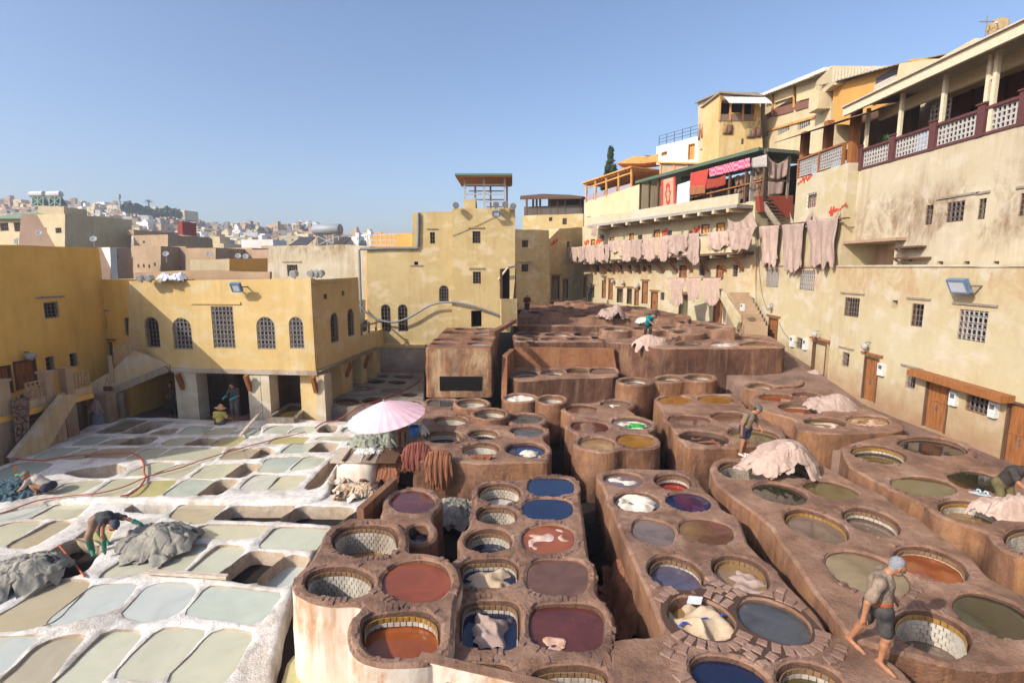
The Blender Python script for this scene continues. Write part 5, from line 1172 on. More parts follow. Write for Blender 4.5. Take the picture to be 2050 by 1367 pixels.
b = Bld('shed', 'brown timber-clad shed with an orange tin roof above the pergola', 'shed', Pl(1322, 50, 1402, 47), [(1322,362),(1402,362),(1402,328),(1322,326)], 4, 'tan')
mb = MB(); q = b.pl; slab(mb, q, q.hit(1318,325)[0], q.hit(1405,328)[0], zz(q,1320,327), zz(q,1402,330), .12, -5, .3); mb.obj('roof', M['wood_o'], b.t)
for u in (1323, 1350, 1376): mb = MB(); a = q.hit(u,340)[0]; pbox(mb, q, a-.08, a+.08, zz(q,u,362), zz(q,u,328), .0, .1); mb.obj('post', M['wood_o'], b.t)
b.finish()
q = Pl(1250, 56, 1380, 53); t = thing('pergola', 'upper orange timber canopy behind the pergola house', 'pergola', q.pt(0, 14))
mb = MB(); mb.add([q.w(1247,336), q.w(1282,322), q.w(1310,323), q.w(1336,315), q.w(1376,318), q.w(1374,326), q.w(1300,336)], [(0,1,2,3,4,5,6)]); o = mb.obj('roof', M['wood_o'], t); o.modifiers.new('s','SOLIDIFY').thickness = 2.5
for u in (1280, 1330, 1368): mb = MB(); mb.bar(q.w(u,350,-.6), q.w(u,326,-.6), .2); mb.obj('post', M['wood_o'], t)
# solar panel behind
t = thing('solar_collector', 'dark solar panel on a frame behind the orange canopy', 'solar panel', D(1299, 322, 57)); mb = MB(); mb.add([D(1283,322,57), D(1315,321,57), D(1314,312,58), D(1291,311,58)], [(0,1,2,3)]); o = mb.obj('panel', flat((.12,.11,.10), .3), t); o.modifiers.new('s','SOLIDIFY').thickness = .06
mb = MB()
for u in (1285, 1295, 1305, 1314): mb.bar(D(u,322,56.9), D(min(u+7,1314),312,57.9), .05)
mb.obj('frame', M['iron_l'], t)

# ================================================================ houses at the back centre
pU = Pl(1030, 45, 1101, 47)
b = Bld('house', 'narrow yellow house beside the tower with two grilled windows', 'house', pU, [(1030,620),(1101,620),(1099,461),(1030,459)], 6, 'plaster_T')
b.win(1045,481,1058,495, frame='wood_d'); b.win(1044,529,1058,544, frame='wood_d', lintel=.5); b.finish()
pU2 = Pl(1098, 49, 1170, 55)
b = Bld('house', 'shadowed house corner at the end of the gallery row', 'house', pU2, [(1098,620),(1172,610),(1172,455),(1120,458),(1098,480)], 5, 'plaster_T')
b.door(1104,552,1120,600, open_=True, lintel=True); b.door(1127,560,1137,598, open_=True, lintel=True); b.win(1135,483,1140,497); b.finish()
pGb = Pl(1046, 60, 1168, 58)
b = Bld('house', 'round-fronted house carrying the dark wooden gazebo', 'house', pGb, [(1050,560),(1168,560),(1168,428),(1046,432)], 6, 'plaster_T')
b.win(1099,435,1106,443); b.win(1126,437,1135,450)
mb = MB(); q = pGb; zf = zz(q,1046,432)
for u in (1053, 1066, 1073, 1080, 1100, 1115, 1130, 1160): mb = MB(); a = q.hit(u,410)[0]; pbox(mb, q, a-.1, a+.1, zf, zz(q,u,396), -.4, -.2); mb.obj('gazebo_post', M['wood_d'], b.t)
mb = MB(); mb.add([q.w(1045,397,.8), q.w(1168,395,.8), q.w(1168,389,-3), q.w(1132,383,-3), q.w(1074,381,-3), q.w(1046,394,.8)], [(0,1,2,3,4,5)]); o = mb.obj('gazebo_roof', M['wood_d'], b.t); o.modifiers.new('s','SOLIDIFY').thickness = .25
mb = MB(); pbox(mb, q, q.hit(1048,420)[0], q.hit(1165,420)[0], zf, zf+1.0, -.35, -.25); mb.obj('gazebo_rail', flat((.10,.09,.08), .8), b.t)
mb = MB(); pbox(mb, q, q.hit(1085,410)[0], q.hit(1160,410)[0], zf, zf+2.2, -3.2, -3.0); mb.obj('gazebo_back', M['wood_d'], b.t)
b.finish()

# ================================================================ tower and the wall beside it
pT = Pl(700, 32, 906, 32); pTw = Pl(905, 31.6, 1023, 31.6); pTs = Pl(1022, 31.62, 1031, 35.5)
b = Bld('house', 'yellow house wall with two arched grilled windows next to the tower', 'house', pT, [(735,840),(908,840),(908,424),(825,426),(825,497),(735,500)], 5, 'plaster_T')
b.win(763,609,783,664, arch=True, step=.2); b.win(797,609,817,664, arch=True, step=.2); b.win(879,571,899,605, arch=True); b.win(861,465,871,488, lintel=.6); b.niche(829,524,837,531, .2)
b.lintel(pT.hit(822,530)[0], pT.hit(845,530)[0], zz(pT,833,534), .05)
b.niche(796,698,806,712, .5)
mb = MB(); pbox(mb, pT, pT.hit(760,690)[0], pT.hit(852,690)[0], zz(pT,800,696), zz(pT,800,688), .0, .12); mb.obj('string_course', M['plaster_M'], b.t)
mb = MB(); pbox(mb, pT, pT.hit(760,690)[0], pT.hit(908,690)[0], -1.6, zz(pT,800,696), .0, .06); mb.obj('base_wall', M['plaster_dirty'], b.t)
b.finish()
b = Bld('tower', 'tall yellow tower with a green-roofed lookout frame on top', 'tower', pTw, [(905,665),(1022,665),(1031,560),(1031,415),(1005,417),(905,418)], 4.2, 'plaster_T')
b.win(946,463,962,487, frame='wood_d', lintel=.5); b.win(947,544,963,568, lintel=.5, frame='wood_d'); b.niche(943,622,964,655, .8, 'void')
mb = MB(); pbox(mb, pTw, pTw.hit(927,390)[0], pTw.hit(951,390)[0], zz(pTw,930,417), zz(pTw,930,398), -1.6, -.3); mb.obj('roof_box', M['plaster_T'], b.t)
zr = zz(pTw,960,417)
for u, o_ in ((928,-.9),(968,-.6),(1010,-.6),(944,-3.2),(978,-3.0),(1014,-3.2)):
    mb = MB(); a = pTw.hit(u,380)[0]; pbox(mb, pTw, a-.06, a+.06, zr, zz(pTw,960,354), o_-.06, o_+.06); mb.obj('lookout_post', M['iron_l'], b.t)
for v in (367, 386, 402):
    mb = MB(); a0, a1 = pTw.hit(930,380)[0], pTw.hit(1010,380)[0]; z_ = zz(pTw,960,v); 
    if v == 402: a0 = pTw.hit(968,380)[0]
    mb.bar(pTw.pt(a0,z_,-.6), pTw.pt(a1,z_,-.6), .07); mb.bar(pTw.pt(a0,z_,-3.2), pTw.pt(a1,z_,-3.2), .07); mb.bar(pTw.pt(a1,z_,-.6), pTw.pt(a1,z_,-3.2), .07); mb.obj('lookout_rail', M['iron_l'], b.t)
mb = MB(); z_ = zz(pTw,960,354); a0, a1 = pTw.hit(912,350)[0], pTw.hit(1024,350)[0]; pbox(mb, pTw, a0, a1, z_, z_+.07, -3.8, -.1); mb.obj('lookout_ceiling', M['wood'], b.t)
mb = MB(); pbox(mb, pTw, a0-.05, a1+.05, z_+.072, z_+.2, -3.85, -.05); mb.obj('lookout_roof', flat((.10,.19,.14), .6), b.t)
mb = MB(); mb.bar(pTw.w(1012,533,.02)+Vector((0,0,0)), pTw.w(1030,530,.02), .12, .12); mb.bar(pTw.w(998,560,.0), pTw.w(1018,534,.5), .1); mb.obj('corner_brace', M['wood_l'], b.t)
b.finish()
# drums of lamps on parapets
def spot(pos, dirn, label, r_=.2):
    d_ = Vector(dirn).normalized(); t = thing('roof_spotlight', label, 'spotlight', pos-Vector((0,0,r_+.05))); mb = MB()
    mb.tube([pos-d_*.16, pos-d_*.1, pos+d_*.16], [r_*.4, r_*.85, r_], 12); mb.obj('housing', flat((.50,.44,.34), .6), t)
    mb = MB(); mb.tube([pos+d_*.161, pos+d_*.172], r_*.85, 12); mb.obj('lens', flat((.26,.27,.28), .15, .6), t)
    mb = MB(); mb.bar(pos-Vector((0,0,r_+.05)), pos, .05); mb.obj('stand', M['iron'], t)
for u, v, lab in ((912,411,'lone round spotlight on the left of the tower roof'),(992,410,'round spotlight under the lookout on the tower roof'),(1010,409,'second spotlight toward the tower corner'),(1026,413,'pale spotlight at the very corner of the tower roof')):
    spot(D(u, v, 31.2), (.2,-1,-.15), lab)
floodlight(pTw, 994, 429, .45, .34, 'small dark floodlight high on the tower wall')
# lean-to at tower foot on the right with a dark panel across it
pL = Pl(1001, 31.4, 1034, 31.8)
t = thing('porch', 'dark timber porch at the foot of the tower', 'porch', pL.pt(.5, 1.5))
mb = MB(); s0, s1 = pL.hit(1001,600)[0], pL.hit(1033,600)[0]; pbox(mb, pL, s0, s1, zz(pL,1015,652), zz(pL,1015,598), .05, .2); mb.obj('parapet', M['plaster_T'], t)
mb = MB(); pbox(mb, pL, s0, s1, zz(pL,1015,598), zz(pL,1015,538), -.02, .03); mb.obj('dark_panel', M['void'], t)
for u in (1003, 1030): mb = MB(); a = pL.hit(u,570)[0]; pbox(mb, pL, a-.05, a+.05, zz(pL,1015,598), zz(pL,1015,538), .04, .12); mb.obj('post', M['wood_d'], t)
# ================================================================ arcade house (centre left)
pM = Pl(258, 24.1, 632, 23.2); c0 = pM.w(632, 743); 
pMs = PlXY(c0.x, c0.y, c0.x+.93, c0.y+8.4)
pM_u = next(u for u in np.arange(610, 640, .25) if pM.hit(u, 558)[0] >= pM.hit(632, 743)[0])
zb0 = zz(pM, 480, 741); zt0 = zz(pM, 440, 561)
b = Bld('house', 'yellow arcade house with arched grilled windows over the lime pits', 'house', pM, [(258,563),(pM_u,558),(632,743),(258,743)], .42, 'plaster_M', jit=.012)
for x0,y0,x1,y1,ar in ((290,634,319,696,1),(346,636,384,699,1),(514,634,551,699,1),(579,634,608,698,1),(425,613,469,697,0)): b.win(x0,y0,x1,y1, arch=bool(ar), style='rings' if x0 > 320 else 'grid', step=.19, iron='iron_l' if x0 > 320 else 'iron', rec=.3, frame='wood_g', bar=.015)
mb = MB(); a0, a1 = pM.hit(345,740)[0], pM.hit(634,740)[0]; pbox(mb, pM, a0, a1+.02, zb0-.16, zb0+.05, -.3, .06); mb.obj('beam', M['plaster_dirty'], b.t)
mb = MB(); pbox(mb, pM, pM.hit(382,607)[0], pM.hit(482,607)[0], zz(pM,430,609), zz(pM,430,604), .0, .05); mb.obj('lintel', M['plaster_M'], b.t)
zg = -1.6
for u0, u1 in ((352,395),(497,522),(523,540),(632,650)):
    mb = MB(); x0, x1 = pM.hit(u0,790)[0], pM.hit(u1,790)[0]; pbox(mb, pM, x0, x1, zg, zb0-.16, -.75, -.02); mb.obj('column', M['column'], b.t)
for u in (365, 500, 632):
    mb = MB(); x0 = pM.hit(u,760)[0]; mb.bar(pM.pt(x0,zb0-.95,-.02), pM.pt(x0,zb0-.18,.28), .16, .2); mb.obj('bracket', M['wood'], b.t)
mb = MB(); pbox(mb, pM, pM.hit(230,790)[0], pM.hit(632,790)[0], zg, zb0-.1, -4.2, -4.0); mb.obj('back_wall', M['plaster_dirty'], b.t)
for u0, u1 in ((385,405),(460,490)): mb = MB(); pbox(mb, pM, pM.hit(u0,790)[0], pM.hit(u1,790)[0], zg, zb0-.18, -3.9, -2.6); mb.obj('inner_pier', M['plaster_dirty'], b.t)

mb = MB(); pbox(mb, pM, pM.hit(600,790)[0]-9, pM.hit(632,790)[0]-.3, zg, zg+.12, -4.0, .3); mb.obj('arcade_floor', M['lane'], b.t)
b.finish()
bs = Bld('house', 'shaded side wing of the arcade house with two narrow arched windows', 'house', pMs, [(0.02,zb0-.0),(5.25,zb0),(5.25,zt0+.05),(.02,zt0+.02)], .25, 'plaster_M', sz=True, jit=.012)
bs.win(662,625,678,686, arch=True, step=.2); bs.win(696,617,709,673, arch=True, step=.2); bs.win(648,588,655,599); bs.win(684,582,690,592)
mb = MB(); pbox(mb, pMs, .03, 7.6, zb0-.16, zb0+.05, -.3, .05); mb.obj('beam', M['wood_g'], bs.t)
for x0, x1 in ((.4,1.35),(2.7,4.0),(5.3,6.0),(7.0,7.6)): mb = MB(); pbox(mb, pMs, x0, x1, zg, zb0-.16, -1.0, -.02); mb.obj('column', M['plaster_M'], bs.t)
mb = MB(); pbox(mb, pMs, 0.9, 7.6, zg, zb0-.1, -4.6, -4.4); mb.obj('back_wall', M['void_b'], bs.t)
for x in (.6, 3.2, 5.6): mb = MB(); mb.bar(pMs.pt(x,zb0-.9,.0), pMs.pt(x,zb0-.15,.3), .14, .18); mb.obj('bracket', M['wood'], bs.t)
bs.finish()
mb = MB(); q = [pM.pt(pM.hit(258,560)[0], 0), pM.pt(pM.hit(632,560)[0], 0), pMs.pt(5.25, 0), pMs.pt(5.25, 0)+Vector((-10.5, 0, 0))]; mb.add([Vector((a.x, a.y, zt0-.12)) for a in q]+[Vector((a.x, a.y, zb0+.02)) for a in q], [(0,1,2,3),(7,6,5,4),(2,6,7,3)]); mb.obj('roof_slab', M['cream'], bs.t)
# little balcony link to the tower house
t = thing('balcony', 'small timber-railed balcony between arcade house and tower house', 'balcony', pMs.pt(8.2, zb0))
mb = MB(); pbox(mb, pMs, 5.27, 8.75, zb0-.1, zb0+.95, -.6, .02); mb.obj('base', M['plaster_M'], t)
mb = MB()
for x in (5.5, 6.6, 7.7, 8.6): pbox(mb, pMs, x-.05, x+.05, zb0+.95, zb0+1.6, -.1, .0)
pbox(mb, pMs, 5.3, 8.7, zb0+1.4, zb0+1.48, -.08, -.02); mb.obj('railing', M['wood_g'], t)
# house behind with solar heater
pM2 = Pl(533, 36, 742, 34)
b = Bld('house', 'cream house with a grey solar water heater behind the arcade house', 'house', pM2, [(535,600),(742,600),(740,494),(700,490),(537,493)], 7, 'plaster_U')
b.win(575,530,596,553, lintel=.4, frame='wood_d'); 
b.finish()
YL = flat((.52,.30,.03), .8)
b = Bld('house', 'bright orange-yellow slab wall between the arcade and tower houses', 'house', Pl(731, 33.6, 746, 32.2), [(731,640),(746,640),(744,500),(733,500)], 1, 'orange_wall'); b.finish()
b = Bld('house', 'small orange roof house with a white railing beside the tower', 'house', Pl(742, 38, 828, 37), [(742,505),(828,505),(825,467),(752,466),(742,478)], 4, 'orange_wall')
q = b.pl; mb = MB(); lattice(mb, q.shift(2.5), q.hit(750,480)[0]+1, q.hit(822,480)[0]+.2, zz(q,780,494), zz(q,780,475), 0, .35, .06); mb.obj('railing', M['iron_l'], b.t); b.finish()
t = thing('solar_heater', 'grey solar water heater tank on a frame with dark panels', 'solar heater', pM2.w(655, 491, -1.2))
q = pM2.shift(-1.2); A_, B_ = q.w(630,460), q.w(681,459); mb = MB(); mb.tube([A_-(B_-A_)*.03, A_, B_, B_+(B_-A_)*.02], [.32,.36,.36,.32], 14); mb.obj('tank', flat((.27,.29,.31), .5, .4), t, smooth=True)
mb = MB()
for u in (633, 655, 678): mb.bar(q.w(u,492), q.w(u,470), .05)
mb.bar(q.w(633,492), q.w(678,472), .04); mb.bar(q.w(678,492), q.w(633,472), .04); mb.obj('frame', M['iron_l'], t)
for u0, u1 in ((597,630),(680,702)):
    mb = MB(); mb.add([q.w(u0,491,.9), q.w(u1,491,.9), q.w(u1-2,474,-.2), q.w(u0+2,474,-.2)], [(0,1,2,3)]); o = mb.obj('panel', flat((.07,.065,.06), .25), t); o.modifiers.new('s','SOLIDIFY').thickness = .06
# ================================================================ left shaded house and stairs
pL1 = PlXY(-20.35, 16.0, -19.35, 24.7)
b = Bld('house', 'big ochre house in shade on the left with a lit-less flat wall', 'house', pL1, [(-3,-1.8),(8.75,-1.8),(8.75,6.6),(-3,6.5)], 8, 'plaster_L', sz=True)
b.t['label'] = 'big shaded ochre house wall on the left above the gallery'
b.win(88,604,118,637, frame='wood_g', lintel=.45); b.door(-10,732,25,790, lintel=False); b.door(28,720,75,778, lintel=False)
b.win(92,713,110,743, frame='iron_l'); b.win(140,706,156,735, frame='iron_l')
lamp_wall(pL1, 50, 716, 'white enamel lamp over the shaded gallery doors', .2); b.finish()
pL2 = Pl(168, 24.75, 262, 24.4)
b = Bld('house', 'shaded ochre link wall with the tall plank door at the gallery end', 'house', pL2, [(168,850),(262,850),(262,562),(172,560)], 4, 'plaster_L')
b.win(195,630,214,660, frame='iron_l', lintel=.4); b.win(250,636,262,672, frame='wood_g', step=.12); b.door(190,684,228,752, mat='wood_d')
b.finish()
# gallery deck, solid balustrades, columns
pg = pL1.shift(1.6); t = thing('gallery', 'shaded walkway with lattice balustrades in front of the ochre house', 'gallery', pg.pt(4, -1.6))
mb = MB(); zf = zz(pg, 60, 822); s0, s1 = pg.hit(-60,800)[0], pg.hit(182,760)[0]
slab(mb, pg, s0, s1, zf-.15, zf-.15, .22, -1.58, .05); mb.obj('deck', M['plaster_L'], t)
ze = zz(pg, 60, 790)
mb = MB(); slab(mb, pg, s0, s1, zf+.08, zf+.08, .3, -.1, .0); mb.obj('curb', M['stair'], t)
for a0, a1 in ((pg.hit(55,780)[0], pg.hit(92,775)[0]), (pg.hit(145,765)[0], pg.hit(180,758)[0])):
    mb = MB(); lattice(mb, pg, a0, a1, zf+.42, zf+1.05, -.05, .16, .05); mb.obj('balustrade', M['tan'], t)
for u in (5, 97, 138):
    mb = MB(); a = pg.hit(u,770)[0]; pbox(mb, pg, a-.17, a+.17, zf+.05, zf+1.3, -.25, .08); pbox(mb, pg, a-.22, a+.22, zf+1.3, zf+1.38, -.3, .13); mb.obj('post', M['tan'], t)
for u in (8, 142, 225):
    mb = MB(); a = pg.hit(u,830)[0]; pbox(mb, pg, a-.25, a+.25, -1.7, zf-.16, -.5, .03); mb.obj('column', M['plaster_dirty'], t)
t = thing('staircase', 'sloping plastered stair with a solid side wall down to the lime pits', 'staircase', pg.pt(3, -1.7, 1))
pst = pg.shift(.55); q = [pst.hit(*p) for p in ((24,916),(128,790),(160,790),(88,912),(60,918))]
mb = MB(); V = [pst.pt(a, z) for a, z in q]+[pst.pt(a, z, -.25) for a, z in q]; mb.add(V, [(0,1,2,3,4),(9,8,7,6,5)]+[(i,5+i,5+(i+1)%5,(i+1)%5) for i in range(5)]); mb.obj('side_wall', M['stair'], t)
(sA, zA_), (sB, zB_) = pst.hit(40,905), pst.hit(135,800)
for k in range(11):
    a = sA+(sB-sA)*k/11; mb = MB(); pbox(mb, pst, a, a+(sB-sA)/11+.05, -1.7, zA_+(zB_-zA_)*(k+.2)/11-.25, -1.4, -.26); mb.obj('step', M['tan'], t)
q = [pst.hit(*p) for p in ((128,790),(228,760),(330,733),(334,745),(232,778),(160,800))]
mb = MB(); V = [pst.pt(a, z) for a, z in q]+[pst.pt(a, z, -.3) for a, z in q]; mb.add(V, [tuple(range(6)), tuple(range(11,5,-1))]+[(i,6+i,6+(i+1)%6,(i+1)%6) for i in range(6)]) if False else None
pbr = Pl(150, 22.8, 335, 23.9)
q = [pbr.hit(*p) for p in ((132,792),(228,738),(262,690),(266,640),(272,640),(300,700),(334,732),(334,746),(235,775),(150,800))]
t2 = thing('bridge_wall', 'sloping ochre parapet wall carrying the stair up to the arcade house', 'wall', pbr.pt(2, 0))
q = [pbr.hit(*p) for p in ((140,790),(225,742),(265,700),(338,730),(336,746),(236,778),(150,803))]
N = len(q); mb = MB(); V = [pbr.pt(a, z) for a, z in q]+[pbr.pt(a, z, -.3) for a, z in q]; mb.add(V, [tuple(range(N)), tuple(range(2*N-1,N-1,-1))]+[(i,N+i,N+(i+1)%N,(i+1)%N) for i in range(N)]); mb.obj('parapet', M['stair'], t2)
mb = MB(); mb.bar(pbr.w(228,782,.05), pbr.w(336,737,.05), .2, .28); mb.obj('beam', M['wood_g'], t2)
(a0, z0), (a1, z1) = pbr.hit(230,722), pbr.hit(278,690); mb = MB(); lattice(mb, pbr, a0, a1, z0-.1, z0+.5, .02, .16, .045, slope=(z1-z0)/(a1-a0)); mb.obj('balustrade', M['tan'], t2)
mb = MB(); pbox(mb, pbr, pbr.hit(220,740)[0], pbr.hit(228,740)[0], zz(pbr,224,765), zz(pbr,224,712), -.15, .1); mb.obj('post', M['tan'], t2)
for u in (236, 150): mb = MB(); a = pbr.hit(u,810)[0]; pbox(mb, pbr, a-.22, a+.22, -1.7, zz(pbr,u,786), -.5, -.05); mb.obj('column', M['plaster_dirty'], t2)
mb = MB(); pbox(mb, pL2, pL2.hit(168,800)[0], pL2.hit(345,800)[0], -1.6, .1, .02, .3) if False else None
# ================================================================ hillside town
HM = [M[k] for k in ('tan','cream','white','tan','white','grey_wall','pink','cream','tan')]
def hz_(x, y): return float(hill_z(np.array([x]), np.array([float(y)]))[0])
WIN = flat((.035,.028,.024), .5)
def house_mesh(seed, near=False):
    rd = random.Random(seed); w, d, h = rd.uniform(5,9), rd.uniform(5,8), rd.uniform(4.5,8.5); mb = MB()
    mb.box((-w/2,-d/2,-6), (w/2,d/2,h), 0)
    for a, b in (((-w/2,-d/2,h),(w/2,-d/2+.25,h+.7)), ((-w/2,-d/2+.25,h),(-w/2+.25,d/2,h+.7)), ((w/2-.25,-d/2+.25,h),(w/2,d/2,h+.7))): mb.box(a, b, 0)
    if rd.random() < .6: x = rd.uniform(-w/2+1, w/2-3); mb.box((x,-d/4,h+.002), (x+rd.uniform(1.8,2.8),d/4,h+rd.uniform(1.6,2.8)), 0)
    if rd.random() < .35: x = rd.uniform(-w/2+.6, w/2-1.6); mb.box((x,-d/2+.5,h+.002),(x+1.,-d/2+1.2,h+1.1), 2)
    wins = []
    for k in range(int(h/2.8)):
        for i in range(rd.randint(1, 3)):
            x = rd.uniform(-w/2+.8, w/2-1.3); z = h-1.9-2.7*k
            if z > .4: mb.add([(x,-d/2-.012,z),(x+.6,-d/2-.012,z),(x+.6,-d/2-.012,z+.95),(x,-d/2-.012,z+.95)], [(0,1,2,3)], 1); wins.append((x, z)); mb.box((x-.15,-d/2-.08,z+1.0),(x+.75,-d/2-.002,z+1.08), 0)
        if rd.random() < .6:
            y = rd.uniform(-d/2+.6, d/2-1.2); z = h-1.9-2.7*k
            if z > .4: mb.add([(w/2+.012,y,z),(w/2+.012,y+.6,z),(w/2+.012,y+.6,z+.95),(w/2+.012,y,z+.95)], [(0,1,2,3)], 1)
    return mb
LB = {}
HME = []
for sd_ in range(26):
    mb = house_mesh(100+sd_); me = bpy.data.meshes.new('town_house'); me.from_pydata(mb.v, [], mb.f)
    for m_ in (HM[sd_ % len(HM)], WIN, flat((.55,.56,.58), .6)): me.materials.append(m_)
    me.polygons.foreach_set('material_index', np.array(mb.m, dtype=np.int32)); HME.append(me)
NAMES = {0:'tan',1:'cream',2:'white',3:'tan',4:'white',5:'grey',6:'pinkish',7:'cream',8:'tan'}
cnt = 0; y = 84.; rd = random.Random(5); FAR = MB(); fmats = []
for m_ in HM+[WIN]:
    if m_ not in fmats: fmats.append(m_)
def px(x, y, z):
    dz = z-CAMZ; f = y*cP-dz*sP; return CX+F*x/f, CY-F*(y*sP+dz*cP)/f
while y < 432:
    step = 6.5+y*.012; du = 1050*(7.0)/y
    u = -70+rd.uniform(0, du)
    while u < 775:
        x = (u-1025)/1050*y; yy = y+rd.uniform(-2, 2); k = rd.randrange(26) if y > 120 else rd.choice([0,3,6,8,9,12,15,17,18,21,24]); zb = hz_(x, yy)-.3; s_ = rd.uniform(.8, 1.15); sz_ = s_*rd.uniform(.8,1.1)
        uu, vt = px(x, yy, zb+6*sz_)
        hid = vt > np.interp(uu, [0,165,170,540,545,745], [486,488,512,512,486,480])
        skip = hid or (u < 215 and y < 90) or (250 < u < 365 and 300 < y < 372 and rd.random() < .6) or (rd.random() < .10) or (520 < u < 720 and y > 330 and rd.random() < .7)
        if not skip:
            rot = rd.uniform(-.5, .35)
            if y < 330 and cnt < 290:
                o = bpy.data.objects.new('town_house', HME[k]); COL.objects.link(o); o.location = (x, yy, zb); o.rotation_euler = (0, 0, rot); o.scale = (s_, s_, sz_); cnt += 1
                far = 'far up the hillside' if y > 190 else ('halfway up the hillside' if y > 105 else 'on the near slope of the town')
                tag(o, 'flat-roofed %s house %s' % (NAMES[k % 9], far), 'house', '%s town houses %s' % (NAMES[k % 9], far))
            else:
                w, d, h = rd.uniform(4,8)*s_, rd.uniform(4,7), rd.uniform(4,7.5)*sz_; ca, sa_ = math.cos(rot), math.sin(rot); mi = fmats.index(HM[k % len(HM)])
                c = Vector((x, yy, zb+h/2-2)); ax, ay = Vector((ca, sa_, 0)), Vector((-sa_, ca, 0)); FAR.obox(c, ax*w/2, ay*d/2, Vector((0,0,h/2+2)), mi)
                if rd.random() < .5: FAR.obox(c+ax*w*.2+Vector((0,0,h/2+3)), ax*1.2, ay*1.4, Vector((0,0,1.3)), mi)
                for j in range(rd.randint(1,4)):
                    q = c-ay*(d/2+.03)+ax*rd.uniform(-.4,.4)*w+Vector((0,0,rd.uniform(0,.4)*h+1.5)); FAR.add([q-ax*.4, q+ax*.4, q+ax*.4+Vector((0,0,1.1)), q-ax*.4+Vector((0,0,1.1))], [(0,1,2,3)], fmats.index(WIN))
        u += du*rd.uniform(.85, 1.15)
    y += step
o = FAR.obj('far_town', fmats); o['kind'] = 'stuff'; tag(o, 'mass of tiny flat-roofed houses covering the distant hillside', 'town'); print('TOWN', cnt, len(FAR.f))
# nearer houses of the town
pA = Pl(-20, 74, 130, 70)
b = Bld('house', 'large cream house with two grilled windows under the green roof awning', 'house', pA, [(-20,500),(130,500),(130,428),(66,430),(62,437),(-20,437)], 9, 'cream')
b.win(0,446,17,463, style='grid', step=.4, frame='grey_wall'); b.win(28,445,47,464, step=.4, frame='grey_wall'); b.win(82,456,94,467, step=.4); b.win(111,456,123,467, step=.4); b.finish()
pB = Pl(130, 70, 210, 82)
b = Bld('house', 'pinkish shaded side of the large cream house', 'house', pB, [(130,500),(210,500),(208,443),(134,430)], 5, 'pink'); b.win(153,451,161,459, step=.4); b.win(174,453,182,461, step=.4); b.finish()
GRN = flat((.20,.28,.17), .8); o_ = MB(); o_.add([pA.w(-20,437,.6), pA.w(60,437,.6), pA.w(40,425,-3), pA.w(15,416,-4), pA.w(-20,420,-4)], [(0,1,2,3,4)]); o = o_.obj('roof_awning', GRN); o.modifiers.new('s','SOLIDIFY').thickness = .15; tag(o, 'pale green roof awning on the large cream house', 'awning')
t = thing('solar_heater', 'pair of solar water heaters on green frames on the town roof', 'solar heater', D(95, 418, 76))
for k, u in enumerate((62, 96)):
    mb = MB(); mb.tube([D(u,390,76), D(u+26,389,76)], .45, 10); mb.obj('tank', flat((.55,.55,.55), .5), t)
    mb = MB(); mb.add([D(u+4,410,76), D(u+38,411,76), D(u+27,392,78), D(u+3,392,78)], [(0,1,2,3)]); o = mb.obj('panel', flat((.07,.09,.07), .3), t); o.modifiers.new('s','SOLIDIFY').thickness = .1
    mb = MB()
    for uu in (u+3, u+14, u+25): mb.bar(D(uu,414,75.8), D(uu,391,75.8), .12)
    mb.bar(D(u+3,412,75.8), D(u+25,394,75.8), .1); mb.bar(D(u+25,412,75.8), D(u+3,394,75.8), .1); mb.obj('frame', flat((.25,.36,.28), .6), t)
b = Bld('house', 'roof hut under the solar water heaters', 'house', Pl(74,75,130,75), [(76,440),(128,440),(128,414),(76,412)], 4, 'cream'); b.finish()
pC = Pl(168, 50, 222, 49)
b = Bld('house', 'pale house with peeling plaster behind the ochre wall', 'house', pC, [(168,580),(224,580),(220,495),(168,497)], .6, 'white'); b.win(170,511,175,526, step=.5); b.finish()
b = Bld('house', 'brown side wall of the peeling house with one small window', 'house', Pl(222, 49.2, 268, 58), [(222,580),(270,580),(262,497),(220,495)], 1, 'pink'); b.win(232,510,237,518, step=.5); b.finish()
for i, (u0, u1, vt, Y, mt) in enumerate(((266,322,492,60,'tan'),(322,372,494,62,'pink'),(372,432,497,60,'tan'),(432,505,497,64,'tan'),(505,540,500,62,'pink'))):
    pq = Pl(u0, Y, u1, Y-1); b = Bld('house', ('tan house with tiny slit windows in the row behind the arcade','pinkish house in the row behind the arcade','tan house beside the patched cream wall in the row','wide tan house with a row of small windows and dishes','narrow pinkish house at the end of the row')[i], 'house', pq, [(u0,570),(u1,570),(u1,vt+rd.uniform(-3,3)),(u0,vt)], 7, mt)
    for k in range(4):
        uu = u0+6+(u1-u0-12)*(k+.3)/4; vv = 530+rd.uniform(-4,4); b.win(uu,vv,uu+3.5,vv+7, step=.5, frame='pink')
    b.finish()
b = Bld('house', 'orange brick house with a washing line on its roof', 'house', Pl(268,76,336,74), [(268,500),(336,500),(336,470),(250,471),(250,460),(268,460)], 7, 'tan'); b.win(286,482,290,487, step=.5); b.finish()
b = Bld('house', 'narrow red-painted house standing up among the tan roofs', 'house', Pl(356,92,366,92), [(355,470),(366,470),(365,443),(356,443)], 4, 'pink'); b.t.children[0].data.materials.clear() if b.t.children else None
o = b.finish(); o.data.materials[0] = flat((.32,.05,.03), .8)
b = Bld('parapet_wall', 'cream roof parapet between town row and arcade roof', 'wall', Pl(380,30.5,460,30.5), [(380,556),(462,556),(460,518),(381,520)], .3, 'cream'); b.finish()
b = Bld('parapet_wall', 'orange shaded roof parapet next to the cream one', 'wall', Pl(459,30.4,536,31.5), [(459,562),(536,562),(536,517),(459,518)], .3, 'orange_wall'); b.finish()
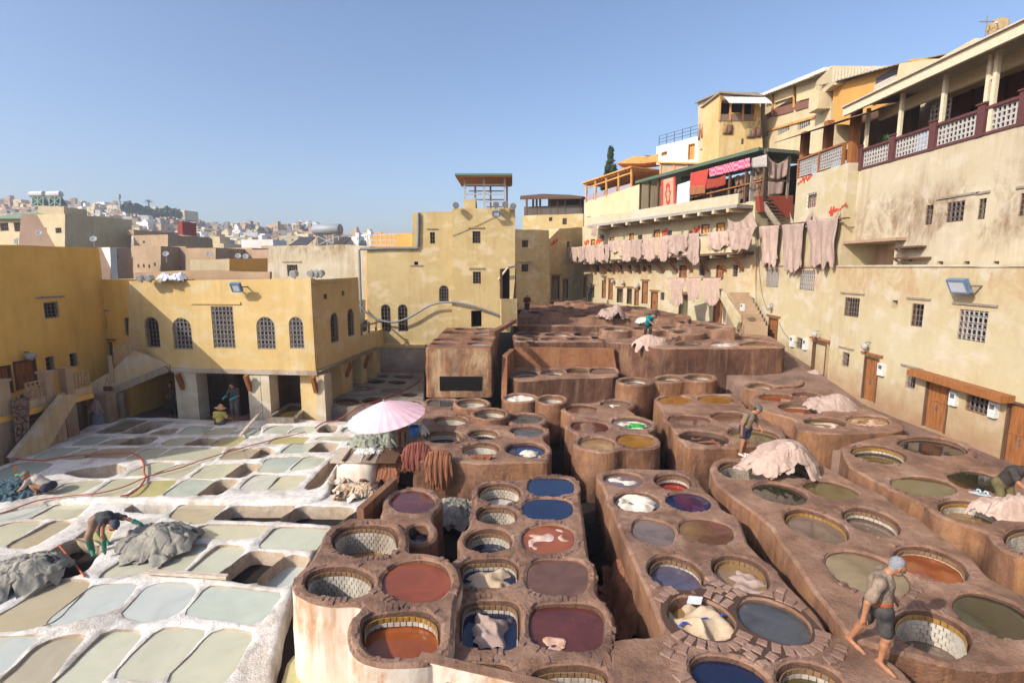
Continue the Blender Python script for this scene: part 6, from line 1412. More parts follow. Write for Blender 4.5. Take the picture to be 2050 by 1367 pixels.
b = Bld('parapet_wall', 'low red-brown roof edge behind the arcade house roof', 'wall', Pl(270,28.5,540,28.8), [(270,566),(540,566),(540,544),(400,541),(270,546)], .3, 'tan'); b.finish()
b = Bld('fort', 'white crenellated fort on the far hilltop', 'fort', Pl(597,600,636,600), [(597,462),(636,462),(636,447),(632,447),(632,444),(626,444),(626,446),(617,446),(617,442),(611,442),(611,446),(604,446),(604,442),(597,442)], 12, 'white'); b.finish()
b = Bld('house', 'long pale block on the ridge by the palm tree', 'house', Pl(298,360,370,355), [(298,440),(370,440),(369,421),(330,420),(328,416),(298,415)], 12, 'cream')
for k in range(6): b.win(302+k*4.4,421,304+k*4.4,424, step=2)
b.finish()
# satellite dishes on near town roofs
for i, (u, v, Y, lab) in enumerate(((32,482,52,'dark satellite dish on the roof behind the ochre wall'),(78,466,68,'brown dish on the large cream house'),(187,478,60,'white dish beside the washing line'),(332,508,56,'white dish on the tan slit-window house wall'),(418,508,56,'white dish on the tan row house'),(477,512,55,'white dish on the wide tan house'),(492,513,55,'second white dish beside it on the wide tan house'))):
    c = D(u, v, Y); t = thing('satellite_dish', lab, 'satellite dish', c-Vector((0,0,.7)), None); dish(t, c, (.3 if i else -.3,-.8,.45), .3 if Y < 60 else .36, flat((.36,.36,.36), .6) if i != 0 else flat((.16,.17,.19), .5), ground=c.z-.9)
# mast
t = thing('radio_mast', 'slim grey radio mast on the ridge', 'mast', D(240, 420, 330)); mb = MB(); a, c = D(241,420,330), D(238,389,330); mb.tube([a, c], [.7,.35], 6); mb.tube([c-Vector((0,0,2.5)), c], 1.0, 6); mb.obj('pole', M['iron_l'], t)
# trees: trunk, limbs, crown of leaf clumps
LEAF = {}
def leafmat(k, c):
    if k not in LEAF:
        n = NB('foliage_'+k); c = Vector(c); col = n.ramp(n.noise(1.3, 5, .7), [(.3, tuple(c*.5)), (.55, tuple(c)), (.75, tuple(c*1.5))]); LEAF[k] = n.fin(col, .7, .25)
    return LEAF[k]
def tree(label, pos, h, rx, mat, kind='round', n_=900, seed=0, group=None, leaf=.35, trunk=.25):
    rd = random.Random(seed); t = thing('tree', label, 'tree', pos, group); P0 = Vector(pos); mb = MB()
    mb.tube([P0-Vector((0,0,.5)), P0+Vector((.1,0,h*.35)), P0+Vector((0,.1,h*.8))], [trunk, trunk*.7, trunk*.25], 7); mb.obj('trunk', M['wood_d'], t)
    lb = MB()
    for k in range(6):
        a = rd.uniform(0, 6.3); z0 = h*rd.uniform(.3,.6); lb.tube([P0+Vector((0,0,z0)), P0+Vector((math.cos(a)*rx*.6, math.sin(a)*rx*.6, z0+h*.18))], [trunk*.4, trunk*.12], 5)
    lb.obj('limbs', M['wood_d'], t)
    cl = []
    for k in range(46):
        if kind == 'cypress':
            z = rd.uniform(.08, .97); rr = rx*(math.sin(min(1, z*1.15+.12)*math.pi)**.7)*(1.05-z*.55); a = rd.uniform(0, 6.3); q = rr*rd.uniform(.5,1.); cl.append((math.cos(a)*q, math.sin(a)*q, z*h, rx*.34))
        else:
            a = rd.uniform(0, 6.3); z = rd.uniform(-.7, 1); q = math.sqrt(max(0, 1-z*z))*rd.uniform(.4, 1.); cl.append((math.cos(a)*q*rx, math.sin(a)*q*rx, h*.62+z*h*.36, rx*.3))
    mb = MB()
    for k in range(n_):
        cx_, cy_, cz_, cr = rd.choice(cl); d_ = Vector((rd.gauss(0,1), rd.gauss(0,1), rd.gauss(0,1))).normalized(); c = P0+Vector((cx_,cy_,cz_))+d_*cr*rd.uniform(.5,1.05)
        a = (d_+Vector((rd.uniform(-.6,.6),rd.uniform(-.6,.6),rd.uniform(-.6,.6)))).normalized(); e = a.orthogonal().normalized()*leaf*rd.uniform(.5,1); f = a.cross(e).normalized()*leaf*rd.uniform(.4,.9)
        mb.add([c-e, c-f*.6, c+e, c+f], [(0,1,2,3)])
    mb.obj('crown', mat, t); return t
G1 = leafmat('cypress', (.030,.060,.022)); G2 = leafmat('broad', (.05,.085,.028))
p0 = D(1221, 352, 66); tree('dark green cypress tree standing above the pergola house', (p0.x, p0.y, p0.z-3), 6.6, 1.15, G1, 'cypress', 3600, 1, leaf=.19)
for i, (u, v, Y, h, rx) in enumerate(((258,425,330,9,6),(272,426,332,8,6),(290,428,335,7,6),(318,432,340,7,6),(334,432,342,8,7),(350,433,344,7,6))):
    p0 = D(u, v, Y); tree(('round green tree beside the radio mast','green tree next to the mast-side tree on the ridge','small green tree on the ridge','green tree below the pale ridge block','broad dark green tree below the pale ridge block','dark tree at the end of the ridge trees')[i], (p0.x,p0.y,p0.z-3), h, rx*.75, G2, 'round', 420, 10+i, 'ridge trees', leaf=1.1, trunk=.5)
p0 = D(299, 420, 345); t = thing('palm_tree', 'lone palm tree on the ridge', 'palm', p0); mb = MB(); c = p0+Vector((0,0,5)); mb.tube([p0, c], [.5,.35], 6); mb.obj('trunk', M['wood_d'], t); mb = MB()
for k in range(16):
    a = 6.28*k/16; d_ = Vector((math.cos(a), math.sin(a), .35 if k % 2 else -.1)); sd_ = d_.cross(Vector((0,0,1))).normalized()*.35; mb.add([c, c+d_*1.7+sd_+Vector((0,0,.5)), c+d_*3.2-Vector((0,0,.6)), c+d_*1.7-sd_+Vector((0,0,.5))], [(0,1,2,3)])
mb.obj('fronds', G2, t)
rd = random.Random(9)
for k in range(26):
    u = rd.uniform(500, 760); Y = rd.uniform(330, 430); x = (u-1025)/1050*Y; tree('small dark bush tree on the far fort hill', (x, Y, hz_(x, Y)-1), rd.uniform(4,7), rd.uniform(2,3.5), G2, 'round', 90, 40+k, 'bush trees on the fort hill', leaf=1.2, trunk=.3)
# ================================================================ hides, heaps, hoses and other things
ZH = lambda x, y: (1100+.1463*x, 440+.1463*y)
ZC = lambda x, y: (1380+.1682*x, 330+.1682*y)
ZD = lambda x, y: (1340+.1755*x, 480+.1755*y)
def hide(pl, q, mat, seed, label, off=.0, group='hides drying over the gallery rail', nz=22, wave=.05, taper=.12, rag=.10):
    """cattle hide hung over a rail: wide shoulders, ragged torn lower edge"""
    rd = random.Random(seed); P_ = [pl.hit(*p) for p in q]; nx = 26; rows = []; H_ = (P_[0][1]+P_[1][1]-P_[2][1]-P_[3][1])/2
    fr = [rd.uniform(-1, 1) for _ in range(nx+1)]; sm = [(fr[max(0,i-1)]+fr[i]+fr[min(nx,i+1)])/3 for i in range(nx+1)]; ph = [rd.uniform(0, 6.3) for _ in range(4)]
    for j in range(-2, nz+1):
        t = max(0, j/nz); rw = []
        for i in range(nx+1):
            w = i/nx; ww = w+(taper*math.sin(t*math.pi*.9)**1.5)*(0.5-w)*(1 if rd else 1)
            a = (P_[0][0]*(1-ww)+P_[1][0]*ww)*(1-t)+(P_[3][0]*(1-ww)+P_[2][0]*ww)*t; z = (P_[0][1]*(1-w)+P_[1][1]*w)*(1-t)+(P_[3][1]*(1-w)+P_[2][1]*w)*t
            z += H_*t**2*(rag*(.45*fr[i]+.7*sm[i])+.16*((2*w-1)**2)-.05); a += .04*math.sin(9*t+ph[0])*(2*w-1)
            fold = math.sin((w*5+.5*math.sin(2*t+ph[1]))*6.28+ph[1])*.5+math.sin((w*2.3-.3*t)*6.28+ph[2])+.4*math.sin((w*11+t)*6.28+ph[3])
            o_ = off+.06+wave*(.4+.8*t)*fold
            if j < 0: o_ = off+(-.10 if j == -2 else .0); z = z+(.0 if j == -2 else .035)-(.12 if j == -2 else 0)
            rw.append(pl.pt(a, z, o_))
        rows.append(rw)
    mb = MB(); mb.sheet(rows); o = mb.obj('hide', mat, smooth=True); o.modifiers.new('thickness', 'SOLIDIFY').thickness = .014
    return tag(o, label, 'hide', group)
pr = p2.shift(1.32); k = 0
HL = ['raw pink hide hung over the gallery rail of the row house', 'crumpled bunch of pink hides slung over the gallery rail']
for x0, x1, yt, yb, yt2 in ((0,200,395,590,392),(205,300,387,600,385),(310,395,382,580,378),(405,500,374,580,370),(515,630,362,610,358),(645,760,355,580,352),(765,830,345,580,340),(825,975,295,450,290),(990,1130,293,575,288),(1140,1280,283,545,278),(1285,1460,255,555,250),(1490,1640,245,560,238),(1930,2060,195,620,188)):
    hide(pr, [ZH(x0,yt),ZH(x1,yt2),ZH(x1-4,yb-15),ZH(x0+4,yb-10)], M['hide'] if k % 3 else M['hide_p'], 60+k, HL[0]); k += 1
for q in ([ZH(1650,220),ZH(1905,200),ZH(1900,440),ZH(1660,470)], [ZC(220,812),ZC(480,788),ZC(470,985),ZC(225,1010)], [ZC(480,790),ZC(790,752),ZC(760,980),ZC(500,1040)]):
    hide(pr, q, M['hide_p'] if k % 2 else M['hide'], 60+k, HL[1], wave=.13, taper=.0, rag=.15, group='bunched hides on the gallery'); k += 1
for i, (x0, x1, yt, yb) in enumerate(((190,330,388,560),(290,420,382,555),(480,540,366,545),(620,680,358,540),(950,1010,292,500),(1110,1160,288,520),(1265,1310,268,500),(1440,1510,250,500),(1620,1680,222,520),(1890,1960,200,560))):
    hide(pr, [ZH(x0,yt),ZH(x1,yt-4),ZH(x1-2,yb-15),ZH(x0+2,yb-10)], (M['hide_p'], M['hide_be'], M['hide'])[i % 3], 160+i, 'narrow hide end tucked between the wide hides on the gallery rail', off=-.035, group='narrow hides between the wide ones', taper=.0)
hide(pr, [ZH(590,70),ZH(668,60),ZH(660,215),ZH(585,225)], M['hide_p'], 91, 'small hide hung on the end of the upper balcony', group=None)
prb = pRb.shift(.25)
t = thing('drying_rail', 'long wooden rail carrying the big hides on the tall yellow house', 'rail', prb.w(1600, 455)); mb = MB(); mb.bar(prb.w(1515,456), prb.w(1692,437), .08); mb.obj('pole', M['wood_d'], t)
for u in (1520, 1605, 1688): mb = MB(); p_ = prb.w(u, 455-(u-1515)*.107); mb.bar(p_, p_-prb.n*.3, .06); mb.obj('bracket', M['wood_d'], t)
for i, (x0, x1, yt, yt2, yb, lab) in enumerate(((835,1095,742,722,1215,'big ragged pink hide above the first grilled window'),(1105,1385,722,700,1265,'longest ragged pink hide hanging between two grilled windows'),(1415,1790,668,640,1225,'widest pink hide hung beside the wooden bracket post'))):
    hide(prb, [ZC(x0,yt),ZC(x1,yt2),ZC(x1-40,yb-30),ZC(x0+30,yb-10)], M['hide_p'] if i else M['hide'], 30+i, lab, group=None, wave=.05, taper=.1, rag=.12, nz=30)
for i, (x0, x1, y0, y1, lab) in enumerate(((1215,1490,560,545,'brown hide swag drooping under the red stair panel'),(1490,1830,545,530,'brown hide swag beside the red wall writing'))):
    cloth('hide_swag', lab, 'hide', pRb, [ZC(x0,y0),ZC(x1,y1),ZC(x1-20,y1+160),ZC(x0+20,y0+160)], M['hide_p'], .12, 22, 10, .05, 4, sag=.75, seed=i+20)
cloth('hide_swag', 'brown drape strung under the balcony slab end', 'hide', p2.shift(.5), [ZC(445,610),ZC(750,560),ZC(820,740),ZC(470,760)], M['hide_p'], .1, 22, 12, .07, 4, sag=.5, seed=24)
plow = pS.shift(.8)
t = thing('drying_rail', 'low wooden rail carrying three hides beside the stair', 'rail', D(1390, 558, 33.5)); pq = Pl(1338, 36, 1445, 33.2); mb = MB(); mb.bar(pq.w(1338,558), pq.w(1446,556), .08); mb.obj('pole', M['wood_d'], t)
for i, (x0, x1, yb, lab) in enumerate(((0,178,745,'pink hide on the low rail by the white post'),(188,373,690,'middle pink hide of the three on the low rail'),(383,592,738,'pink hide on the low rail next to the stair'))):
    hide(pq, [ZD(x0,442),ZD(x1,440),ZD(x1-20,yb-10),ZD(x0+20,yb)], M['hide'], 80+i, lab, group=None)
# leather bags hung on the corner house
for i, (x, y, pl, c) in enumerate(((115,790,X0,(.25,.17,.08)),(150,770,X0,(.30,.10,.05)),(235,760,X0,(.28,.09,.05)),(270,730,X0,(.27,.11,.06)),(380,740,pF,(.32,.18,.06)),(430,740,pF,(.16,.08,.05)),(630,780,pF,(.30,.22,.11)),(675,780,pF,(.18,.10,.07)),(735,770,pF,(.15,.07,.05)))):
    t = thing('leather_bag', ('olive-brown','red','russet','rust','tan','dark brown','khaki','umber','black-brown')[i]+' leather bag hung on the '+('left face of the corner house' if i < 4 else 'yellow house front'), 'bag', pl.w(*Z2(x, y+150)))
    a, z = pl.hit(*Z2(x, y)); a2, zb = pl.hit(*Z2(x, y+150)); w = .38; mb = MB(); rows = [[pl.pt(a+w*.5*(wd)*(1+.15*math.sin(j*2+i)), z-.35+(zb-z+.35)*(j/5), .05+.13*math.sin(math.pi*j/5)*(1-abs(wd)*.8)) for wd in np.linspace(-1,1,7)] for j in range(6)]
    mb.sheet(rows); o = mb.obj('pouch', flat(c, .7), t, smooth=True); o.modifiers.new('s','SOLIDIFY').thickness = .03
    mb = MB(); mb.tube([pl.pt(a-w*.4, z-.35, .06), pl.pt(a, z+.15, .03), pl.pt(a+w*.4, z-.35, .06)], .02, 4); mb.obj('strap', flat(c, .7), t)

def heap(label, c, rx, ry, h, mat, seed=0, folds=16, skirt=0., name='hide_heap', cat='hides', rot=0, fine=.6, res=None, top=None, sheets=None):
    """mound of crumpled hides: overlapping ragged sheets thrown over one another"""
    rd = np.random.default_rng(seed+500); c = Vector(c); V = []; Fs = []; sheets = sheets or int(14+10*max(rx, ry)); cr, sr = math.cos(rot), math.sin(rot)
    mound = lambda x, y: h*np.clip(1-((x/rx)**2+(y/ry)**2), 0, 1)**.75*(.82+.45*vnoise(np.c_[x, y]+seed*2.3, 1.6/max(rx, ry)))
    N, K = 56, 16; th = np.linspace(0, 2*math.pi, N, endpoint=False)
    for i in range(sheets):
        r0 = 0 if i == sheets-1 else math.sqrt(rd.random())*.66; a0 = rd.uniform(0, 6.28); cx_, cy_ = r0*math.cos(a0)*rx, r0*math.sin(a0)*ry
        R_ = rd.uniform(.42, .7)*max(.7*max(rx, ry), min(rx, ry)); el = rd.uniform(.55, 1.); ang = rd.uniform(0, 3.14); ph = rd.uniform(0, 6.3, 5); jag = rd.normal(0, 1, N); jag = (jag*2+np.roll(jag, 1)+np.roll(jag, -1))/4
        edge = R_*(1+.16*np.sin(3*th+ph[0])+.09*np.sin(5*th+ph[1])+.07*jag); base = len(V); lay = .008+.010*i*h/.6*(14/sheets)
        for k in range(K+1):
            r_ = k/K; lx, ly = edge*r_*np.cos(th), edge*r_*np.sin(th)*el; x = cx_+lx*math.cos(ang)-ly*math.sin(ang); y = cy_+lx*math.sin(ang)+ly*math.cos(ang)
            q = np.c_[x, y]+seed*5.1+i*1.7; w1 = 1-2*np.abs(vnoise(q*np.array([1.,1.4]), 2.8, i % 7)); w2 = 1-2*np.abs(vnoise(q, 6.5, (i+3) % 7)); w3 = np.abs(vnoise(q, 14, (i+5) % 7)); pl_ = np.sin(11*th+ph[2]+1.5*np.sin(3*th+ph[3]))
            z = mound(x, y)+lay+fine*(.062*w1+.034*w2)*min(1, .4+h)+fine*.022*pl_*r_**2-.012*w3
            out = np.clip(np.sqrt((x/rx)**2+(y/ry)**2)-1, 0, 1); z = np.maximum(z-skirt*np.minimum(out*3.2, 1), -skirt+.01)
            z = z-.06*r_**4
            V += [(c.x+a*cr-b_*sr, c.y+a*sr+b_*cr, c.z+d_) for a, b_, d_ in zip(x, y, z)]
        Fs += [(base+k*N+j, base+(k+1)*N+j, base+(k+1)*N+(j+1)%N, base+k*N+(j+1)%N) for k in range(K) for j in range(N)]
    o = mk(name, V, Fs, mat, smooth=True); return tag(o, label, cat)
def hc(key, i): h = HOLES[key][1][i].mean(0); return Vector((h[0], h[1], HOLES[key][2]))
g = G(1560, 942, .05); heap('large heap of pale pink hides beside the man in shorts', g, 1.05, .85, .62, M['hide'], 3, 30, 0, fine=1.2, res=(150, 34))
cloth('hide', 'single grey-pink hide draped across the top of the large pale heap', 'hide', Pl(1500, g.y+.1, 1610, g.y+.35), [(1505,890),(1600,888),(1618,922),(1510,914)], M['hide_p'], .25, 18, 10, .06, 3, sag=-.25, seed=5, drape=.35)
g = G(1300, 688, 1.8); heap('heap of cream hides under the man in teal', g+Vector((0,-.1,0)), .95, .6, .42, M['hide'], 4, 26, .4, fine=1., res=(120, 28))
g = G(1224, 636, 2.45); heap('far heap of pink-grey hides on the broad vat terrace', g, .95, .8, .75, M['hide_p'], 5, 20, 0)
g = G(1289, 645, 2.2); heap('small pale hide bundle on the terrace behind the man in teal', g, .55, .5, .35, M['hide_w'], 6, 14, 0)
g = G(1660, 815, .3); heap('wide heap of dusty pink hides by the wall on the squared block', g, 1.05, .55, .42, M['hide_p'], 7, 26, .15, fine=1.)
g = G(1632, 765, -.0); heap('small hide pile beside the open dark door', (g.x, g.y, .28), .6, .5, .3, M['hide_p'], 8, 14)
g = G(315, 1085, ZF); heap('tangled heap of wet grey hides beside the man in green gloves', (g.x, g.y, ZF), 1.25, .7, .42, M['hide_g'], 9, 16, .1, fine=1.7, rot=-.25, res=(150, 34))
g = G(30, 1165, ZF); heap('big grey wet hide heap with black cloth over the pit corner', (g.x-.2, g.y, ZF), 1.4, .9, .38, M['hide_g'], 10, 14, .1, fine=1.7, rot=.5, res=(140, 32))
g = G(95, 1150, ZF); heap('small black cloth lump on the grey hide heap', (g.x, g.y, ZF+.25), .35, .25, .2, flat((.02,.02,.025), .8), 22, 8, 0, 'cloth', 'cloth')
g = G(748, 893, -.95); heap('green-grey hide heap in the shade of the pink parasol', g, 1.0, .7, .5, M['hide_gr'], 11, 16, .1, fine=1.4)
g = G(30, 985, ZB); heap('blue-green net heap at the edge of the pits', (g.x-.1, g.y, ZB+.02), 1.0, .7, .3, flat((.07,.12,.14), .9, .2, .5, sc=25), 12, 20, .1, fine=1.8, name='net_heap', cat='net')
# hides hung over the front of the parasol block
def drape_over(label, u, v, z, w, drop, h, mat, seed):
    g = G(u, v, z); rd = random.Random(seed); nx, nz = 64, 30; fr = [rd.uniform(0, 1) for _ in range(nx+1)]; ph = [rd.uniform(0, 6.3) for _ in range(4)]; rows = []
    for j in range(nz+1):
        t = j/nz; rw = []
        for i in range(nx+1):
            a = (i/nx*2-1); wid = w*(.75+.35*min(1, t*2.2)); prof = math.sqrt(max(0, 1-a*a)); L = drop*(.72+.28*fr[i])*(.55+.45*prof)
            if t < .35: q = t/.35; y = .45*(1-q)*1.0; z_ = h*math.sin(q*math.pi/2)*(.35+.65*prof)+.01
            else: q = (t-.35)/.65; y = -.16*math.sin(min(1, q*3)*math.pi/2)*(.5+.5*prof); z_ = h*(.35+.65*prof)*(1-min(1, q*2.2))**1.5-L*q**1.15
            fold = .028*math.sin(16*a+ph[0]+.8*math.sin(5*t+ph[1]))+.02*math.sin(31*a+ph[2]); rw.append((g.x+a*wid+.02*math.sin(9*t+i), g.y-.05+y+fold*(.3+t), z+z_+fold*.5*(1-t)))
        rows.append(rw)
    mb = MB(); mb.sheet(rows); o = mb.obj('hide_bundle', mat, smooth=True); o.modifiers.new('s','SOLIDIFY').thickness = .02; tag(o, label, 'hides')
drape_over('wet brown hide bundle hanging down the vat block front', 880, 925, .02, .36, .85, .36, M['hide_b'], 13)
drape_over('dark red wet hide pile beside the hidden dyer', 836, 915, .02, .40, .45, .45, M['hide_r'], 14)
o = hide(PlXY(G(940,915,0).x, G(940,915,0).y-.12, G(985,915,0).x, G(985,915,0).y-.12), [(945,912),(983,912),(975,948),(952,948)], M['hide_b'], 15, 'brown cloth hung over the rim of the white tiled drum', group=None, wave=.03)
# scraps
for lab, u, v, z, rx, ry, h, mt, sd_, nm in (('scatter of tan leather scraps on the lime wall', 712, 985, ZF+.02, .75, .45, .18, M['hide_be'], 31, 'scrap_heap'), ('heap of black and pale rags in the gutter below the hung hides', 905, 1030, -1.5, .8, 1.0, .35, M['hide_g'], 32, 'rag_heap'),
    ('rust-brown tanbark heap in the gutter', 1272, 1215, -1.35, .5, 1.3, .75, M['hide_b'], 33, 'bark_heap'), ('rubbish heap in the dark gutter between long blocks', 1210, 1085, -1.6, .5, 1.5, .25, M['dark_ground'], 34, 'rubbish_heap'), ('tanbark heap under the boards by the parasol', 790, 955, -1.3, .7, .6, .55, M['hide_b'], 35, 'bark_heap'),
    ('wet dark rubbish strip beside the long block', 1580, 1180, -1.6, .5, 2.2, .3, M['dark_ground'], 36, 'rubbish_heap')):
    g = G(u, v, z); heap(lab, g, rx, ry, h, mt, sd_, 9, 0, nm, 'scraps', fine=2.)
rd = random.Random(77); SCR = [M['hide_be'], M['hide_w'], M['hide_p'], M['hide_b']]
for k in range(26):
    u, v = rd.uniform(670, 765), rd.uniform(962, 1000); g = G(u, v, ZF+.06); mb = MB(); r_ = rd.uniform(.08,.2); a0 = rd.uniform(0,6); rows = [[(g.x+r_*(w-.5)*2*math.cos(a0)-r_*(t-.5)*math.sin(a0), g.y+r_*(w-.5)*2*math.sin(a0)+r_*(t-.5)*math.cos(a0), g.z+.05+.07*math.sin(5*w+k)+.05*math.cos(4*t+k)) for w in np.linspace(0,1,5)] for t in np.linspace(0,1,4)]
    mb.sheet(rows); o = mb.obj('leather_scrap', SCR[k % 4], smooth=True); o.modifiers.new('s','SOLIDIFY').thickness = .008; tag(o, 'curled leather scrap lying on the lime wall by the boards', 'scrap', 'leather scraps by the boards')
# hides floating in vats
def soak(key, i, mat, label, amp=.10, sc=.86, seed=0, lift=-.02, off=(0,0), fx=1., fy=1., name='soaking_hide'):
    t, hp, z, ol = HOLES[key]; h = hp[i]; c = h.mean(0); dep = SPEC[key][i][7]; V = []; Fs = []; K, N = 16, len(h)*2; hh = resample(h, 1e-9) if False else np.array([[np.interp(s_, np.arange(len(h)+1), np.r_[h[:,0], h[0,0]]), np.interp(s_, np.arange(len(h)+1), np.r_[h[:,1], h[0,1]])] for s_ in np.linspace(0, len(h), N, endpoint=False)])
    for k in range(K+1):
        r_ = sc*k/K; P_ = c+np.array(off)+(hh-c)*np.array([fx,fy])*r_*(1+.05*np.sin(np.arange(N)*.9+seed))[:,None]; q = P_+seed*3.7
        w = vnoise(q*np.array([1.,1.6]), 2.6, seed % 5); zz_ = lift+amp*(1-2.2*np.abs(w))+amp*.5*vnoise(q, 6, 1)-amp*.9*(k/K)**4
        V += [(a, b_, z-dep+d_) for (a, b_), d_ in zip(P_, zz_)]
    Fs = [(k*N+j, (k+1)*N+j, (k+1)*N+(j+1)%N, k*N+(j+1)%N) for k in range(K) for j in range(N)]
    ins = mk(name, V, Fs, mat, smooth=True); return tag(ins, label, 'hide')
SPEC = {'B': {5: (0,)*7+(.06,), 6: (0,)*7+(.25,), 8: (0,)*7+(.24,), 9: (0,)*7+(.10,), 3: (0,)*7+(.5,), 0: (0,)*7+(.45,)}, 'C': {0: (0,)*7+(.10,), 2: (0,)*7+(.10,), 7: (0,)*7+(.18,), 8: (0,)*7+(.22,)},
    'F': {3: (0,)*7+(.12,), 4: (0,)*7+(.10,), 1: (0,)*7+(.12,)}, 'H': {3: (0,)*7+(.08,), 1: (0,)*7+(.10,)}, 'I': {5: (0,)*7+(.12,)}, 'G': {4: (0,)*7+(.16,)}, 'I11': {0: (0,)*7+(.08,)}, 'L': {1: (0,)*7+(.07,)}, 'D': {4: (0,)*7+(.16,)}}
FOIL = hide_mat('pale_orange_soaked_hide', (.66,.55,.47), (.36,.14,.05), (.25,.07,.02))
soak('B', 5, FOIL, 'pale crumpled hide soaking in the orange vat', .06, .86, 1)
soak('B', 6, M['hide_be'], 'torn sack and hide floating in the blue-black vat', .12, .8, 2, .02)
soak('B', 8, M['hide_p'], 'large grey-brown hide floating in the blue-black square vat', .16, .62, 3, .03, (.02,.05))
soak('B', 9, FOIL, 'small orange-white scrap floating in the dark red vat', .05, .3, 4, .01, (-.22,-.28))
soak('B', 3, M['hide_w'], 'pale rag at the bottom of the tiled vat', .06, .6, 5)
soak('B', 0, M['hide_w'], 'foamy white rag in the first tiled vat of the block', .05, .7, 15)
soak('C', 0, M['hide_w'], 'white and violet hides filling the vat next to the red one', .07, .86, 6)
soak('C', 2, M['hide_w'], 'creamy white hide bulging from the grey vat', .12, .86, 7, .02)
soak('C', 7, M['hide_p'], 'grey-pink hide sinking in the tan vat', .10, .75, 8, -.01, (.1,-.12))
soak('C', 8, M['hide_be'], 'big beige hide with a blue stripe packed in the cobbled vat', .15, .97, 9, .13)
soak('F', 3, FOIL, 'yellow and white scraps soaking in the squared block', .06, .8, 10); soak('F', 4, FOIL, 'tan hide strips soaking in the corner vat of the squared block', .06, .85, 11); soak('F', 1, M['hide_b'], 'brown hides soaking by the dusty heap', .05, .8, 16)
soak('H', 3, M['hide_w'], 'white hides under the green cloth in the six-vat block', .06, .82, 12); soak('H', 1, M['hide_w'], 'pale rag in the taupe vat of the six-vat block', .05, .5, 17)
soak('I', 5, M['hide_w'], 'white hide floating in the blue vat near the parasol', .10, .5, 13, .01, (.1,-.05)); soak('G', 4, M['hide_b'], 'dark frothy hides in the black vat', .05, .8, 14)
soak('I11', 0, M['hide_w'], 'white and blue cloths heaped in the round drum', .09, .85, 18, .02); soak('L', 1, M['hide_w'], 'white foam of hides in the terrace vat', .05, .85, 19)
g = HOLES['H'][1][3].mean(0); heap('bright green cloth lying in the white hides', (g[0]+.12, g[1]-.18, -.05), .3, .16, .08, flat((.03,.30,.05), .8), 40, 9, 0, 'cloth', 'cloth')
g = HOLES['C'][1][8]; c = g.mean(0); mb = MB(); mb.sheet([[(c[0]-.42+.86*i/12, c[1]-.22+.28*i/12+.02*math.sin(i)+w*.045, -.005+.03*math.sin(i*1.3)) for i in range(13)] for w in (0,1)]); o = mb.obj('blue_strap', flat((.03,.10,.36), .6)); o.modifiers.new('s','SOLIDIFY').thickness = .01; tag(o, 'blue strap lying across the big beige hide', 'strap')
mb = MB(); p_ = Vector((c[0]+.05, c[1]+.42, .02)); mb.obox(p_, (.10,-.06,.03), (.04,.07,.02), (0,0,.008)); o = mb.obj('packet', flat((.48,.50,.48), .6)); tag(o, 'white plastic packet at the back of the beige hide', 'packet')

# parasol
base = G(783, 912, -.75); t = thing('parasol', 'large pale pink parasol over the dyer', 'parasol', base); top = D(768, 803, base.y-.15)
axis = (Vector((-.12,-.13,1))).normalized(); a_ = axis.cross(Vector((0,1,0))).normalized(); b_ = axis.cross(a_); N = 24; V = [top]; Fs = []; Rr = 1.32
for k in (1,2,3,4):
    for j in range(N*2):
        th = math.pi*j/N; r_ = Rr*k/4*(1 if k < 4 else (1.0 if j % 2 == 0 else .975)); dz = -.56*(k/4)**1.15+(.0 if j % 2 == 0 else -.012*k/4); V.append(top+(a_*math.cos(th)+b_*math.sin(th))*r_+axis*dz)
n2 = N*2; Fs = [(0,1+j,1+(j+1)%n2) for j in range(n2)]+[(1+k*n2+j, 1+(k+1)*n2+j, 1+(k+1)*n2+(j+1)%n2, 1+k*n2+(j+1)%n2) for k in range(3) for j in range(n2)]
n = NB('pink_parasol_paper'); n.fin(n.ramp(n.noise(3, 5, .7), [(.3, (.66,.40,.44)), (.7, (.74,.50,.53))]), .8, .2)
o = mk('canopy', V, Fs, n.m, t); o.modifiers.new('s','SOLIDIFY').thickness = .012
mb = MB(); mb.tube([base-Vector((0,0,.1)), base+Vector((-.03,0,1.0)), top+axis*.05], .028, 7); mb.obj('pole', M['wood_l'], t)
for j in range(12):
    th = 2*math.pi*j/12; mb = MB(); mb.tube([top-axis*.03, top+(a_*math.cos(th)+b_*math.sin(th))*Rr*.97-axis*.57], .012, 4); mb.obj('rib', M['wood_l'], t)
# boarded stone bench below it
t = thing('stone_bench', 'whitewashed stone block under the board table', 'block', G(700, 960, -1.3)); q = [G(*p, -.62) for p in ((664,928),(752,930),(765,905),(690,898))]; ol = resample(chaikin(np.array([v[:2] for v in q]), 2), .12); ol = ol if area2(ol) > 0 else ol[::-1]
V, Fs, fm, _ = block_mesh(ol, [], -.62, -1.9, noise=.03, grid=.14); mk('masonry', V, Fs, M['lime_side'], t, smooth=True)
t = thing('board_table', 'grimy white board table with planks and sacking beside the parasol', 'table', G(715, 925, -.6)); 
for i, (u0, u1, m_) in enumerate(((660,690,'wood_l'),(691,722,'wood_l'),(723,752,'wood_g'),(753,792,'wood_d'))):
    mb = MB(); zt = -.56+.012*i; P4 = [G(u0,924,zt), G(u1,924,zt), G(u1+14,896,zt), G(u0+18,896,zt)]; mb.add(P4+[p-Vector((0,0,.05)) for p in P4], BOXF); mb.obj('board', M[m_], t)
for (u0,v0,u1,v1) in ((686,922,704,898),(735,920,752,902)): mb = MB(); mb.bar(G(u0,v0,-.50), G(u1,v1,-.50), .07, .05); mb.obj('batten', M['wood_d'], t)
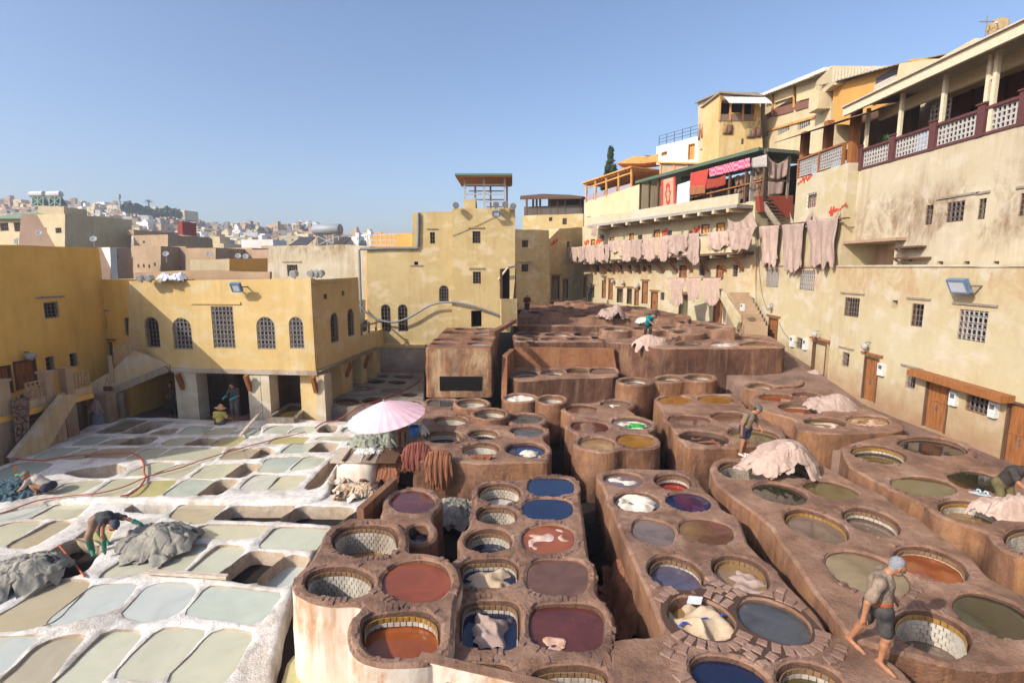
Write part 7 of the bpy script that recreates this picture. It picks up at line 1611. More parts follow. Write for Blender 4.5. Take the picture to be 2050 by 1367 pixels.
g = G(738, 905, -.52); heap('white sacking on the board table', g, .5, .22, .06, flat((.62,.60,.56), .8), 41, 8, 0, 'sacking', 'sacking', fine=2)
t = thing('bucket', 'blue plastic bucket behind the hidden dyer', 'bucket', G(829, 872, 0)); c = G(829, 872, 0); mb = MB(); mb.tube([c, c+Vector((0,0,.02)), c+Vector((0,0,.34))], [.13,.14,.18], 16, cap=False); mb.obj('pail', flat((.03,.14,.42), .4), t, smooth=True); t.children[0].modifiers.new('s','SOLIDIFY').thickness = .012
mb = MB(); mb.tube([c+Vector((.18*math.cos(x), .05, .34+.15*math.sin(x))) for x in np.linspace(0,math.pi,8)], .008, 4); mb.obj('handle', M['iron_l'], t)
heap('white sack lump beside the blue bucket', G(845, 868, 0), .25, .2, .25, M['hide_w'], 42, 7, 0, 'sack', 'sack')
# hoses and planks
def tube_thing(name, label, cat, pts, r_, mat, n_=6):
    P_ = [Vector(p) for p in pts]; out = []
    for i in range(len(P_)-1):
        p0, p1, p2_, p3 = P_[max(i-1,0)], P_[i], P_[i+1], P_[min(i+2,len(P_)-1)]
        for t in np.linspace(0, 1, 6, endpoint=False): out.append(.5*((2*p1)+(p2_-p0)*t+(2*p0-5*p1+4*p2_-p3)*t*t+(3*p1-p0-3*p2_+p3)*t**3))
    out.append(P_[-1]); mb = MB(); mb.tube(out, r_, n_); return tag(mb.obj(name, mat, smooth=True), label, cat)
HOSE = flat((.42,.085,.04), .5, .4)
tube_thing('hose', 'orange-red hose looping over the upper lime pits', 'hose', [G(*A6(*p), ZB+.05) for p in ((135,1018),(330,1030),(500,1005),(700,985),(1020,972),(1100,1005),(1135,1060),(1137,1130),(1148,1165),(1110,1230),(1040,1290),(950,1312))], .028, HOSE)
tube_thing('hose', 'long red hose crossing the pits to the shaded vat court', 'hose', [G(*A2(*p), ZB+.06) for p in ((-40,340),(60,310),(230,250),(420,222),(600,205),(760,165),(900,105),(1100,50),(1240,0))]+[G(*A7(*p), ZB+.06) for p in ((0,978),(200,928),(400,880))], .02, HOSE)
tube_thing('hose', 'orange hose running from the pits up over the vat court', 'hose', [G(*A7(*p), ZB+.08) for p in ((470,850),(540,808),(640,792))]+[G(*A7(*p), -.70) for p in ((800,690),(930,655),(1070,595),(1180,540),(1240,480))], .03, HOSE)
tube_thing('pole', 'thin orange stick leaning in the deep lime pit', 'stick', [G(*A2(360,520), ZF+.1), G(*A2(520,715), ZF+.05)], .02, HOSE)
mb = MB(); mb.obox((G(290,1143,ZF+.09)+G(455,1154,ZF+.09))/2, (G(455,1154,ZF+.09)-G(290,1143,ZF+.09))/2, (0,.06,0), (0,0,.035)); tag(mb.obj('plank', M['wood_l']), 'white squared timber plank laid over the lower pits', 'plank')
mb = MB(); mb.bar(D(30,932,G(45,975,ZB).y), G(38,982,ZB+.05), .07); tag(mb.obj('stake', M['wood']), 'short wooden stake beside the crouching man', 'stake')
mb = MB(); mb.bar(G(480,872,ZB+.1), D(520,825,23.0), .12, .05); tag(mb.obj('plank', M['wood_l']), 'pale plank leaning at the arcade column', 'plank')
mb = MB(); mb.bar(G(695,878,ZB+.25), G(742,900,ZB+.15), .035); tag(mb.obj('pole', M['wood_g']), 'thin pole lying by the green-grey heap', 'pole')
# pipes and cable on the tower house
GP = flat((.19,.20,.21), .5, .5)
tube_thing('drainpipe', 'grey gutter pipe stepping down the tower house wall', 'pipe', [pT.w(838,426,.1), pT.w(838,460,.1), pT.w(837,494,.1)], .08, GP)
mb = MB(); mb.tube([pT.w(836,497,.1), pT.w(780,497,.1), pT.w(722,499,.1)], .08, 6); mb.tube([pT.w(720,500,.1), pT.w(722,560,.1), pT.w(724,625,.1)], .07, 6); tag(mb.obj('drainpipe', GP), 'long grey gutter and downpipe beside the orange slab wall', 'pipe')
tube_thing('cable', 'thick grey cable sagging across the tower house windows', 'cable', [pT.w(722,610,.25), pT.w(745,632,.3), pT.w(785,644,.35), pT.w(820,635,.35), pT.w(860,612,.35), pT.w(890,604,.5), pT.w(925,606,.6), pT.w(970,618,.6), pT.w(1028,641,.5)], .06, GP)
for lab, pts in (('thin black wire running down the tall yellow house to its small door', [pRb.w(1518,470,.03), pRb.w(1521,540,.03), pRb.w(1527,590,.03), pRb.w(1537,622,.03)]), ('thin wire looping from the small door to the meter boxes', [pRb.w(1560,645,.03), pRb.w(1572,668,.03), pRb.w(1590,684,.03), pRb.w(1612,688,.03)]),
    ('thin wire from the tower floodlight down the tower wall', [pTw.w(992,434,.04), pTw.w(960,450,.03), pTw.w(930,463,.03), pTw.w(906,473,.03)])): tube_thing('wire', lab, 'wire', pts, .012, flat((.04,.035,.03), .7), 4)
# floodlights, spots and boxes
floodlight(pR, 1946, 572, .72, .50, 'big blue floodlight on the low yellow house'); floodlight(pM, 485, 574, .45, .42, 'blue floodlight on the arcade house wall')
for u, v, lab in ((284,556,'spotlight pair member beside the plastic bag on the arcade roof'),(301,556,'spotlight next to the plastic bag on the arcade roof'),(590,548,'lone spotlight at the arcade roof window'),(624,547,'spotlight of the trio at the arcade roof corner'),(634,547,'middle spotlight of the arcade roof trio'),(643,547,'last spotlight of the arcade roof trio')): spot(D(u, v, 23.6), (-.3,-1,-.2), lab, .17)
g = D(345, 557, 23.9); heap('white plastic bag bundle on the arcade roof edge', (g.x, g.y, zt0-.02), .75, .3, .28, flat((.60,.60,.60), .6), 43, 9, 0, 'plastic_bag', 'bag', fine=1.5)
for u0,v0,u1,v1,lab in ((1762,727,1773,752,'white meter box beside the plank door of the low house'),(1906,784,1920,812,'white meter box between the canopy door and framed window'),(1985,805,2001,836,'white meter box right of the framed window'),(1585,672,1591,694,'small meter box left of the little window'),(1611,678,1617,700,'small meter box by the open dark door')): meter_box(pR if u0 > 1700 else pRb, u0, v0, u1, v1, lab)
meter_box(pS, 1486, 608, 1491, 622, 'white meter box behind the stair wall')
lamp_wall(pR, 1742, 696, 'round lamp above the plank door of the low house'); lamp_wall(pRb, 1548, 617, 'round lamp above the small orange door'); lamp_wall(pR, 1641, 672, 'curled lamp above the open dark door')
for i, (pl, u0, u1, v, amp, sl) in enumerate(((pRb,1597,1626,363,.22,.12),(pRb,1660,1693,421,.3,.15),(p2,1386,1401,462,.3,.1),(p2,1326,1336,466,.3,.1),(p2,1193,1206,485,.35,.2),(p2,1140 if False else 1170,1180,488,.3,.2))):
    graffiti(pl, u0, u1, v, amp, 'red painted scrawl on the %s' % ('tall yellow house below its balustrade','tall yellow house above the widest hide','row house between two orange upper doors','row house beside the upper window','row house above its left hides','row house end by the gallery')[i], i, sl)
graffiti(pU2, 1102, 1116, 490, .3, 'red painted scrawl on the shadowed house corner', 8, .3)
# rug and barrel under the left gallery
n = NB('brown_netting'); nv = n.ramp(n.voro(4.5, n.pos((1,1,1))), [(.03, (.04,.025,.02)), (.08, (.23,.14,.10))]); n.fin(nv, .9)
cloth('rug', 'brown diamond-patterned rug hung from the shaded gallery', 'rug', pg.shift(.1), [(16,800),(54,782),(48,880),(24,905)], n.m, .12, 14, 14, .05, 3, seed=31, rag=.08)
t = thing('barrel', 'grey barrel topped with sacks under the stair bridge', 'barrel', D(203, 848, 22.6)); c = D(203, 862, 22.6); mb = MB(); mb.tube([c, c+Vector((0,0,.1)), c+Vector((0,0,.5)), c+Vector((0,0,.9))], [.3,.33,.36,.31], 14); mb.obj('drum', flat((.20,.20,.22), .6), t, smooth=True)
heap('lumpy sacks piled on the grey barrel', c+Vector((0,0,.88)), .34, .34, .45, M['hide_p'], 44, 8, 0, 'sack', 'sack', fine=1.5)
t = thing('handbag', 'small brown bag hung on the gallery corner', 'bag', D(216, 783, 22.4)); mb = MB(); c = D(216, 778, 22.4); mb.obox(c, (.16,0,0), (0,.06,0), (0,0,.1)); mb.obj('pouch', flat((.12,.05,.035), .6), t); mb = MB(); mb.tube([c+Vector((-.12,0,.1)), c+Vector((0,0,.5)), c+Vector((.12,0,.1))], .012, 4); mb.obj('strap', flat((.10,.04,.03), .6), t)
# trough in arcade
t = thing('stone_trough', 'stone trough of murky water inside the arcade', 'trough', G(585, 830, -1.2)); q = [G(*p, -1.0) for p in ((536,838),(590,838),(618,810),(580,808))]
for i in range(4): mb = MB(); a, b_ = q[i], q[(i+1)%4]; mb.bar(a-Vector((0,0,.2)), b_-Vector((0,0,.2)), .16, .5); mb.obj('side', M['stone_grey'], t)
mb = MB(); mb.add([p-Vector((0,0,.08)) for p in q], [(0,1,2,3)]); mb.obj('water', liq('olive'), t)
# sandals
for i, u in enumerate((1955, 1970)):
    t = thing('sandal', 'pale blue sandal left on the vat rim', 'sandal', G(u, 985+4*i, .2), 'pair of sandals on the vat rim'); c = G(u, 985+4*i, .225); mb = MB(); V = []; 
    for k, w in ((-1,.035),(-.5,.045),(.2,.055),(.7,.055),(1,.03)): V += [c+Vector((.13*k, -w-.04*k, 0)), c+Vector((.13*k, w-.04*k, 0))]
    mb.add(V, [(2*j,2*j+2,2*j+3,2*j+1) for j in range(4)]); o = mb.obj('sole', flat((.42,.52,.58), .6), t); o.modifiers.new('s','SOLIDIFY').thickness = .03
    mb = MB(); mb.tube([c+Vector((.04,-.07,.02)), c+Vector((.05,-.03,.07)), c+Vector((.05,.03,.07)), c+Vector((.04,.05,.02))], .018, 5); mb.obj('strap', flat((.48,.58,.64), .6), t)
# low walls: rust parapet behind the pale vats, slab beside the walled vat
pj = PlXY(G(1026,735,.55).x, G(1026,735,.55).y+.1, G(1232,735,.55).x, G(1232,735,.55).y+.1)
b = Bld('parapet_wall', 'rust-coloured parapet wall behind the raised row of pale vats', 'wall', pj, [(1024,750),(1236,750),(1228,697),(1030,697)], .3, 'rust'); b.finish()
p1 = PlXY(G(1016,740,.55).x, G(1016,757,.55).y-.3, G(1030,735,.55).x, G(1030,735,.55).y+.1)
b = Bld('parapet_wall', 'stepped brown side slab at the left of the raised vat row', 'wall', p1, [(1014,800),(1030,760),(1030,698),(1016,712)], .25, 'rust'); b.finish()
c0, c1 = G(728,1030,-.1), G(796,972,-.1); b = Bld('parapet_wall', 'leaning brown slab wall beside the purple-brown vat', 'wall', PlXY(c0.x, c0.y, c1.x, c1.y), [(0,-1.6),((c1-c0).length,-1.6),((c1-c0).length,.12),(0,.05)], .18, 'brown_b', sz=True); b.finish()
# white parapet along the front edge
a, c = G(850,1322,.25), G(1075,1374,.25); pw = PlXY(a.x, a.y, c.x, c.y); L = (c-a).length
b = Bld('parapet_wall', 'white plastered parapet with a brown rim along the front vats', 'wall', pw, [(-.1,-1.8),(L+.3,-1.8),(L+.3,.24),(-.1,.24)], .12, 'lime_side', sz=True); mb = MB(); pbox(mb, pw, -.1, L+.3, .243, .27, -.13, .012); mb.obj('rim', M['brown'], b.t); b.finish()
# beam struts from the tower court
mb = MB(); mb.bar(D(985,668,24), D(1030,642,30), .25, .2); tag(mb.obj('beam', M['brown_b']), 'sloping masonry rib between tall box and far terrace', 'beam')
# ================================================================ people, meshed from one signed distance field each
def surf_net(f, lo, hi, h):
    lo = np.array(lo, float); n_ = np.ceil((np.array(hi)-lo)/h).astype(int)+1; S = np.full(n_, .5); ax = [lo[i]+h*np.arange(n_[i]) for i in range(3)]
    f(S, ax, lo, h)
    I = S < 0; c = I[:-1,:-1,:-1].astype(int)
    for d in ((1,0,0),(0,1,0),(0,0,1),(1,1,0),(1,0,1),(0,1,1),(1,1,1)): c = c+I[d[0]:n_[0]-1+d[0], d[1]:n_[1]-1+d[1], d[2]:n_[2]-1+d[2]]
    cell = (c > 0) & (c < 8); idx = -np.ones(cell.shape, int); ijk = np.argwhere(cell); idx[cell] = np.arange(len(ijk))
    P_ = np.zeros((len(ijk), 3)); w = np.zeros(len(ijk)); cor = [(a,b,d) for a in (0,1) for b in (0,1) for d in (0,1)]
    for a in range(8):
        for b in range(a+1, 8):
            da, db = np.array(cor[a]), np.array(cor[b])
            if np.abs(da-db).sum() != 1: continue
            va = S[tuple((ijk+da).T)]; vb = S[tuple((ijk+db).T)]; m = (va < 0) != (vb < 0); t = np.where(m, va/np.where(m, va-vb, 1), 0)
            P_ += np.where(m[:,None], da+t[:,None]*(db-da), 0); w += m
    V = lo+h*(ijk+P_/w[:,None]); Q = []
    for axis in range(3):
        a1, a2 = [(1,2),(2,0),(0,1)][axis]; sl0 = [slice(None)]*3; sl1 = [slice(None)]*3; sl0[axis] = slice(0,-1); sl1[axis] = slice(1,None)
        A, B = I[tuple(sl0)], I[tuple(sl1)]; e = np.argwhere(A != B)
        e = e[(e[:,a1] > 0) & (e[:,a2] > 0) & (e[:,a1] < n_[a1]-1) & (e[:,a2] < n_[a2]-1)]
        q = []
        for o1, o2 in ((1,1),(0,1),(0,0),(1,0)):
            z = e.copy(); z[:,a1] -= o1; z[:,a2] -= o2; q.append(idx[tuple(z.T)])
        q = np.stack(q, 1); fl = A[tuple(e.T)]; q[~fl] = q[~fl][:, ::-1]; Q.append(q[(q >= 0).all(1)])
    return V, np.vstack(Q)
def cone_field(prims, k, cuts=()):
    """prims: (a, b, ra, rb[, flat]) round cones, smooth-joined with radius k"""
    def f(S, ax, lo, h):
        for p in prims:
            a, b, ra, rb = np.array(p[0], float), np.array(p[1], float), p[2], p[3]; m = max(ra, rb)+k*1.6+2*h
            i0 = [max(0, int((min(a[i], b[i])-m-lo[i])/h)) for i in range(3)]; i1 = [min(S.shape[i], int((max(a[i], b[i])+m-lo[i])/h)+2) for i in range(3)]
            X, Y, Z = np.meshgrid(*[ax[i][i0[i]:i1[i]] for i in range(3)], indexing='ij'); ab = b-a; L = ab@ab+1e-9
            t = np.clip(((X-a[0])*ab[0]+(Y-a[1])*ab[1]+(Z-a[2])*ab[2])/L, 0, 1)
            d = np.sqrt((X-a[0]-t*ab[0])**2+(Y-a[1]-t*ab[1])**2+(Z-a[2]-t*ab[2])**2)-(ra+(rb-ra)*t)
            s = S[i0[0]:i1[0], i0[1]:i1[1], i0[2]:i1[2]]; kk = p[4] if len(p) > 4 else k; hh = np.clip(.5+.5*(s-d)/kk, 0, 1); S[i0[0]:i1[0], i0[1]:i1[1], i0[2]:i1[2]] = s+(d-s)*hh-kk*hh*(1-hh)
        X, Y, Z = np.meshgrid(*ax, indexing='ij', sparse=True)
        for c, n_ in cuts: S[:] = np.maximum(S, (X-c[0])*n_[0]+(Y-c[1])*n_[1]+(Z-c[2])*n_[2])
    return f
def net_obj(name, prims, k, h, mat, parent, cuts=(), face_mat=None):
    P_ = np.array([np.minimum(p[0], p[1]) for p in prims]); Q_ = np.array([np.maximum(p[0], p[1]) for p in prims]); r_ = max(max(p[2], p[3]) for p in prims)+.06
    V, F_ = surf_net(cone_field(prims, k, cuts), P_.min(0)-r_, Q_.max(0)+r_, h)
    if face_mat: fm = face_mat(V[F_].mean(1)); return mk(name, V, F_, mat, parent, fm, smooth=True)
    return mk(name, V, F_, mat, parent, smooth=True)
v_ = lambda *a: np.array(a, float)
def nrm(a): return a/np.linalg.norm(a)
SKIN = NB('tanned_skin'); SKIN = SKIN.fin(SKIN.ramp(SKIN.noise(6, 3), [(.3, (.27,.115,.055)), (.7, (.37,.17,.09))]), .6, .35)
def person(label, base, J, face, h=.018, shirt=None, shorts=None, pants=None, hair=None, cap=None, belt=None, gloves=None, boots=None, shoes=None, beard=None, hat=None, sleeve=.55, leg=.45, group=None, S_=1.0, hood=None):
    base = np.array(tuple(base), float); g = lambda n_: base+np.array(J[n_], float)*S_
    t = thing('person', label, 'person', tuple(base), group); P = []
    pel, che, nec, hd = g('pelvis'), g('chest'), g('neck'), g('head'); shl, shr, hl, hr = g('shl'), g('shr'), g('hipl'), g('hipr'); r = lambda x: x*S_
    mid = (pel+che)/2
    P += [(pel, mid, r(.135), r(.125)), (mid, che, r(.125), r(.145)), (hl, hr, r(.11), r(.11)), (shl, shr, r(.062), r(.062)), (che, (shl+shr)/2, r(.125), r(.085)), (che, nec, r(.10), r(.058)), (nec, hd, r(.056), r(.06))]
    fc = nrm(np.array(face, float)); upv = nrm(hd-nec); upv = nrm(upv-fc*(upv@fc)); sd = np.cross(fc, upv)
    P += [(hd+upv*r(.05)-fc*r(.02), hd+upv*r(.02)+fc*r(.015), r(.088), r(.085)), (hd+upv*r(.0)+fc*r(.02), hd-upv*r(.075)+fc*r(.04), r(.075), r(.048))]
    P += [(hd+upv*r(.01)+fc*r(.095), hd-upv*r(.018)+fc*r(.115), r(.010), r(.016), r(.015)), (hd+upv*r(.022)+fc*r(.082)-sd*r(.032), hd+upv*r(.022)+fc*r(.082)+sd*r(.032), r(.015), r(.015), r(.015)), (hd-upv*r(.05)+fc*r(.085)-sd*r(.02), hd-upv*r(.05)+fc*r(.085)+sd*r(.02), r(.012), r(.012), r(.012))]
    for s_ in (-1, 1): P.append((hd+sd*r(.085)*s_+upv*r(.015)-fc*r(.005), hd+sd*r(.088)*s_-upv*r(.03), r(.020), r(.013), r(.012)))
    hands = []
    for s in 'lr':
        sh, el, ha = g('sh'+s), g('el'+s), g('ha'+s); P += [(sh, el, r(.050), r(.040)), (el, ha, r(.045), r(.030))]
        d = nrm(ha-el); dn = v_(0,-.25,-1) if abs(d[2]) < .85 else v_(0,-1,0); pn = nrm(dn-d*(dn@d)); sx = np.cross(d, pn); tip = ha+d*r(.07)
        H_ = [(ha+d*r(.01), tip-d*r(.01), r(.034), r(.038), r(.02))]
        for i, (o_, L) in enumerate(((-.030,.060),(-.010,.074),(.011,.070),(.031,.052))):
            b0 = tip+sx*r(o_); b1 = b0+d*r(L*.55)+pn*r(.012); b2 = b1+d*r(L*.35)+pn*r(.035); H_ += [(b0-d*r(.015), b1, r(.0105), r(.0095), r(.006)), (b1, b2, r(.0095), r(.0075), r(.006))]
        b0 = ha+d*r(.025)-sx*r(.03); b1 = b0+d*r(.035)-sx*r(.028)+pn*r(.012); H_ += [(b0, b1, r(.014), r(.012), r(.01)), (b1, b1+d*r(.032)+pn*r(.008), r(.012), r(.009), r(.008))]
        P += H_; hands.append((s, ha, d, el))
        hp_, kn, an, to = g('hip'+s), g('kn'+s), g('an'+s), g('to'+s)
        P += [(hp_, kn, r(.085), r(.058)), (kn, kn+(an-kn)*.35-nrm(v_(*(to-an))+1e-6)*r(.012), r(.054), r(.052)), (kn+(an-kn)*.3, an, r(.052), r(.034)), (an-v_(0,0,r(.03))-(to-an)*.18, to*.6+an*.4-v_(0,0,r(.015)), r(.034), r(.032)), (to*.6+an*.4-v_(0,0,r(.015)), to, r(.034), r(.022))]
        fd = nrm(to-an); fs_ = nrm(np.cross(fd, v_(0,0,1)))
        if h < .013:
            for o_, L in ((-.028,.030),(-.013,.034),(.002,.034),(.016,.030),(.029,.024)): P.append((to+fs_*o_, to+fs_*o_+fd*L, .010, .008, .008))
    zlo = base[2]+.002
    net_obj('body', P, r(.03), h, SKIN, t, cuts=[((0,0,zlo),(0,0,-1))])
    e = r(.020); cl = lambda q, ee=e: [(p[0], p[1], p[2]+ee, p[3]+ee) for p in q]
    if shirt:
        q = cl([(pel*.75+mid*.25, mid, r(.135), r(.13)), (mid, che, r(.13), r(.148)), (shl, shr, r(.066), r(.066)), (che, (shl+shr)/2, r(.13), r(.088)), (che, che*.35+nec*.65, r(.10), r(.07))])
        for s in 'lr':
            sh, el, ha = g('sh'+s), g('el'+s), g('ha'+s)
            if sleeve <= 1: q.append((sh, sh+(el-sh)*sleeve, r(.058)+e*.5, r(.060)+e))
            else: q += [(sh, el, r(.066)+e*.4, r(.056)+e*.4), (el, el+(ha-el)*(sleeve-1), r(.056)+e*.3, r(.045)+e*.4)]
        ax_ = nrm(pel-che); o = net_obj('shirt', q, r(.03), h, shirt, t, cuts=[(pel+ax_*r(.02), ax_), (nec+(hd-nec)*.1, nrm(nec-che))])
    for gar, nm, lf in ((shorts, 'shorts', leg), (pants, 'trousers', None)):
        if not gar: continue
        q = cl([(pel, pel*.5+mid*.5, r(.138), r(.13)), (hl, hr, r(.115), r(.115))], r(.018)); cuts = [(mid*.65+pel*.35, nrm(che-pel))]
        for s in 'lr':
            hp_, kn, an = g('hip'+s), g('kn'+s), g('an'+s)
            if lf: q.append((hp_, hp_+(kn-hp_)*lf*1.9, r(.105), r(.098)))
            else: q += [(hp_, kn, r(.105), r(.08)), (kn, an*.9+kn*.1, r(.08), r(.062))]
        net_obj(nm, q, r(.03), h, gar, t, cuts=cuts)
    if belt: net_obj('belt', [(mid*.55+pel*.45-v_(0,0,.01), mid*.6+pel*.4, r(.165), r(.163))], .01, h, belt, t, cuts=[((mid*.75+pel*.25), nrm(che-pel)), ((mid*.4+pel*.6), nrm(pel-che))])
    if hair: net_obj('hair', [(hd+upv*r(.055)-fc*r(.022), hd+upv*r(.03)+fc*r(.0), r(.097), r(.092)), (hd-fc*r(.035), hd-upv*r(.045)-fc*r(.035), r(.078), r(.06))], .02, min(h, .012), hair, t, cuts=[(hd+fc*r(.015)+upv*r(.03), nrm(fc-upv*.55))])
    if beard: net_obj('beard', [(hd-upv*r(.055)+fc*r(.045)-sd*r(.03), hd-upv*r(.055)+fc*r(.045)+sd*r(.03), r(.046), r(.046))], .02, min(h, .012), beard, t, cuts=[(hd-upv*r(.035), upv), (hd+fc*r(.02), -fc)])
    if cap:
        net_obj('cap', [(hd+upv*r(.065)-fc*r(.022), hd+upv*r(.055)+fc*r(.012), r(.104), r(.100)), (hd+upv*r(.055)+fc*r(.09)-sd*r(.03), hd+upv*r(.055)+fc*r(.09)+sd*r(.03), r(.016), r(.016)), (hd+upv*r(.05)+fc*r(.13)-sd*r(.02), hd+upv*r(.05)+fc*r(.13)+sd*r(.02), r(.012), r(.012))], .02, min(h, .016), cap, t, cuts=[(hd+upv*r(.035), -upv)])
    if hood: net_obj('head_wrap', [(hd+upv*r(.06)-fc*r(.025), hd+upv*r(.04), r(.112), r(.108)), (hd-fc*r(.05), nec-fc*r(.04), r(.09), r(.09))], .03, h, hood, t, cuts=[(hd+fc*r(.05), nrm(fc-upv*.3))])
    if hat:
        c = hd+upv*r(.06); N = 24; V = []; Fs = []
        for k, (rr, dz) in enumerate(((.0,.15),(.05,.145),(.085,.11),(.105,.03),(.14,.015),(.20,.0),(.25,-.025),(.245,-.035),(.10,-.01))):
            for j in range(N): a = 2*math.pi*j/N; V.append(c+sd*math.cos(a)*r(rr)+fc*math.sin(a)*r(rr)+upv*r(dz+.012*math.sin(3*a)*(k > 4)))
        Fs = [(k*N+j, k*N+(j+1)%N, (k+1)*N+(j+1)%N, (k+1)*N+j) for k in range(8) for j in range(N)]; mk('straw_hat', V, Fs, hat, t, smooth=True)
    for s, ha, d, el in hands:
        if gloves: net_obj('glove', [(el+(ha-el)*.55, ha, r(.058), r(.046)), (ha, ha+d*r(.09), r(.048), r(.044)), (ha+d*r(.09), ha+d*r(.15)+v_(0,0,-r(.02)), r(.036), r(.022))], .02, h, gloves, t)
    for s in 'lr':
        kn, an, to = g('kn'+s), g('an'+s), g('to'+s)
        if boots: net_obj('boot', [(kn+(an-kn)*.25, an, r(.078), r(.062)), (an-v_(0,0,r(.02)), to, r(.056), r(.044))], .03, h, boots, t, cuts=[((0,0,zlo-.002),(0,0,-1))])
        if shoes: net_obj('shoe', [(an-v_(0,0,r(.045))-(to-an)*.15, to, r(.045), r(.036))], .02, h, shoes, t, cuts=[(an-v_(0,0,r(.015)), v_(0,0,1)), ((0,0,zlo-.002),(0,0,-1))])
    return t
def fabric(name, c, c2=None, rough=.85):
    n = NB(name); c = Vector(c); col = n.ramp(n.noise(7, 5, .7), [(.32, tuple(c*.6) if c2 is None else c2), (.6, tuple(c))]); n.bump(n.noise(14, 4, .6, None, 1.), .8, .03); return n.fin(col, rough, .2)
GREYH = flat((.24,.24,.25), .9, .2, .4, sc=40); DARKH = flat((.03,.025,.02), .9); GREEN = flat((.02,.16,.10), .5, .4); TEAL = fabric('teal_shirt', (.015,.22,.22))
# the barefoot man walking along the front vats
b0 = Vector((5.25, 6.95, .005))
person('grey-haired barefoot man in beige shirt and dark shorts walking past the white tiled vat', b0, dict(
    pelvis=(.07,-.04,.84), chest=(.08,-.02,1.19), neck=(.15,-.03,1.36), head=(.26,-.05,1.46), shl=(-.05,-.17,1.28), shr=(.17,.13,1.27), ell=(-.24,-.22,1.02), hal=(-.27,-.22,.80), elr=(.26,.22,1.03), har=(.40,.14,.86),
    hipl=(.08,-.12,.82), hipr=(.05,.06,.82), knl=(.10,-.20,.45), anl=(.05,-.19,.085), tol=(.12,-.38,.022), knr=(.0,.14,.47), anr=(-.09,.27,.10), tor=(-.01,.06,.022)), (.85,-.28,-.42), .0095,
    shirt=fabric('beige_work_shirt', (.29,.215,.15), (.12,.09,.07)), shorts=fabric('dark_grey_shorts', (.075,.065,.058), (.025,.025,.028)), hair=GREYH, beard=flat((.15,.12,.10), .9), belt=flat((.36,.09,.03), .8), sleeve=.75, leg=.40)
# man in denim shorts on the long block
b0 = G(1489, 912, .055)
person('man in olive shirt, cap and denim shorts standing by the hide heap', b0, dict(
    pelvis=(-.02,0,.88), chest=(.08,-.02,1.2), neck=(.19,-.03,1.36), head=(.29,-.06,1.44), shl=(-.06,-.12,1.28), shr=(.25,.08,1.28), ell=(-.16,-.14,1.02), hal=(-.15,-.10,.78), elr=(.36,.08,1.04), har=(.46,-.04,.84),
    hipl=(-.08,-.02,.86), hipr=(.08,.02,.86), knl=(-.06,-.04,.47), anl=(-.10,0,.085), tol=(.0,-.18,.03), knr=(.06,.02,.47), anr=(.03,.1,.085), tor=(.15,-.05,.03)), (.6,-.5,-.5), .013,
    shirt=fabric('olive_tee', (.22,.165,.105), (.15,.11,.07)), shorts=fabric('denim_shorts', (.04,.045,.085)), cap=flat((.09,.10,.10), .8), hair=DARKH, sleeve=.7, leg=.30, shoes=flat((.66,.63,.60), .6))
# man in teal bending over the cream hides
b0 = G(1306, 690, 1.8)
person('man in teal shirt and dark cap bending over the cream hides', (b0.x, b0.y+.42, 2.12), dict(
    pelvis=(-.05,.5,.62), chest=(.0,.15,.95), neck=(.08,-.02,1.08), head=(.15,-.12,1.12), shl=(-.17,.05,1.03), shr=(.20,.05,1.03), ell=(-.16,-.22,.86), hal=(-.02,-.42,.72), elr=(.25,-.2,.84), har=(.12,-.42,.72),
    hipl=(-.13,.52,.6), hipr=(.06,.52,.6), knl=(-.15,.42,.35), anl=(-.15,.5,.085), tol=(-.15,.3,.03), knr=(.1,.42,.35), anr=(.1,.5,.085), tor=(.1,.3,.03)), (.4,-.7,-.6), .02,
    shirt=TEAL, pants=fabric('dark_trousers', (.05,.045,.045)), cap=flat((.03,.035,.045), .8), sleeve=1.5, S_=1.02)
# man in black shirt, orange sleeves and green gloves over the lime pit
b0 = G(185, 1108, ZF)
person('man in black shirt with orange sleeves and green gloves bending over a lime pit', b0, dict(
    pelvis=(.02,.3,.78), chest=(.30,.18,.86), neck=(.47,.08,.80), head=(.58,.02,.72), shl=(.36,-.02,.84), shr=(.46,.30,.84), ell=(.42,-.14,.56), hal=(.46,-.18,.28), elr=(.72,.36,.72), har=(.90,.38,.62),
    hipl=(-.03,.2,.76), hipr=(.0,.42,.76), knl=(-.05,.0,.44), anl=(.0,.0,.09), tol=(.14,-.14,.03), knr=(-.12,.42,.42), anr=(-.08,.5,.09), tor=(.1,.4,.03)), (.55,-.4,-.7), .014,
    shirt=fabric('black_tee', (.055,.055,.06), (.035,.035,.04)), pants=fabric('dirty_tan_trousers', (.34,.22,.145), (.22,.13,.085)), cap=flat((.05,.055,.09), .8), gloves=GREEN, boots=GREEN, sleeve=.6, beard=flat((.40,.03,.02), .8))
# crouching man at the pit edge
b0 = G(80, 988, ZB)
person('man in pale shirt and cap crouching at the pit edge by the net', b0, dict(
    pelvis=(.22,.1,.22), chest=(-.08,.05,.42), neck=(-.24,.0,.52), head=(-.33,-.03,.58), shl=(-.22,-.14,.46), shr=(-.18,.2,.47), ell=(-.38,-.2,.22), hal=(-.55,-.24,.10), elr=(-.42,.2,.5), har=(-.62,.12,.55),
    hipl=(.22,-.02,.2), hipr=(.22,.2,.2), knl=(-.1,-.12,.30), anl=(.05,-.12,.08), tol=(-.15,-.16,.03), knr=(-.08,.25,.32), anr=(.1,.28,.08), tor=(-.1,.26,.03)), (-.8,-.4,-.45), .016,
    shirt=fabric('pale_tee', (.50,.43,.36)), pants=fabric('navy_trousers', (.04,.045,.07)), cap=fabric('camo_cap', (.20,.19,.15), (.10,.10,.08)), gloves=flat((.05,.30,.22), .5), sleeve=.7)
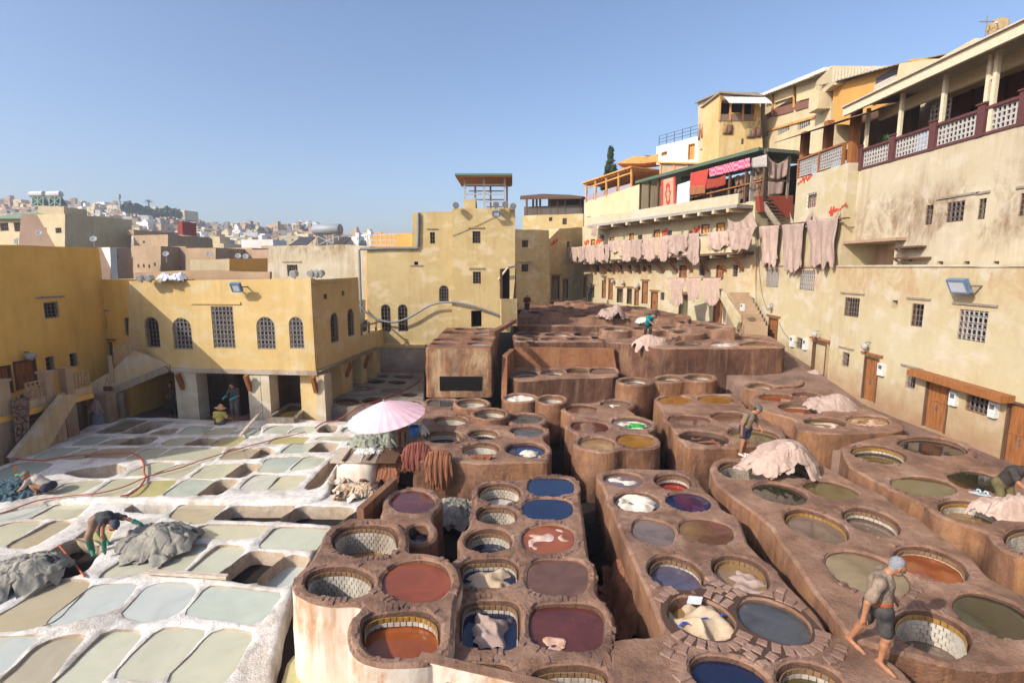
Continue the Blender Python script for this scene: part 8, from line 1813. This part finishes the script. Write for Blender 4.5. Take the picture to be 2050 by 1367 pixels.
# seated man in yellow and the man in dark shirt under the arcade
b0 = G(440, 850, ZB)
person('man in yellow shirt and straw hat sitting at the edge of the pits', b0, dict(
    pelvis=(0,0,.12), chest=(.02,.02,.42), neck=(.04,.02,.60), head=(.06,.03,.72), shl=(-.18,.02,.53), shr=(.2,.04,.53), ell=(-.24,.05,.28), hal=(-.12,.25,.2), elr=(.30,.08,.28), har=(.38,.22,.22),
    hipl=(-.1,0,.1), hipr=(.1,0,.1), knl=(-.14,.4,.14), anl=(-.16,.5,.085), tol=(-.16,.62,.03), knr=(.16,.4,.14), anr=(.2,.5,.085), tor=(.2,.62,.03)), (.35,.9,-.1), .02,
    shirt=fabric('yellow_tee', (.62,.50,.13)), pants=fabric('grey_trousers', (.12,.11,.10)), hat=flat((.55,.30,.12), .8), sleeve=.7)
b0 = D(472, 848, 23.6); b0.z = -1.25
person('man in black shirt and grey trousers standing in the arcade mouth', b0, dict(
    pelvis=(.02,0,.86), chest=(.02,0,1.2), neck=(.0,-.02,1.4), head=(-.03,-.04,1.52), shl=(-.18,0,1.33), shr=(.2,0,1.33), ell=(-.24,-.08,1.08), hal=(-.28,-.28,1.02), elr=(.25,-.05,1.05), har=(.1,-.25,.98),
    hipl=(-.09,0,.84), hipr=(.1,0,.84), knl=(-.1,-.03,.46), anl=(-.1,.03,.085), tol=(-.12,-.16,.03), knr=(.1,-.03,.46), anr=(.11,.03,.085), tor=(.12,-.16,.03)), (-.5,-.8,-.2), .02,
    shirt=fabric('charcoal_tee', (.07,.07,.075)), pants=fabric('worn_grey_trousers', (.16,.15,.15)), hair=DARKH, gloves=flat((.04,.32,.30), .5), sleeve=.7)
# man at the right edge leaning over hides
b0 = G(2052, 1040, .2)
person('man in dark shirt leaning over pale hides at the right-hand vats', (b0.x, b0.y+.25, .205), dict(
    pelvis=(.0,.35,.62), chest=(.02,.15,.92), neck=(.12,.02,1.02), head=(.22,-.05,1.05), shl=(-.12,.05,1.0), shr=(.22,.12,1.0), ell=(-.14,-.15,.78), hal=(.02,-.35,.60), elr=(.26,-.1,.75), har=(.2,-.35,.62),
    hipl=(-.1,.36,.6), hipr=(.1,.36,.6), knl=(-.12,.25,.35), anl=(-.12,.34,.085), tol=(-.12,.15,.03), knr=(.12,.25,.35), anr=(.12,.34,.085), tor=(.12,.15,.03)), (.4,-.7,-.6), .016,
    shirt=fabric('dark_brown_tee', (.06,.05,.045)), pants=fabric('olive_trousers', (.13,.11,.05)), hair=DARKH, sleeve=.6)
g = G(2005, 1030, .2); heap('roll of pale striped hides laid on the right-hand vat rim', (g.x+.25, g.y+.1, .2), .85, .4, .4, M['hide'], 51, 18, .2, rot=-.1, fine=1.1)
# dyer hidden behind the parasol
b0 = G(803, 898, -.6)
person('dyer in stained brown clothes half hidden under the parasol', (b0.x, b0.y, -.75), dict(
    pelvis=(.02,.05,.95), chest=(.03,.05,1.28), neck=(.04,.03,1.46), head=(.06,.0,1.57), shl=(-.15,.05,1.4), shr=(.22,.05,1.4), ell=(-.2,-.05,1.12), hal=(-.1,-.25,1.0), elr=(.28,-.02,1.12), har=(.25,-.2,.95),
    hipl=(-.07,.05,.93), hipr=(.11,.05,.93), knl=(-.08,.0,.5), anl=(-.08,.05,.085), tol=(-.08,-.14,.03), knr=(.11,.0,.5), anr=(.12,.05,.085), tor=(.13,-.14,.03)), (.4,-.8,-.3), .018,
    shirt=fabric('stained_brown_smock', (.16,.08,.05), (.09,.035,.025)), pants=fabric('stained_tan_trousers', (.26,.16,.11), (.14,.07,.05)), hair=DARKH, sleeve=1.4)
# small figures at the back
def stand(label, b0, shirt, pants, face=(.2,-1,0), arms=0., h=.03, **kw):
    person(label, b0, dict(pelvis=(0,0,.9), chest=(0,0,1.24), neck=(.0,-.02,1.44), head=(.0,-.03,1.56), shl=(-.19,0,1.37), shr=(.19,0,1.37), ell=(-.24,0,1.1), hal=(-.2-.02*arms,-.18*arms-.02,.88+.2*arms), elr=(.24,0,1.1), har=(.2-.1*arms,-.2*arms-.02,.88+.2*arms),
        hipl=(-.09,0,.88), hipr=(.09,0,.88), knl=(-.1,-.02,.48), anl=(-.1,.03,.085), tol=(-.11,-.15,.03), knr=(.1,-.02,.48), anr=(.1,.03,.085), tor=(.12,-.15,.03)), face, h, shirt=shirt, pants=pants, **kw)
b0 = G(1055, 633, 2.0); stand('man in rust-brown top and white cap standing beside the tower porch', (b0.x, b0.y, 2.0), fabric('rust_top', (.15,.055,.03)), fabric('brown_trousers', (.08,.05,.035)), arms=1., cap=flat((.55,.52,.48), .8), sleeve=.8)
b0 = D(1180, 606, 46.5); stand('dark-clothed man walking on the far terrace by the doors', (b0.x, b0.y, 2.62), fabric('dark_green_top', (.03,.035,.03)), fabric('black_trousers', (.03,.03,.03)), (-.5,.8,0), hair=DARKH, sleeve=1.6)
for i, (u, c, lab) in enumerate(((1012,(.012,.014,.03),'man in black leaning on the porch parapet'),(1027,(.03,.05,.14),'man in blue leaning on the porch parapet'))):
    b0 = D(u, 625, 31.9+.15*i); stand(lab, (b0.x, b0.y, 2.25), fabric('porch_top_%d' % i, c), fabric('porch_trousers_%d' % i, (.03,.03,.03)), (.3,-.9,-.1), 1., hair=DARKH, sleeve=1.5)
b0 = D(348, 838, 24.4); stand('dim figure standing in the dark arcade behind the column', (b0.x, b0.y, -1.45), fabric('dim_top', (.10,.05,.035)), fabric('dim_trousers', (.04,.035,.03)), hair=DARKH, sleeve=.8)

# ================================================================ air
mb = MB(); mb.box((-890, -60, -3.2), (890, 690, 64)); o = mb.obj('haze', flat((1,1,1))); o['kind'] = 'stuff'
hm = bpy.data.materials.new('valley_haze'); hm.use_nodes = True; nt = hm.node_tree; nt.nodes.clear(); out = nt.nodes.new('ShaderNodeOutputMaterial'); vol = nt.nodes.new('ShaderNodeVolumePrincipled')
vol.inputs['Color'].default_value = (.80, .87, 1, 1); vol.inputs['Density'].default_value = .0006; vol.inputs['Anisotropy'].default_value = .0
nt.links.new(vol.outputs[0], out.inputs['Volume']); o.data.materials.clear(); o.data.materials.append(hm)
